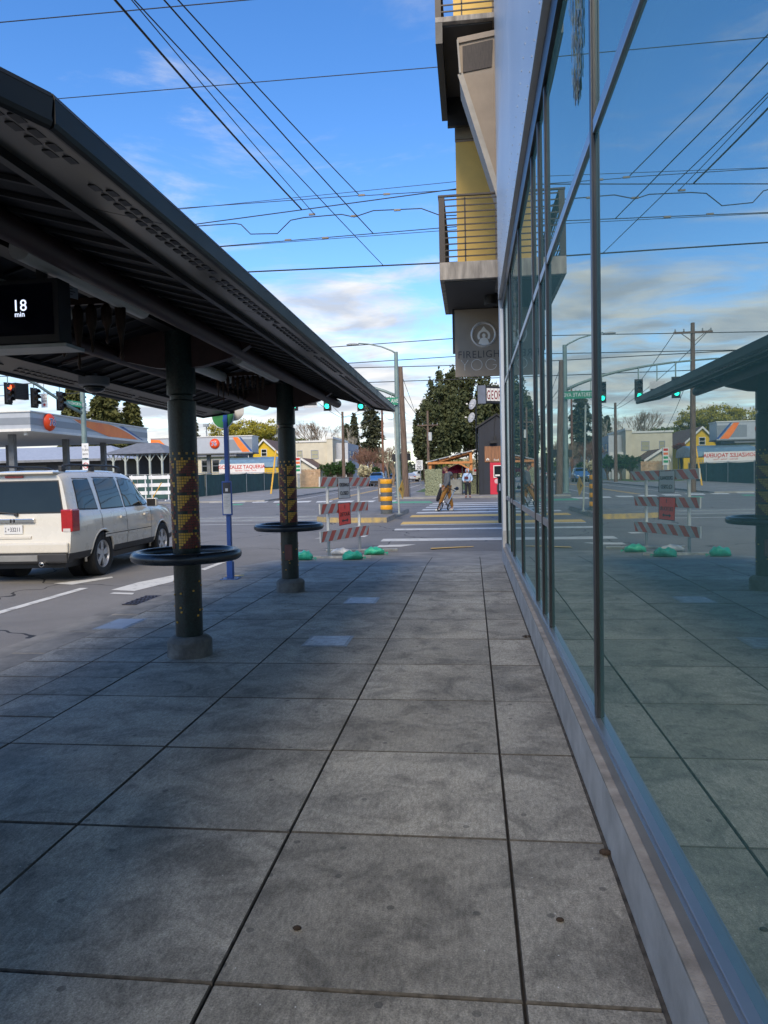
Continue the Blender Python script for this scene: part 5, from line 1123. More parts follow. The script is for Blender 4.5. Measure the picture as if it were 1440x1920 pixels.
# speed limit sign
sl = G(789, 921, .1); spd = thing('speed_limit_sign', 'white SPEED LIMIT 20 sign on a post by the pale hedge', 'sign', sl)
MB().cyl(sl, (sl.x, sl.y, PY(786, 863, sl.y).z), .03, n=8).build('post', M_STEEL, spd); A = PY(778.5, 863, sl.y); B_ = PY(793, 881, sl.y)
MB().bx(A.x, B_.x, sl.y-.06, sl.y-.035, B_.z, A.z).build('panel', M_WHITE, spd, bevel=.004); cx_ = (A.x+B_.x)/2; hh = A.z-B_.z
MB().bx(A.x+.02, B_.x-.02, sl.y-.063, sl.y-.061, B_.z+.02, B_.z+.025).bx(A.x+.02, B_.x-.02, sl.y-.063, sl.y-.061, A.z-.025, A.z-.02).build('border', M_TXT, spd)
text('SPEED', M_TXT, spd, (cx_, sl.y-.062, A.z-hh*.26), (1, 0, 0), (0, 0, 1), hh*.15, wscale=.85); text('LIMIT', M_TXT, spd, (cx_, sl.y-.062, A.z-hh*.47), (1, 0, 0), (0, 0, 1), hh*.15, wscale=.85); text('20', M_TXT, spd, (cx_, sl.y-.062, B_.z+hh*.09), (1, 0, 0), (0, 0, 1), hh*.36, bold=.006)
# dark green cabinet at the crossing end
gc = G(941, 981, 0); cab = thing('green_cabinet', 'dark green slim signal cabinet with a pale label at the edge of the crosswalk', 'cabinet', gc)
hC = (981-897)*gc.y/F_PX; MB().bx(gc.x-.10, gc.x+.35, gc.y, gc.y+.35, gc.z, gc.z+hC).build('body', mat('dark green enamel', (.012, .035, .03), .4, var=.15), cab, bevel=.02); MB().bx(gc.x-.13, gc.x+.38, gc.y-.03, gc.y+.38, gc.z+hC, gc.z+hC+.05).build('lid', mat('dark green enamel', (.012, .035, .03)), cab, bevel=.01); MB().bx(gc.x-.07, gc.x-.02, gc.y-.008, gc.y-.001, gc.z+hC*.72, gc.z+hC*.88).build('label_plate', M_WHITE, cab)
# ================================================================ WIRES
M_WIRE = mat('wire', (.02, .022, .025), .5, var=.1); M_CLAMP = mat('wire clamp', (.16, .15, .14), .5, .3)
def wire(pts, r, label, sag=0., grp='overhead wires', clamps=()):
    P = [Vector(p) for p in pts]; t = thing('overhead_wire', label, 'wire', P[0], group=grp); Q = []
    for a, b_ in zip(P, P[1:]):
        n = max(2, int((b_-a).length/1.2)); 
        for i in range(n): u = i/n; Q.append(a.lerp(b_, u)-Vector((0, 0, sag*4*u*(1-u))))
    Q.append(P[-1]); MB().tube(Q, r, 5).build('cable', M_WIRE, t, smooth=True)
    for c in clamps: MB().box(c, (.16, .04, .04)).build('clamp', M_CLAMP, t)
    return t
def ext(px0, px1, Y, x0=-140, x1=1150):
    (xa, ya), (xb, yb) = px0, px1; s_ = (yb-ya)/(xb-xa); return [PY(x0, ya+(x0-xa)*s_, Y), PY(xa, ya, Y), PY(xb, yb, Y), PY(x1, yb+(x1-xb)*s_, Y)]
LB = 'taut dark trolley wire strung across the street overhead'
YW = 18.0
wire(ext((370, 420), (865, 353), YW), .013, 'straight trolley wire crossing the street just above the looping jumper', grp='trolley wires across the street')
wire(ext((465, 510), (830, 493), YW+1), .019, 'thickest span wire crossing above the intersection')
wire(ext((345, 390), (680, 366), YW)[:3]+[PY(690, 366.5, YW), PY(865, 355.5, YW), PY(1150, 337, YW)], .009, 'thin cross wire on which the uppermost lengthwise wire ends', grp='trolley wires across the street', clamps=[PY(678, 366, YW), PY(725, 364, YW)])
wire(ext((370, 424), (440, 419), YW)[:3]+[PY(452, 421, YW), PY(470, 439, YW), PY(520, 438, YW), PY(545, 413, YW), PY(570, 408, YW), PY(640, 402, YW), PY(664, 407, YW), PY(700, 395, YW), PY(790, 391, YW), PY(828, 405, YW), PY(870, 403, YW), PY(1150, 400, YW)], .013, 'looping jumper wire hung between the trolley wires', clamps=[PY(585, 402, YW), PY(664, 405, YW), PY(745, 394, YW)])
wire(ext((412, 462), (700, 438), YW), .011, 'cross wire below the looping jumper with two small clamps', grp='trolley wires across the street', clamps=[PY(540, 450, YW), PY(610, 446, YW)])
wire(ext((412, 463), (865, 430), YW+.6), .008, 'hair-thin wire close under the clamped cross wire', grp='trolley wires across the street')
wire(ext((340, 392), (860, 340), YW+2), .008, 'hair-thin wire highest of the trolley wires across the street', grp='trolley wires across the street')
wire(ext((110, 185), (830, 125), 17), .010, 'fine wire crossing high above the shelter roof')
wire(ext((0, 42), (440, 2), 17), .013, 'upper twisted cable crossing at the top over the street')
def along(px0, mid, px1, Y1, label, r, sag):
    e = PY(*px1, Y1); z0_ = e.z+.25; s0 = PZ(px0[0], px0[1], z0_); d = (s0-e); return wire([s0+d*1.5, s0, e], r, label, sag)
along((216, 0), 0, (565, 392), YW, 'thick feeder cable running lengthwise over the street and dropping to the trolley wires', .020, .05)
along((247, 0), 0, (590, 402), YW, 'thin lengthwise wire of the pair above the shelter', .009, .03)
along((252, 0), 0, (718, 497), YW+1, 'long thin lengthwise wire ending at the thick span wire', .009, .02)
along((308, 0), 0, (700, 438), YW, 'lengthwise trolley wire ending at the lower cross wire', .012, .03)
along((334, 0), 0, (672, 364), YW, 'lengthwise trolley wire ending at the upper cross wire', .012, .03)
LB2 = 'far span wire crossing behind the street lamp arm'
for a, b_, l_ in (((620, 651), (860, 634), 'highest far span wire, level with the street lamp head'), ((655, 681), (860, 668), 'second far span wire down, just under the street lamp arm'), ((613, 691), (860, 685), 'third far span wire down, level with the top of the thick brown pole'), ((695, 717), (860, 711), 'lowest far span wire, below the top of the thick brown pole')): wire(ext(a, b_, 53, -200, 1500), .03, l_, grp='far span wires')
# power lines between utility poles
for dz, dx in ((-.45, -1.0), (-.45, 1.0)): wire([w5t+Vector((dx, 0, dz)), w3t+Vector((dx*.2, 0, -.6)), w4t+Vector((dx, 0, -.2)), w4t+Vector((dx, 60, 1))], .022, 'power line on the '+('bar' if dx > 0 else 'gas station')+' side of the wooden poles along the far street', .5, 'power lines')
wire([w1t+Vector((0, 0, -1.5)), w2t+Vector((.9, 0, -1.5)), w2t+Vector((3, 60, -1))], .02, 'sagging service cable from the thick brown pole to the thin one', .8)
wire([w1t+Vector((0, 0, -.3)), w2t+Vector((2.2, -16, -8.5))], .015, 'straight guy cable sloping down from the thick brown pole', .0)
wire([w1t+Vector((0, 0, -2.8)), w4t+Vector((0, 0, -2.0)), w3t+Vector((0, 0, -1.2))], .02, 'low telephone cable looping past the reddish pole', .8)
wire([w5t+Vector((0, 0, -2.6)), PY(560, 830, 86)], .02, 'service drop from the tall pole to the cream building', .4)
# ================================================================ FAR BUILDINGS
M_CREAM = mat('cream stucco', (.62, .56, .42), .8, var=.08, vscale=1, bump=.15); M_GREYW = mat('light grey wall', (.5, .52, .55), .8, var=.08); M_SHING = mat('brown shingles', (.16, .10, .075), .9, var=.25, vscale=5, bump=.4, bscale=12)
M_WINF = mat('window trim', (.30, .32, .36), .6); M_WHT = mat('white trim', (.70, .68, .62), .6, var=.05); M_GREYROOF = mat('grey roof', (.20, .205, .21), .7, var=.15, vscale=2)
def window(parent, x0, x1, z0, z1, Y, trim=M_WINF, side=None, blind=False):
    """window on a wall facing -Y at Y, or (side='x') facing +X at x=Y with x0,x1 read as y0,y1"""
    w = .07
    def bx(a0, a1, c0, c1, d0, d1):
        return MB().bx(a0, a1, Y-d1, Y-d0, c0, c1) if side is None else MB().bx(Y+d0, Y+d1, a0, a1, c0, c1)
    f = bx(x0-w, x1+w, z1, z1+w, -.05, .05); g = [bx(x0-w, x1+w, z0-w, z0, -.05, .07), bx(x0-w, x0, z0, z1, -.05, .05), bx(x1, x1+w, z0, z1, -.05, .05), bx(x0, x1, (z0+z1)/2-.03, (z0+z1)/2+.03, -.05, .04)]
    for q in g: f.add(q.v, q.f)
    fo = f.build('window', trim, parent)
    bx(x0, x1, z0, z1, -.03, .012).build('pane', mat('blind behind glass', (.40, .38, .25), .25, var=.05) if blind else M_DARKGLASS, fo); return fo
# cream two-storey building
YC = 92; x0, x1 = PY(545, 850, YC).x, PY(614, 850, YC).x; xr = PY(622, 850, YC).x; zt = PY(590, 829, YC).z
cb_ = thing('cream_building', 'cream two-storey flat-roofed building with dark sash windows across the street', 'building', ((x0+x1)/2, YC+4, zr(YC)))
MB().bx(x0, x1, YC, YC+11, 0, zt).build('wall', M_CREAM, cb_); MB().bx(x0-.12, x1+.05, YC-.12, YC+11.1, zt+.001, zt+.22).build('parapet_cap', M_WHT, cb_)
MB().bx(x1+.002, x1+.75, YC-.35, YC+11, 0, zt+.35).build('corner_tower', M_CREAM, cb_); MB().bx(x1-.05, x1+.83, YC-.45, YC+11.1, zt+.351, zt+.6).build('parapet_cap', M_WHT, cb_)
MB().bx(x1+.752, x1+2.3, YC+2.0, YC+11, 0, zt-.1).build('side_wing', M_GREYW, cb_)
for pxa, pxb in ((584, 596), (558, 566)):
    a, b_ = PY(pxa, 845, YC).x, PY(pxb, 845, YC).x; window(cb_, a, b_, PY(590, 859.5, YC).z, PY(590, 845, YC).z, YC-.0, blind=True)
a, b_ = PY(588, 880, YC).x, PY(598, 880, YC).x; window(cb_, a, b_, PY(590, 897, YC).z+.2, PY(590, 880, YC).z, YC)
for k in range(3): window(cb_, YC+3+k*2.6, YC+4.2+k*2.6, PY(590, 859, YC).z, PY(590, 845, YC).z, x1+2.3, trim=mat('blue trim', (.04, .12, .28), .5), side='x')
window(cb_, PY(624, 850, YC+2).x, PY(629, 850, YC+2).x, PY(590, 860, YC).z, PY(590, 845, YC).z, YC+2, trim=MATS['blue trim'])
bd_ = thing('shop_board', 'long white shop board beside the cream building', 'sign', PY(640, 868, YC-3)); A, B_ = PY(629, 861, YC-3), PY(652, 867, YC-3); MB().bx(A.x, B_.x, YC-3, YC-2.9, B_.z, A.z).build('board', M_WHT, bd_)
for k in (.1, .9): xx = A.x+(B_.x-A.x)*k; MB().bx(xx-.04, xx+.04, YC-2.899, YC-2.85, zr(YC), B_.z+.1).build('post', M_STEEL, bd_)
# yellow gable house
def gable_house(name, label, Yf, pxl, pxr, py_eave, px_ap, py_ap, depth, wallm, roofm, win=None):
    xl, xr_ = PY(pxl, py_eave, Yf).x, PY(pxr, py_eave, Yf).x; ze = PY((pxl+pxr)/2, py_eave, Yf).z; ap = PY(px_ap, py_ap, Yf); t = thing(name, label, 'house', (ap.x, Yf+depth/2, zr(Yf)))
    MB().prism([(xl, Yf, 0), (xr_, Yf, 0), (xr_, Yf, ze), (ap.x, Yf, ap.z), (xl, Yf, ze)], (0, depth, 0)).build('wall', wallm, t)
    n = 9
    for i in range(int((ap.z-1)/.22)):
        z = 1.2+i*.22; f = 1 if z < ze else max(0, (ap.z-z)/(ap.z-ze))
        a, b_ = ap.x+(xl-ap.x)*f, ap.x+(xr_-ap.x)*f
        if b_-a > .3: MB().bx(a+.05, b_-.05, Yf-.025, Yf-.002, z-.02, z+.19).build('siding_board', wallm, t)
    for s_, xe in ((-1, xl), (1, xr_)):
        dx, dz_ = xe-ap.x, ze-ap.z; k = 1.13; e = Vector((ap.x+dx*k, Yf-.35, ap.z+dz_*k)); a = Vector((ap.x, Yf-.35, ap.z)); r_ = MB().prism([a, e, e+Vector((0, 0, .16)), a+Vector((0, 0, .16))], (0, depth+.7, 0)).build('roof', roofm, t)
        MB().prism([a+Vector((0, -.04, -.12)), e+Vector((0, -.04, -.12)), e+Vector((0, -.04, .18)), a+Vector((0, -.04, .18))], (0, .036, 0)).build('barge_board', M_WHT, r_)
    if win: wx0, wx1, wy0, wy1 = win; window(t, PY(wx0, wy1, Yf).x, PY(wx1, wy1, Yf).x, PY(wx0, wy1, Yf).z, PY(wx0, wy0, Yf).z, Yf-.03, trim=M_WHT)
    return t
M_YH = mat('bright yellow siding', (.72, .47, .02), .7, var=.06, vscale=2)
yh = gable_house('yellow_house', 'bright yellow gabled house with white window trim behind the carport', 98, 470, 526, 853, 495, 825, 12, M_YH, M_SHING, (491, 500, 843, 855))
gable_house('brown_house', 'small pale house with brown shingle roof and porch beside the price sign', 85.6, 553, 592, 878, 566, 861, 5.5, M_CREAM, M_SHING, (584, 589, 882, 890))
# low cream house behind the canopy
YLH = 100; xa, xb = PY(330, 870, YLH).x, PY(440, 870, YLH).x; zt = PY(390, 857, YLH).z
lh = thing('low_house', 'low cream house with grey windows behind the second fuel canopy', 'house', ((xa+xb)/2, YLH+4, zr(YLH))); MB().bx(xa, xb, YLH, YLH+8, 0, zt).build('wall', M_CREAM, lh)
MB().prism([(xa-.4, YLH-.5, zt), (xb+.4, YLH-.5, zt), (xb+.4, YLH-.5, zt+.15), (xa-.4, YLH-.5, zt+.15)], (0, 9, .0)).prism([(xa-.4, YLH-.5, zt+.151), (xa-.4, YLH+8.5, zt+.151), (xa-.4, YLH+4, zt+1.6)], (xb-xa+.8, 0, 0)).build('roof', M_GREYROOF, lh)
for p0, p1 in ((379, 390), (399, 411)): window(lh, PY(p0, 870, YLH).x, PY(p1, 870, YLH).x, PY(400, 884, YLH).z, PY(400, 863, YLH).z, YLH)
# carport with taqueria banner
YT = 84; xa, xb = PY(412, 870, YT).x, PY(500, 870, YT).x; ze, zt = PY(450, 869, YT).z, PY(450, 857.5, YT).z
cp = thing('carport', 'blue-grey arched metal carport standing behind the green screened fence', 'carport', ((xa+xb)/2, YT+3, zr(YT))); M_CP = mat('blue grey sheet', (.16, .26, .34), .5, .2, var=.1, vscale=2)
prof = [(YT-.1, ze-.5), (YT-.05, ze), (YT+.35, ze+(zt-ze)*.55), (YT+2.6, zt), (YT+5, ze+(zt-ze)*.55), (YT+5.4, ze), (YT+5.45, ze-.5)]
for a, b_ in zip(prof, prof[1:]): MB().prism([(xa, a[0], a[1]), (xa, b_[0], b_[1]), (xa, b_[0], b_[1]+.05), (xa, a[0], a[1]+.05)], (xb-xa+1.2, 0, 0)).build('roof_sheet', M_CP, cp)
MB().prism([(xb+1.19, y, z) for y, z in prof], (.02, 0, 0)).build('end_panel', mat('pale end', (.42, .45, .46), .6), cp)
for x in (xa+.1, (xa+xb)/2, xb+1.0):
    for y in (YT+.0, YT+5.2): MB().bx(x-.05, x+.05, y-.04, y+.04, zr(YT), ze-.1).build('post', M_STEEL, cp)
A, B_ = PY(410.5, 870.5, YT-.4), PY(496, 887.5, YT-.4)
bn = thing('taqueria_banner', 'white banner reading GONZALEZ TAQUERIA in red hung on the carport', 'banner', ((A.x+B_.x)/2, YT-.4, B_.z)); MB().bx(A.x, B_.x, YT-.42, YT-.4, B_.z, A.z).build('sheet', mat('banner white', (.74, .70, .66), .7, var=.04), bn)
M_RT = mat('red lettering', (.55, .03, .02), .6); hB_ = A.z-B_.z; text('GONZALEZ TAQUERIA', M_RT, bn, ((A.x+B_.x)/2, YT-.43, A.z-hB_*.48), (1, 0, 0), (0, 0, 1), hB_*.36, wscale=.92, bold=.01)
text('Burritos - Tortas - Tacos', M_RT, bn, ((A.x+B_.x)/2+.5, YT-.43, A.z-hB_*.74), (1, 0, 0), (0, 0, 1), hB_*.16, wscale=.95)
for k in (.02, .98): xx = A.x+(B_.x-A.x)*k; MB().bx(xx-.02, xx+.02, YT-.4, YT-.05, A.z-.12, A.z-.06).build('tie', M_STEEL, bn)
# price sign
YPs = 82; A, B_ = PY(553.5, 857, YPs), PY(564, 888, YPs); pr = thing('price_sign', 'tall white fuel price sign with orange and green panels', 'sign', ((A.x+B_.x)/2, YPs, zr(YPs)))
MB().bx(A.x, B_.x, YPs, YPs+.25, B_.z, A.z).build('cabinet', M_WHT, pr, bevel=.02); MB().bx(A.x+.15, B_.x-.15, YPs+.08, YPs+.18, zr(YPs), B_.z).build('post', M_STEEL, pr)
for k, m_ in enumerate((M_RT, mat('orange panel', (.75, .16, .04), .5), mat('green panel', (.02, .30, .12), .5), MATS['green panel'])): MB().bx(A.x+.07, B_.x-.07, YPs-.02, YPs-.002, A.z-.35-k*.42, A.z-.1-k*.42).build('price_panel', m_, pr)
# picket fence
wf = thing('picket_fence', 'low tan wooden picket fence in front of the brown-roofed house', 'fence', PY(582, 896, 84)); M_PICK = mat('tan pickets', (.48, .31, .18), .8, var=.2, vscale=3)
xa, xb = PY(563, 890, 84).x, PY(601, 890, 84).x; z1 = PY(580, 880, 84).z; z0_ = zr(84)+.12; pk = None; n = int((xb-xa)/.14)
for i in range(n): MB().bx(xa+i*.14, xa+i*.14+.115, 84, 84.03, z0_, z1+.03*math.sin(i*2.1)).build('picket', M_PICK, wf)
MB().bx(xa, xb, 84.031, 84.08, z0_+.25, z0_+.35).bx(xa, xb, 84.031, 84.08, z1-.3, z1-.2).build('fence_rail', M_PICK, wf)
# ---------------------------------------------------------------- gas station
M_FASC = mat('silver fascia', (.46, .48, .50), .4, .2, var=.04); M_FASC2 = mat('grey fascia band', (.25, .27, .29), .45, .2, var=.04); M_ORG = mat('orange swoosh', (.92, .24, .03), .45, var=.08, vscale=.5, col2=(.80, .13, .015)); M_NAVY = mat('navy swoosh', (.02, .08, .26), .45); M_SOFF = mat('canopy soffit', (.30, .30, .29), .7, var=.05); M_LOGO = mat('logo orange red', (.80, .07, .01), .4, var=.04); M_LOGOB = mat('logo blue', (.02, .05, .30), .4)
ZB, ZTc = 5.23, 6.45; sc = (ZB-EYE)/(4.6-EYE); XF = -24.62*sc; YA1, YA2 = 39.1*sc, 54.2*sc
c1 = thing('fuel_canopy', 'silver fuel canopy with a big orange swoosh and 76 ball along its long side', 'canopy', (XF-7, 56, zr(56)))
MB().bx(XF-16, XF, YA1, YA2, ZB, ZTc).build('fascia', M_FASC, c1); MB().bx(XF-15.8, XF-.2, YA1+.2, YA2-.2, ZB-.06, ZB-.001).build('soffit', M_SOFF, c1); MB().bx(XF-16.1, XF+.1, YA1-.1, YA2+.1, ZTc+.001, ZTc+.08).build('top_trim', M_WHT, c1); MB().bx(XF-16.1, XF+.06, YA1-.06, YA2+.06, ZB-.08, ZB+.1).build('bottom_trim', M_WHT, c1)
MB().bx(XF+.002, XF+.02, YA1, YA2, ZB+.38, ZB+.85).bx(XF-16, XF+.02, YA1-.02, YA1-.002, ZB+.38, ZB+.85).build('grey_band', M_FASC2, c1)
def swoosh(parent, X, pts, m, off, ax='x'):
    # pts: list of (along, z) polygon on the face
    P = [(X+off, a, z) for a, z in pts] if ax == 'x' else [(a, X-off, z) for a, z in pts]
    MB().poly(P).build('swoosh', m, parent, fix=False)
def sw_poly(y0, y1, z0, z1, k=14):
    top = []; bot = []
    for i in range(k+1):
        u = i/k; y = y0+(y1-y0)*u; top.append((y, z1-(z1-z0)*max(0, (u-.45)/.55)**1.7)); bot.append((y, z1-(z1-z0)*min(1, (u/.5))**.75 if u < .5 else z0))
    return top+bot[::-1]
Lc = YA2-YA1
swoosh(c1, XF, sw_poly(YA1+Lc*.28, YA1+Lc*.93, ZB+.12, ZTc-.06), M_WHT, .026); swoosh(c1, XF, sw_poly(YA1+Lc*.30, YA1+Lc*.89, ZB+.12, ZTc-.08), M_ORG, .03)
swoosh(c1, XF, [(YA1+Lc*.70, ZTc-.12), (YA1+Lc*.74, ZTc-.12), (YA1+Lc*.93, ZB+.2), (YA1+Lc*.955, ZB+.12), (YA1+Lc*.93, ZB+.12), (YA1+Lc*.84, ZTc-.75)], M_NAVY, .034)
def logo76(parent, c, f, r):
    f = Vector(f).normalized(); s_ = Vector((-f.y, f.x, 0)); b = MB().lathe([(r*1.0, 0), (r*.98, r*.12), (r*.85, r*.3), (r*.6, r*.43), (r*.3, r*.49), (.0001, r*.5)], 28, c, f).build('logo_ball', M_LOGO, parent, smooth=True)
    text('76', M_WHT, b, Vector(c)+f*r*.50-Vector((0, 0, r*.38)), s_, (0, 0, 1), r*.80, name='logo_outline', bold=.05*r, ext=.004); text('76', M_LOGOB, b, Vector(c)+f*(r*.50+.012)-Vector((0, 0, r*.38)), s_, (0, 0, 1), r*.80, name='logo_digits', ext=.004, bold=-.005)
logo76(c1, (XF+.05, YA1+Lc*.085+.6, (ZB+ZTc)/2+.05), (1, -.12, 0), .62)
for x in (XF-3, XF-12):
    for y in (YA1+2.5, YA1+9.5, YA2-2.5): MB().bx(x-.2, x+.2, y-.2, y+.2, zr(y)+.05, ZB-.06).build('column', mat('canopy column', (.16, .17, .18), .6), c1)
MB().box((XF-.6, YA1+.4, ZB-.2), (.2, .2, .25)).build('floodlight', M_WHT, c1)
# pumps
for k, (x, y) in enumerate(((XF-3, YA1+6), (XF-12, YA1+6), (XF-3, YA1+13))):
    t = thing('fuel_pump', ['dark fuel pump under the orange-striped canopy near its street end', 'dark fuel pump deep under the orange-striped canopy', 'dark fuel pump at the far end under the orange-striped canopy'][k], 'fuel pump', (x, y, zr(y)+.08)); zz_ = zr(y)+.08
    MB().bx(x-.35, x+.35, y-.5, y+.5, zz_, zz_+1.75).build('cabinet', mat('pump dark', (.07, .07, .08), .5), t, bevel=.03); MB().bx(x+.351, x+.37, y-.3, y+.3, zz_+1.1, zz_+1.5).build('screen', M_DARKGLASS, t); MB().bx(x-.36, x+.36, y-.51, y+.51, zz_+1.751, zz_+1.95).build('topper', M_ORG, t)
# second canopy
Y2 = 86; xa, xb = PY(283, 840, Y2).x, PY(473, 840, Y2).x; zb2, zt2 = PY(420, 849.5, Y2).z, PY(420, 819, Y2).z
c2 = thing('fuel_canopy', 'second silver fuel canopy with round 76 sign and orange stripe facing the street', 'canopy', ((xa+xb)/2, Y2+4, zr(Y2)))
MB().bx(xa, xb, Y2, Y2+2.6, zb2, zt2).build('fascia', M_FASC, c2); MB().bx(xa-.1, xb+.1, Y2-.1, Y2+2.7, zt2+.001, zt2+.1).build('top_trim', M_WHT, c2); MB().bx(xa-.06, xb+.06, Y2-.06, Y2+2.6, zb2-.12, zb2+.02).build('bottom_trim', mat('canopy dark trim', (.14, .14, .14), .7), c2)  # bottom trim in plain dark grey
xs2 = lambda p: PY(p, 840, Y2).x
MB().bx(xs2(425), xb, Y2-.02, Y2-.002, zb2+.25, zt2-.35).build('grey_band', M_FASC2, c2)
swoosh(c2, Y2, [(xs2(283), zt2-.1), (xs2(300), zt2-.15), (xs2(318), zb2+.6), (xs2(330), zb2+.2), (xs2(283), zb2+.3)], M_ORG, .03, 'y')
swoosh(c2, Y2, [(xs2(437), zt2-.1), (xs2(446), zt2-.1), (xs2(458), zb2+.9), (xs2(468), zb2+.1), (xs2(454), zb2+.1), (xs2(446), zb2+.8)], M_ORG, .03, 'y')
swoosh(c2, Y2, [(xs2(449), zt2-.1), (xs2(452), zt2-.1), (xs2(464), zb2+.9), (xs2(474), zb2+.1), (xs2(470), zb2+.1), (xs2(460), zb2+.9)], M_NAVY, .03, 'y')
logo76(c2, (xs2(403), Y2-.02, PY(403, 832, Y2).z), (0, -1, 0), .62)
for x in (xs2(384), xs2(464), xs2(310)): MB().bx(x-.22, x+.22, Y2+1.1, Y2+1.5, zr(Y2), zb2-.121).build('column', mat('canopy column', (.2, .2, .2)), c2)
# store with hip roof
xs_a, xs_b = PY(-120, 870, 82).x, PY(232, 870, 82).x; ze = PY(150, 861, 82).z; zr_ = PY(150, 838, 88).z
st = thing('station_store', 'dark low station store with pale grey hip roof behind the fuel canopy', 'building', ((xs_a+xs_b)/2, 86, zr(82)))
MB().bx(xs_a, xs_b-1, 82.8, 92, 0, ze).build('wall', mat('dark store wall', (.035, .034, .036), .6, var=.2), st)
MB().add([(xs_a-1, 81.5, ze), (xs_b, 81.5, ze), (xs_b, 93, ze), (xs_a-1, 93, ze), (xs_a+4, 87, zr_), (xs_b-4, 87, zr_)], [(0, 1, 5, 4), (1, 2, 5), (2, 3, 4, 5), (3, 0, 4), (3, 2, 1, 0)]).build('roof', mat('pale grey roof', (.42, .44, .47), .5, .1, var=.08), st)
MB().bx(xs_a-1, xs_b, 81.4, 81.55, ze-.25, ze+.02).build('gutter', M_GREYROOF, st)
for k in range(5): x = xs_b-3-k*4.2; MB().bx(x-1.4, x+1.4, 82.74, 82.79, .6, ze-.6).build('shop_window', M_DARKGLASS, st)
# open shelter with braced posts
xa, xb = PY(200, 860, 74).x, PY(318, 860, 74).x; ze = PY(260, 851, 74).z; zt = PY(260, 832, 78).z
os_ = thing('station_shed', 'open dark-roofed shed on braced white posts beside the store', 'shed', ((xa+xb)/2, 77, zr(74)))
MB().add([(xa, 73, ze), (xb, 73, ze), (xb, 81, ze), (xa, 81, ze), (xa+2, 77, zt), (xb-2.5, 77, zt)], [(0, 1, 5, 4), (1, 2, 5), (2, 3, 4, 5), (3, 0, 4), (3, 2, 1, 0)]).build('roof', M_GREYROOF, os_)
for k in range(5):
    x = xa+1+(xb-xa-1.6)*k/4; MB().bx(x-.09, x+.09, 73.4, 73.6, zr(74), ze).bar((x, 73.5, ze-.9), (x+.6, 73.5, ze-.05), .07, .07).bar((x, 73.5, ze-.9), (x-.6, 73.5, ze-.05), .07, .07).build('post', mat('pale post', (.4, .4, .4)), os_)
MB().bx(xa+1, xb-1, 79.5, 79.7, 0, ze).build('back_wall', mat('dark store wall', (.04, .04, .04)), os_)
# green screened fence
gf = thing('screened_fence', 'chain fence with dark green privacy screen round the gas station lot', 'fence', (-20.8, 63, zr(63))); M_SCR = mat('green screen cloth', (.035, .085, .075), .85, var=.2, vscale=1.5, bump=.4, bscale=6)
fpts = [(-20.75, 78), (-20.7, 72), (-20.65, 66), (-20.6, 60), (-20.6, 55.5), (-20.6, 51.5), (-24, 50.8), (-28, 50.5), (-33, 50.2)]
for i, (a, b_) in enumerate(zip(fpts, fpts[1:])):
    n = 8; vs = []
    for j in range(n+1):
        u = j/n; x = a[0]+(b_[0]-a[0])*u+.05*math.sin(u*9+i); y = a[1]+(b_[1]-a[1])*u; z = zr(y)+.12; vs += [(x, y, z), (x, y, z+1.72-.05*math.sin(u*PI))]
    MB().add(vs, [(2*j, 2*j+2, 2*j+3, 2*j+1) for j in range(n)]).build('screen_panel', M_SCR, gf, smooth=True, fix=False)
    MB().cyl((a[0]+.06, a[1], zr(a[1])), (a[0]+.06, a[1], zr(a[1])+1.95), .035, n=8).build('post', M_STEEL, gf); MB().cyl((a[0]+.06, a[1], zr(a[1])+1.88), (b_[0]+.06, b_[1], zr(b_[1])+1.88), .025, n=6).build('top_rail', M_STEEL, gf)
# leaning chain-link gate panels
gt = thing('gate_panel', 'bare chain-link gate panel leaning at the end of the green fence', 'gate', (-20.2, 79, zr(79))); A, B_ = PY(499, 882, 79), PY(519, 922, 79)
MB().tube([(A.x, 79, B_.z), (A.x, 79, A.z), (B_.x, 79.3, A.z), (B_.x, 79.3, B_.z)], .03, 6, closed=True).build('frame', M_STEEL, gt)
lat = MB()
for i in range(9): u = i/8; lat.bar((A.x+(B_.x-A.x)*u, 79.1, B_.z), (A.x+(B_.x-A.x)*(1-u), 79.2, A.z), .012, .012)
lat.build('mesh', M_STEEL, gt)['kind'] = 'stuff'
# white plastic barricade
YB = 47.4; wb_ = thing('lot_barricade', 'white three-board barricade standing in front of the gas station fence', 'barricade', PY(280, 937, YB)); z0_ = zr(YB)+.1
for p0, p1, d in ((243, 276, 0), (279, 320, .5)):
    xa, xb = PY(p0, 915, YB+d).x, PY(p1, 915, YB+d).x
    for k in range(3): z = z0_+.42+k*.52; MB().bx(xa, xb, YB+d, YB+d+.05, z, z+.24).build('board', M_WHITE, wb_)
    for u in (.12, .88): x = xa+(xb-xa)*u; MB().bx(x-.035, x+.035, YB+d+.051, YB+d+.10, z0_-.0, z0_+1.75).bx(x-.04, x+.04, YB+d-.5, YB+d+.6, z0_-.01, z0_+.05).build('stand', M_WHITE, wb_)
MB().tube([PY(250, 905, YB-.1), PY(262, 936, YB-.2), PY(285, 936, YB-.2), PY(303, 905, YB-.1)], .03, 6).build('yellow_strap', M_GOLDP, wb_)
# floodlight pole of the station
fl = thing('lot_light', 'slim pole with a square floodlight behind the second fuel canopy', 'lamp', PY(386, 850, 92)); A = PY(387, 800, 92)
MB().cyl((A.x, 92, zr(92)), (A.x, 92, A.z), .08, n=8).build('pole', M_STEEL, fl); MB().box((A.x, 91.8, A.z+.15), (.6, .5, .35)).build('lamp_head', M_STEEL, fl)
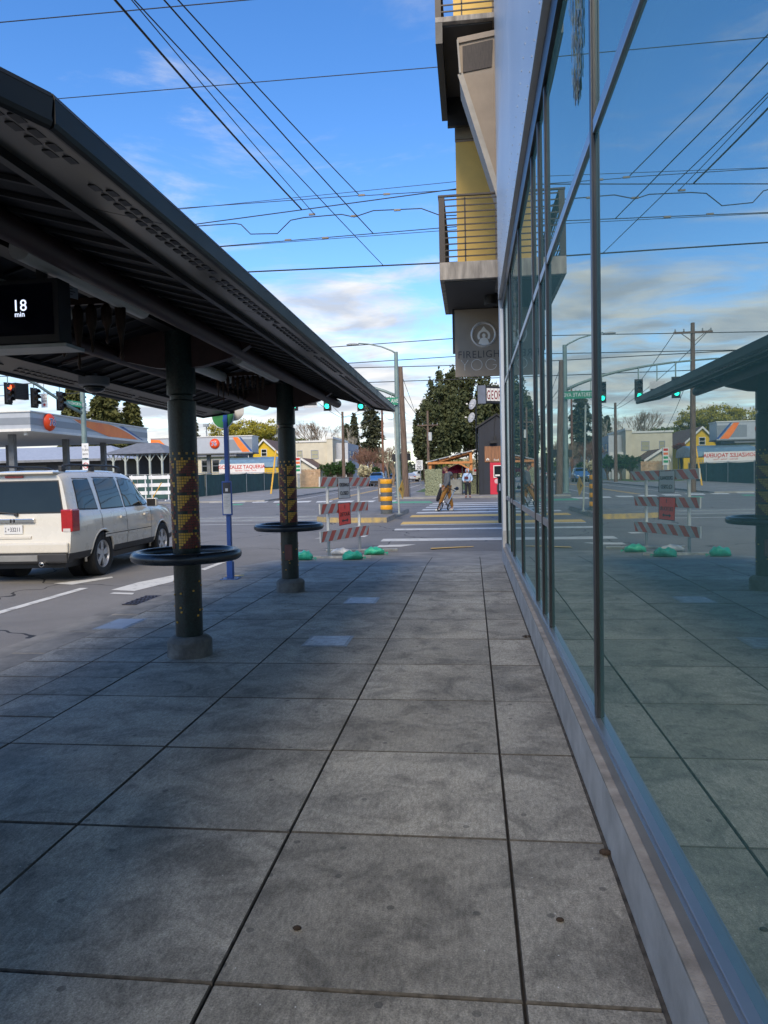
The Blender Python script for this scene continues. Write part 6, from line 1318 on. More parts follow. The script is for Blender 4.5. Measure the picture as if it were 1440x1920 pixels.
# ---------------------------------------------------------------- bar across the street (right)
YG = 47.3; xl = PY(899, 930, YG).x; xrr = 10.0; ze = PY(905, 800, YG).z; za = PY(928, 779, YG).z; zb_ = zr(YG)+.1
gb = thing('corner_bar', 'dark blue board-clad corner bar with red door and wooden panel', 'building', (xl+2, YG+3, zb_)); M_NB = mat('navy boards', (.010, .014, .024), .6, var=.15, vscale=3); xm = PY(931, 779, YG).x
MB().prism([(xl, YG, zb_-.1), (2*xm-xl, YG, zb_-.1), (2*xm-xl, YG, ze), (xm, YG, za), (xl, YG, ze)], (0, 7, 0)).build('wall', M_NB, gb)
for i in range(14):
    x = xl+.06+i*.165
    if x > 2*xm-xl-.1: break
    zt = ze+(za-ze)*(1-abs(x-xm)/(xm-xl))-.05
    if i < 4 or x > xm+1.0: MB().bx(x-.014, x+.014, YG-.03, YG-.001, zb_, zt).build('board_batten', M_NB, gb)
MB().bx(2*xm-xl+.01, xrr, YG+.3, YG+9, zb_-.1, ze+.3).build('wall', M_NB, gb)
a, b_ = Vector((xl-.15, YG-.12, ze-.10)), Vector((xm, YG-.12, za+.02)); MB().prism([a, b_, b_+Vector((0, 0, .12)), a+Vector((0, 0, .12))], (0, 7.2, 0)).build('roof', M_BLACK, gb); a2 = Vector((2*xm-xl+.15, YG-.12, ze-.10)); MB().prism([a2, b_, b_+Vector((0, 0, .12)), a2+Vector((0, 0, .12))], (0, 7.2, 0)).build('roof', M_BLACK, gb)
A, B_ = PY(908.5, 837, YG), PY(937, 866, YG); wp_ = MB().bx(A.x, B_.x+.35, YG-.09, YG-.04, B_.z, A.z).build('wooden_panel', mat('stained boards', (.26, .115, .05), .6, var=.25, vscale=4, stretch=(6, 1, .5)), gb)
for i in range(5): x = A.x+(B_.x+.35-A.x)*(i+1)/6; MB().bx(x-.006, x+.006, YG-.092, YG-.0905, B_.z, A.z).build('board_gap', M_BLACK, wp_)
em = PY(914.5, 861.5, YG); MB().prism([(em.x-.09, YG-.1, em.z-.06), (em.x+.09, YG-.1, em.z-.06), (em.x+.09, YG-.1, em.z+.02), (em.x, YG-.1, em.z+.09), (em.x-.09, YG-.1, em.z+.02)], (0, .008, 0)).build('house_emblem', M_WHT, wp_); MB().bx(em.x-.03, em.x+.03, YG-.105, YG-.1005, em.z-.06, em.z+.01).build('emblem_door', M_SHING, wp_)
ft = PY(929, 864, YG); text('food', M_WHT, wp_, (ft.x+.05, YG-.096, ft.z), (1, 0, 0), (0, 0, 1), .14, wscale=.9)
A, B_ = PY(918.5, 867.5, YG), PY(938, 931, YG); MB().bx(A.x-.4, B_.x+.45, YG-.035, YG-.004, zb_, A.z).build('door_recess', M_NB, gb)
dr_ = MB().bx(A.x, A.x+.95, YG-.075, YG-.036, zb_+.01, A.z).build('door', mat('crimson door', (.50, .02, .045), .4, var=.06), gb, bevel=.01)
w0, w1 = PY(925, 872.5, YG), PY(939, 895.5, YG); MB().bx(w0.x, w0.x+.55, YG-.09, YG-.076, w1.z, w0.z).build('door_window_frame', M_WHT, dr_); MB().bx(w0.x+.05, w0.x+.5, YG-.096, YG-.0905, w1.z+.05, w0.z-.05).build('door_window', M_DARKGLASS, dr_); MB().bx(w0.x+.1, w0.x+.4, YG-.1, YG-.0965, w1.z+.1, w1.z+.2).build('notice', M_WHT, dr_)
MB().cyl((w0.x+.2, YG-.08, w1.z-.22), (w0.x+.2, YG-.076, w1.z-.22), .15).build('sticker', mat('pink sticker', (.6, .4, .4), .6), dr_); MB().bx(w0.x+.2, w0.x+.26, YG-.12, YG-.076, w1.z-.9, w1.z-.45).build('door_handle', M_BLACK, dr_)
A = PY(918, 828, YG); MB().bx(A.x, A.x+.45, YG-.35, YG-.01, A.z-.12, A.z+.05).bx(A.x+.28, A.x+.4, YG-.3, YG-.1, A.z+.05, A.z+.35).build('wall_lamp', M_BLACK, gb); MB().tube([(A.x+.34, YG-.05, A.z+.35), (A.x+.3, YG-.05, A.z+.9), (A.x+.38, YG-.05, A.z+1.5)], .015, 5).build('cable', M_BLACK, gb)
# bar sign box with letter tiles
Yg = YG-1.2; A, B_ = PY(895.5, 722, Yg), PY(910, 757, Yg); gs = thing('bar_sign', 'boxed bar sign with dark red capital letters on white tiles starting GEOR', 'sign', (A.x+1.5, Yg, B_.z))
p0, p1, p2, p3 = PY(911, 724, Yg), PY(946, 730, Yg), PY(946, 762, Yg), PY(911, 755, Yg)
dv = (p1-p0); dv.z = 0; dv = Vector((1, .55, 0)).normalized(); Ls = 1.95; hS = p0.z-p3.z
MB().prism([p0, p0+dv*Ls, p0+dv*Ls-Vector((0, 0, hS)), p0-Vector((0, 0, hS))], Vector((-.55, 1, 0)).normalized()*.45).build('cabinet', M_SIGB, gs)
MB().bx(A.x-.0, p0.x-.02, Yg-.03, Yg+.4, p3.z-.05, p0.z+.05).build('end_cap', mat('slate blue', (.10, .12, .16), .6), gs)
nn = Vector((.55, -1, 0)).normalized()
for i, ch in enumerate('GEORGES'):
    o = p0+dv*(.05+i*.262)-Vector((0, 0, hS*.12))+nn*.012; tl_ = MB().prism([o, o+dv*.238, o+dv*.238-Vector((0, 0, hS*.76)), o-Vector((0, 0, hS*.76))], -nn*.008).build('letter_tile', M_WHT, gs)
    text(ch, mat('oxblood letter', (.20, .015, .02), .5), tl_, o+dv*.119-Vector((0, 0, hS*.66))+nn*.004, dv, (0, 0, 1), hS*.56, bold=.012, wscale=.40)
MB().cyl((p0.x+1.5, Yg+1.2, ze-.2), (p0.x+1.5, Yg+1.2, p0.z), .08).build('mast', M_BLACK, gs)
# satellite dishes on a mast at the corner
for k, (px_, py_, r_) in enumerate(((889, 759, .36), (887, 784, .34))):
    c = PY(px_, py_, YG+1.5); t = thing('satellite_dish', ['pale satellite dish high on the mast beside the bar sign', 'lower satellite dish on the mast beside the bar sign'][k], 'satellite dish', c)
    MB().lathe([(.0001, .0), (r_*.5, .03), (r_*.85, .09), (r_, .14), (r_*.98, .16), (r_*.5, .05), (.0001, .02)], 24, c, (-.75, -.55, .25)).build('dish', mat('dish grey', (.5, .5, .5), .6), t, smooth=True); MB().bar(c, c+Vector((-.45, -.3, .0)), .03, .03).build('feed_arm', M_STEEL, t); MB().box(c+Vector((-.47, -.3, .05)), (.12, .08, .08)).build('feed', M_WHT, t)
    MB().bar(c+Vector((.02, .02, 0)), (PY(893, 800, YG+1.6).x, YG+1.6, c.z-.15), .04, .04).build('bracket', M_STEEL, t)
mx_ = PY(893, 800, YG+1.6).x; dm = thing('dish_mast', 'thin dark mast carrying two satellite dishes beside the bar', 'mast', (mx_, YG+1.6, zb_)); MB().cyl((mx_, YG+1.6, zb_), (mx_, YG+1.6, PY(893, 745, YG).z), .05, n=8).build('tube', M_BLACK, dm)
# artificial hedge screens and pergola
M_HEDGE = mat('pale hedge leaf', (.30, .31, .20), .8, var=.35, vscale=20, col2=(.13, .16, .09))
def hedge_screen(x0, y0, x1, y1, z0, z1, label, n, seed):
    rng = np.random.default_rng(seed); t = thing('hedge_screen', label, 'hedge', ((x0+x1)/2, (y0+y1)/2, z0)); d = Vector((x1-x0, y1-y0, 0)); L_ = d.length; d.normalize(); nn = Vector((d.y, -d.x, 0))
    MB().prism([Vector((x0, y0, z0)), Vector((x1, y1, z0)), Vector((x1, y1, z1)), Vector((x0, y0, z1))], -nn*.12).build('panel', mat('hedge dark core', (.05, .055, .035), .9, var=.3), t)
    b = MB()
    for i in range(n):
        u, v = rng.random(), rng.random(); c = Vector((x0, y0, z0))+d*(u*L_)+Vector((0, 0, v*(z1-z0)))+nn*rng.uniform(.0, .07); a = rng.uniform(0, 6.3); s_ = rng.uniform(.03, .06); e1 = (d*math.cos(a)+Vector((0, 0, math.sin(a)))+nn*rng.uniform(-.5, .5))*s_; e2 = (Vector((0, 0, math.cos(a)))-d*math.sin(a)+nn*rng.uniform(-.5, .5))*s_*.5
        b.quad(c-e1, c+e2, c+e1, c-e2)
    b.build('leaves', M_HEDGE, t, fix=False)['kind'] = 'stuff'
YHd = 47.6; hx0, hx1 = PY(797.5, 930, YHd).x, PY(829, 930, YHd).x; zh = PY(815, 880, YHd).z; zg = zr(YHd)+.1
hedge_screen(hx0, YHd, hx1, YHd, zg, zh, 'pale leafy artificial hedge screen at the street end of the pergola', 2600, 1)
hx2, hx3 = PY(873, 930, YHd+2).x, PY(899, 930, YHd+2).x; hedge_screen(hx2, YHd+2, hx3, YHd+2, zg, PY(880, 880, YHd+2).z, 'darker leafy hedge screen between the pergola and the navy wall', 1600, 2)
ph = PY(891, 883.5, YHd+1.9); pst = thing('small_notice', 'small white notice with red mark on the darker hedge screen', 'sign', ph); MB().bx(ph.x-.18, ph.x+.18, YHd+1.85, YHd+1.88, ph.z-.25, ph.z+.25).build('panel', M_WHT, pst); MB().bx(ph.x-.08, ph.x+.08, YHd+1.843, YHd+1.849, ph.z-.02, ph.z+.12).build('mark', M_RED, pst)
pg = thing('pergola', 'orange timber pergola with sloping corrugated roof and string lights beside the bar', 'pergola', ((hx0+hx2)/2, YHd+3, zg)); M_TIMB = mat('orange timber', (.50, .20, .055), .6, var=.2, vscale=3, stretch=(1, 1, 4))
Yp0, Yp1 = YHd+.4, YHd+5; f = lambda px_, py_, Y: PY(px_, py_, Y)
L0, R0 = f(798, 868, Yp0), f(893, 843.5, Yp0)
rf = MB().prism([L0, R0, R0+Vector((0, 0, .06)), L0+Vector((0, 0, .06))], (0, Yp1-Yp0, 0)).build('roof_sheet', mat('corrugated grey', (.34, .36, .38), .5, .2), pg)
for k in range(7):
    y = Yp0+.15+k*.72; MB().prism([(L0.x+.1, y, L0.z-.16), (R0.x-.2, y, R0.z-.16+(L0.z-R0.z)*.0), (R0.x-.2, y, R0.z-.01), (L0.x+.1, y, L0.z-.01)], (0, .06, 0)).build('rafter', M_TIMB, pg)
for k in range(9): u = (k+.5)/9; c = L0.lerp(R0, u); MB().bx(c.x-.03, c.x+.03, Yp0+.05, Yp1-.05, c.z-.08, c.z-.01).build('batten', M_TIMB, pg)
zb1 = f(845, 869, Yp0).z; xR = f(883, 860, Yp0).x; MB().bx(L0.x+.15, xR+.1, Yp0+.0, Yp0+.1, zb1-.02, zb1+.12).build('front_beam', M_TIMB, pg)
for x, zt in ((L0.x+.28, L0.z-.05), (xR, f(883, 848, Yp0).z)):
    for y in (Yp0+.11, Yp1-.2): MB().bx(x-.09, x+.09, y, y+.14, zg if y > Yp0+1 or x < xR-.1 else zb1-.5, zt).build('post', M_TIMB, pg)
MB().bar((f(862, 872, Yp0).x, Yp0+.05, zb1), (xR, Yp0+.05, zb1-.45), .08, .1).build('brace', M_TIMB, pg)
for k in range(5): u = (k+.1)/4.4; c = L0.lerp(R0, u); MB().ball((c.x, Yp0-.1, c.z-.02), .07, 8, 6).build('bulb', M_BLACK if k % 2 else mat('string bulb', (.7, .6, .4), .3), pg)
for pa, pb2 in ((828, 829.5), (866.5, 868.5)): MB().bx(f(pa, 920, Yp0+.2).x, f(pb2, 920, Yp0+.2).x, Yp0+.2, Yp0+.3, zg, zb1-.03).build('steel_post', M_BLACK, pg)
um = f(858, 885, Yp1-1.5); uo = thing('market_umbrella', 'crimson folded-edge umbrella standing under the timber pergola', 'umbrella', (um.x, Yp1-1.5, zg)); zt = f(858, 873, Yp1-1.5).z; M_CRIM = mat('crimson canvas', (.42, .03, .09), .8, var=.1)
n = 8; top = Vector((um.x, Yp1-1.5, zt+.1))
for k in range(n):
    a0, a1 = 2*PI*k/n, 2*PI*(k+1)/n; e0 = top+Vector((1.05*math.cos(a0), .75*math.sin(a0), -.42)); e1 = top+Vector((1.05*math.cos(a1), .75*math.sin(a1), -.42)); MB().add([top, e0, e1, e0-Vector((0, 0, .2)), e1-Vector((0, 0, .2))], [(0, 1, 2), (1, 3, 4, 2)]).build('canopy_panel', M_CRIM, uo, fix=False)
MB().cyl((um.x, Yp1-1.5, zg), top, .03).build('pole', M_BLACK, uo)
tb = f(858, 918, Yp1-2.2); tbl = thing('patio_table', 'dark patio table behind the glass wind screen of the pergola', 'table', (tb.x, Yp1-2.2, zg)); MB().bx(tb.x-.55, tb.x+.55, Yp1-2.6, Yp1-1.8, zg+.70, zg+.75).build('table_top', M_BLACK, tbl)
for a in (-1, 1):
    for c in (-1, 1): MB().bx(tb.x+a*.5-.03, tb.x+a*.5+.03, Yp1-2.2+c*.36-.03, Yp1-2.2+c*.36+.03, zg, zg+.70).build('leg', M_BLACK, tbl)
MB().bx(f(845, 920, Yp0+1).x, f(866, 920, Yp0+1).x, Yp0+1, Yp0+1.03, zg+.05, zg+1.0).build('wind_screen', mat('grey screen', (.22, .23, .22), .5), pg)
# timber box planter by the bar
# ================================================================ TREES
def leaf_mesh(name, C, A, B, m, parent, kind='stuff'):
    """quads centred at C with half axes A,B (n,3 arrays)"""
    n = len(C); V = np.empty((n, 4, 3)); V[:, 0] = C-A; V[:, 1] = C+B; V[:, 2] = C+A; V[:, 3] = C-B
    off = Vector((0, 0, 0))
    if parent is not None: off = WOFF.get(parent.name, off)
    V = V.reshape(-1, 3)-np.array(off); me = bpy.data.meshes.new(name); me.vertices.add(4*n); me.vertices.foreach_set('co', V.ravel()); me.loops.add(4*n); me.loops.foreach_set('vertex_index', np.arange(4*n, dtype=np.int32)); me.polygons.add(n); me.polygons.foreach_set('loop_start', np.arange(0, 4*n, 4, dtype=np.int32)); me.update(calc_edges=True); me.materials.append(m)
    o = bpy.data.objects.new(name, me); COL.objects.link(o)
    if parent is not None: o.parent = parent
    return o
def rand_axes(n, size, rng, flat=0.0, up=None, aspect=.5):
    d = rng.normal(size=(n, 3)); 
    if up is not None: d = d*(1-flat)+np.array(up)*flat
    d /= np.linalg.norm(d, axis=1)[:, None]; e = rng.normal(size=(n, 3)); e -= d*(e*d).sum(1)[:, None]; e /= np.linalg.norm(e, axis=1)[:, None]
    s_ = size*rng.uniform(.6, 1.4, n)[:, None]; return d*s_, e*s_*aspect
def leafmat(name, c, c2, trans=.15):
    if name in MATS: return MATS[name]
    m = mat(name, c, .75, var=.2, vscale=1.3, col2=c2, detail=8, spec=.25); return m
M_PINE = leafmat('pine needles', (.085, .095, .040), (.035, .045, .02)); M_FIR = leafmat('fir needles', (.085, .09, .045), (.045, .05, .03)); M_CED = leafmat('cedar sprays', (.13, .125, .035), (.05, .06, .02))
M_YG = leafmat('spring yellow leaves', (.36, .30, .03), (.20, .19, .03)); M_SHRUB = leafmat('clipped shrub leaves', (.05, .10, .025), (.022, .05, .015)); M_BARK = mat('bark', (.13, .095, .07), .9, var=.3, vscale=5); M_TWIG = mat('bare twigs', (.26, .19, .13), .9, var=.2, vscale=3); M_TWIGR = mat('reddish twigs', (.22, .12, .08), .9, var=.2, vscale=3); M_MIXG = leafmat('fresh green leaves', (.13, .16, .03), (.06, .08, .02)); M_REDLEAF = leafmat('dark red leaves', (.16, .05, .04), (.08, .025, .025)); M_BLOS = leafmat('cream blossom', (.62, .56, .36), (.4, .36, .2))
def trunk(t, base, top, r0, r1, m=M_BARK, wob=.2, n=6, seed=0):
    rng = random.Random(seed); P = [Vector(base).lerp(Vector(top), i/n)+Vector((rng.uniform(-wob, wob), rng.uniform(-wob, wob), 0))*(0 if i == 0 else 1) for i in range(n+1)]
    MB().tube(P, [r0+(r1-r0)*i/n for i in range(n+1)], 8).build('trunk', m, t, smooth=True); return P
def conifer(px, py_top, hw_px, Y, label, m, n=9000, seed=1, bare=.12, droop=.35, size=.16, shape=.8, name='conifer_tree', group=None, zb=None, fill=.55, gaps=.0):
    rng = np.random.default_rng(seed); b = PY(px, 890, Y); z0_ = zr(Y); zt = PY(px, py_top, Y).z; H_ = zt-z0_; Rm = hw_px*Y/F_PX
    t = thing(name, label, 'tree', (b.x, Y, z0_), group=group); trunk(t, (b.x, Y, z0_-.1), (b.x, Y, zt-.3), Rm*.06+.12, .03, seed=seed)
    nb = int(26+H_*7); C = []; Dv = []; brs = MB()
    for k in range(nb):
        u = bare+(1-bare)*(k/nb)**1.0; a = k*2.399+rng.normal(0, .3); L_ = Rm*((1-u)**shape)*rng.uniform(.65, 1.12)+.25
        if rng.random() < gaps: L_ *= .35
        d = np.array([math.cos(a), math.sin(a), 0]); p0 = np.array([b.x, Y, z0_+H_*u]); cnt = max(6, int(n/nb*(L_/Rm+.25)*1.15)); s_ = fill+(1-fill)*rng.random(cnt)**.7
        s_ = rng.random(cnt)**.65; w = .13*L_*(1.1-s_*.5)+.12
        P = p0+d*(s_*L_)[:, None]; P[:, 2] += -droop*L_*s_**1.6*.6+rng.normal(0, .10+.03*L_, cnt)+.12*L_*np.sin(s_*2.2); lat = np.array([-d[1], d[0], 0]); P += lat*(rng.normal(0, 1, cnt)*w*1.25)[:, None]
        C.append(P); dd = np.tile(d, (cnt, 1))+rng.normal(0, .45, (cnt, 3)); dd[:, 2] -= droop*.5; Dv.append(dd)
        if k % 2 == 0: brs.tube([p0, p0+d*L_*.5+np.array([0, 0, .05*L_]), p0+d*L_*.92+np.array([0, 0, -droop*L_*.4])], [.05+.012*L_, .03, .01], 4)
    brs.build('limbs', M_BARK, t, fix=False)['kind'] = 'stuff'
    C = np.vstack(C); D = np.vstack(Dv); D /= np.linalg.norm(D, axis=1)[:, None]; k_ = len(C); e = rng.normal(size=(k_, 3)); e -= D*(e*D).sum(1)[:, None]; e /= np.linalg.norm(e, axis=1)[:, None]; s_ = size*rng.uniform(.6, 1.5, k_)[:, None]
    leaf_mesh('crown', C, D*s_, e*s_*.42, m, t); return t
def clump_tree(px, py_c, rx_px, ry_px, Y, label, m, n=9000, seed=1, clumps=70, size=.12, name='leafy_tree', trunkm=M_BARK, cat='tree', branches=True, csz=.32, z0_=None, twigs=None, group=None):
    rng = np.random.default_rng(seed); c = PY(px, py_c, Y); rx = rx_px*Y/F_PX; rz_ = ry_px*Y/F_PX; zb_ = zr(Y)+.05 if z0_ is None else z0_; t = thing(name, label, cat, (c.x, Y, zb_), group=group)
    ctr = np.array([c.x, Y, c.z]); K = rng.normal(size=(clumps, 3)); K /= np.linalg.norm(K, axis=1)[:, None]; K *= (rng.random(clumps)**.38)[:, None]; lump = 1+.16*np.sin(K[:, 0]*5+seed)+.12*np.sin(K[:, 2]*7+2*seed); K *= lump[:, None]
    K = ctr+K*np.array([rx, rx*.9, rz_]); K[:, 2] = np.maximum(K[:, 2], zb_+.15)
    idx = rng.integers(0, clumps, n); C = K[idx]+rng.normal(size=(n, 3))*np.array([rx, rx, rz_])*csz*.5; C[:, 2] = np.maximum(C[:, 2], zb_+.03); A, B = rand_axes(n, size, rng); leaf_mesh('crown', C, A, B, m, t)
    if branches:
        tp = trunk(t, (c.x, Y, zb_-.1), (c.x, Y, c.z+rz_*.3), .05*rx+.1, .05, trunkm, seed=seed); b = MB()
        for k in range(0, clumps, 2):
            p0 = tp[min(len(tp)-1, 2+k % 4)]; b.tube([p0, Vector(K[k]).lerp(p0, .5)+Vector((0, 0, .12*rz_)), K[k]], [.05+.01*rx, .035, .012], 4)
        b.build('limbs', trunkm, t, fix=False)['kind'] = 'stuff'
    return t
def bare_tree(px, py_top, Y, label, m, spread=.5, seed=1, depth=6, name='bare_tree', r0=.2, h0=None, z0_=None, nst=1, cat='tree'):
    rng = random.Random(seed); b0 = PY(px, 890, Y); z0_ = zr(Y) if z0_ is None else z0_; H_ = PY(px, py_top, Y).z-z0_; t = thing(name, label, cat, (b0.x, Y, z0_)); mb = MB()
    def grow(p, d, L_, r, k):
        q = p+d*L_; mid = p.lerp(q, .5)+Vector((rng.uniform(-1, 1), rng.uniform(-1, 1), rng.uniform(-.5, .5)))*L_*.08; mb.tube([p, mid, q], [r, r*.85, r*.7], 5 if k > 3 else 3, cap=False)
        if k <= 0: return
        for _ in range(3 if k > 1 else 4):
            dd = (d+Vector((rng.uniform(-1, 1), rng.uniform(-1, 1), rng.uniform(-.25, .7)))*spread).normalized(); grow(q, dd, L_*rng.uniform(.62, .86), max(r*.62, .012), k-1)
    for s_ in range(nst):
        d = Vector((rng.uniform(-.3, .3)*(nst > 1), rng.uniform(-.3, .3)*(nst > 1), 1)).normalized(); grow(Vector((b0.x+rng.uniform(-.3, .3)*(nst > 1), Y, z0_-.1)), d, H_*.27, r0, depth)
    mb.build('branches', m, t, fix=False); return t
# big pines across the street
clump_tree(829, 790, 42, 78, 88, 'broad dense dark pine behind the timber pergola', M_PINE, 14000, 3, 125, .25, csz=.15, name='pine_tree')
clump_tree(878, 778, 44, 84, 92, 'tallest dense dark pine rising behind the bar sign', M_PINE, 14000, 5, 125, .25, csz=.15, name='pine_tree')
clump_tree(797, 822, 27, 58, 96, 'shorter dark pine at the street edge of the pine group', M_PINE, 7500, 8, 70, .24, csz=.17, name='pine_tree')
clump_tree(925, 790, 40, 75, 97, 'dark pine mostly hidden behind the navy bar', M_PINE, 9000, 9, 120, .26, csz=.18, name='pine_tree')
conifer(846, 700, 20, 90, 'pointed dark pine top standing out of the pine group', M_PINE, 6000, 6, bare=.3, droop=.2, size=.24, shape=.6, name='pine_tree')
# firs along the far street
conifer(699, 750, 30, 135, 'solitary ragged fir above the far rooftops', M_FIR, 4200, 11, bare=.2, droop=.5, size=.36, shape=.45, name='fir_tree', gaps=.35)
conifer(666, 776, 17, 128, 'slender pale fir beside the grey utility pole', M_FIR, 4500, 12, bare=.1, droop=.4, size=.26, shape=.8, name='fir_tree')
conifer(652, 796, 13, 122, 'small slender fir next to the pale one', M_FIR, 3500, 13, bare=.1, droop=.4, size=.25, shape=.8, name='fir_tree')
conifer(366, 786, 22, 130, 'dark fir peeking past the tiled column over the canopy roof', M_FIR, 4500, 14, bare=.1, droop=.4, size=.3, shape=.7, name='fir_tree')
# cedars behind the gas station
conifer(200, 672, 52, 108, 'broad olive cedar rising behind the fuel canopy', M_CED, 14000, 21, bare=.05, droop=.8, size=.34, shape=.6, name='cedar_tree')
conifer(145, 690, 42, 112, 'olive cedar behind the left signal mast', M_CED, 10000, 22, bare=.05, droop=.8, size=.34, shape=.6, name='cedar_tree')
conifer(252, 728, 32, 112, 'shorter olive cedar at the end of the cedar row', M_CED, 8000, 23, bare=.05, droop=.8, size=.34, shape=.6, name='cedar_tree')
# spring tree, bare trees
clump_tree(455, 815, 60, 30, 118, 'rounded yellow-green spring tree above the second canopy', M_YG, 9000, 31, 150, .16, csz=.17, name='spring_tree')
clump_tree(505, 820, 38, 26, 124, 'second yellow-green spring tree behind the yellow gable', M_YG, 4500, 32, 90, .16, csz=.17, name='spring_tree')
bare_tree(603, 786, 150, 'pale bare tree behind the cream building', M_TWIG, .55, 41, 6, r0=.3)
bare_tree(690, 832, 95, 'spreading bare reddish bush tree by the far street', M_TWIGR, .75, 42, 5, r0=.12, nst=4)
bare_tree(668, 828, 108, 'bare reddish tree behind the blossom bush', M_TWIGR, .7, 43, 5, r0=.14, nst=3)
bare_tree(735, 830, 92, 'bare upright whippy tree by the signal mast', M_TWIG, .42, 44, 5, r0=.12, nst=4)
bare_tree(655, 800, 112, 'thin pale birch with bare twigs', mat('birch bark', (.45, .40, .32), .8), .4, 45, 5, r0=.11)
bare_tree(875, 842, 60, 'dry pale ornamental shrub behind the pergola', mat('straw twigs', (.42, .34, .18), .9), .6, 46, 4, r0=.05, nst=5, cat='shrub', name='bare_shrub')
# shrubs
for k, (px_, pc, rx, ry) in enumerate(((617, 881, 15, 14), (636, 879, 16, 15), (655, 880, 13, 14))): clump_tree(px_, pc, rx, ry, 86+k*.8, ['rounded clipped green bush nearest the picket fence', 'rounded clipped green bush in the middle of three', 'rounded clipped green bush beside the grey pole'][k], M_SHRUB, 4200, 50+k, 90, .075, name='clipped_bush', cat='bush', csz=.2)
clump_tree(686, 884, 15, 13, 90, 'bush dotted with cream blossom by the far street', M_BLOS, 1500, 61, 60, .10, name='blossom_bush', cat='bush', csz=.25)
clump_tree(703, 886, 9, 10, 93, 'dark green bush beside the reddish pole', M_SHRUB, 2000, 62, 50, .09, name='clipped_bush', cat='bush', csz=.25)
clump_tree(533, 858, 13, 9, 90, 'dark red-leaved shrub against the cream building', M_REDLEAF, 1500, 63, 40, .09, name='red_shrub', cat='bush', csz=.25)
clump_tree(757, 872, 10, 16, 110, 'fresh green young tree seen past the brown pole', M_MIXG, 2000, 64, 40, .14, csz=.25)
clump_tree(640, 848, 40, 16, 140, 'low fresh green tree behind the houses', M_MIXG, 4000, 65, 70, .22, csz=.22)
clump_tree(560, 835, 45, 14, 165, 'low hazy green tree beyond the cream building', M_MIXG, 4000, 66, 70, .25, csz=.22)
clump_tree(850, 868, 26, 10, 72, 'fresh green hedge tree behind the pergola', M_MIXG, 3000, 67, 60, .11, csz=.25)
for k, (px_, py_) in enumerate(((262, 880), (300, 884))): clump_tree(px_, py_, 9, 9, 100, ['green shrub beside the station shed', 'rust-red shrub beside the station shed'][k], [M_SHRUB, M_REDLEAF][k], 1200, 70+k, 30, .09, name='garden_shrub', cat='bush', csz=.3)
# far houses down the street
for k, (px0, px1, pt, pe, Y_, lab) in enumerate(((665, 690, 866, 880, 118, 'small pale bungalow with grey roof behind the blossom bush'), (692, 716, 868, 882, 125, 'far bungalow behind the reddish pole'))):
    xa, xb = PY(px0, 880, Y_).x, PY(px1, 880, Y_).x; ze, zt = PY(px0, pe, Y_).z, PY(px0, pt, Y_).z; t = thing('bungalow', lab, 'house', ((xa+xb)/2, Y_+3, zr(Y_))); MB().bx(xa, xb, Y_, Y_+7, 0, ze).build('wall', [M_CREAM, M_GREYW][k], t)
    MB().prism([(xa-.4, Y_-.5, ze), (xa-.4, Y_+7.5, ze), (xa-.4, Y_+3.5, zt)], (xb-xa+.8, 0, 0)).build('roof', [M_GREYROOF, M_SHING][k], t); window(t, xa+.6, xa+1.5, ze-1.3, ze-.4, Y_)
# distant woods on the horizon
rng = np.random.default_rng(5); nC = 420; ang = rng.uniform(-1.15, .75, nC); dist = rng.uniform(190, 330, nC); KX = dist*np.sin(ang); KY = dist*np.cos(ang); KH = rng.uniform(4, 9, nC)*(1+.25*np.sin(ang*23)); nL = 36000
idx = rng.integers(0, nC, nL); C = np.stack([KX[idx]+rng.normal(0, 3.2, nL), KY[idx]+rng.normal(0, 3.2, nL), .6+KH[idx]*rng.random(nL)**.8], 1); A, B = rand_axes(nL, .75, rng)
tag(leaf_mesh('distant_woods', C, A, B, leafmat('distant woods', (.075, .085, .05), (.04, .05, .035)), None), kind='stuff')
# ================================================================ PEOPLE
def skin_mesh(name, verts, edges, radii, m, parent, sub=2, root=0):
    me = bpy.data.meshes.new(name); off = WOFF.get(parent.name, Vector((0, 0, 0))) if parent is not None and parent.parent is None else (WOFF.get(parent.parent.name, Vector((0, 0, 0))) if parent is not None else Vector((0, 0, 0)))
    me.from_pydata([tuple(Vector(v)-off) for v in verts], [], []) if False else me.from_pydata([tuple(Vector(v)-off) for v in verts], edges, [])
    o = bpy.data.objects.new(name, me); COL.objects.link(o); md = o.modifiers.new('s', 'SKIN'); md.use_smooth_shade = True
    for i, r in enumerate(radii): me.skin_vertices[0].data[i].radius = r if isinstance(r, tuple) else (r, r)
    for i in range(len(verts)): me.skin_vertices[0].data[i].use_root = (i == root)
    sb = o.modifiers.new('d', 'SUBSURF'); sb.levels = sub; sb.render_levels = sub
    dg = bpy.context.evaluated_depsgraph_get(); nm = bpy.data.meshes.new_from_object(o.evaluated_get(dg)); o.modifiers.clear(); o.data = nm; nm.materials.clear(); nm.materials.append(m)
    nm.polygons.foreach_set('use_smooth', [True]*len(nm.polygons))
    if parent is not None: o.parent = parent
    return o
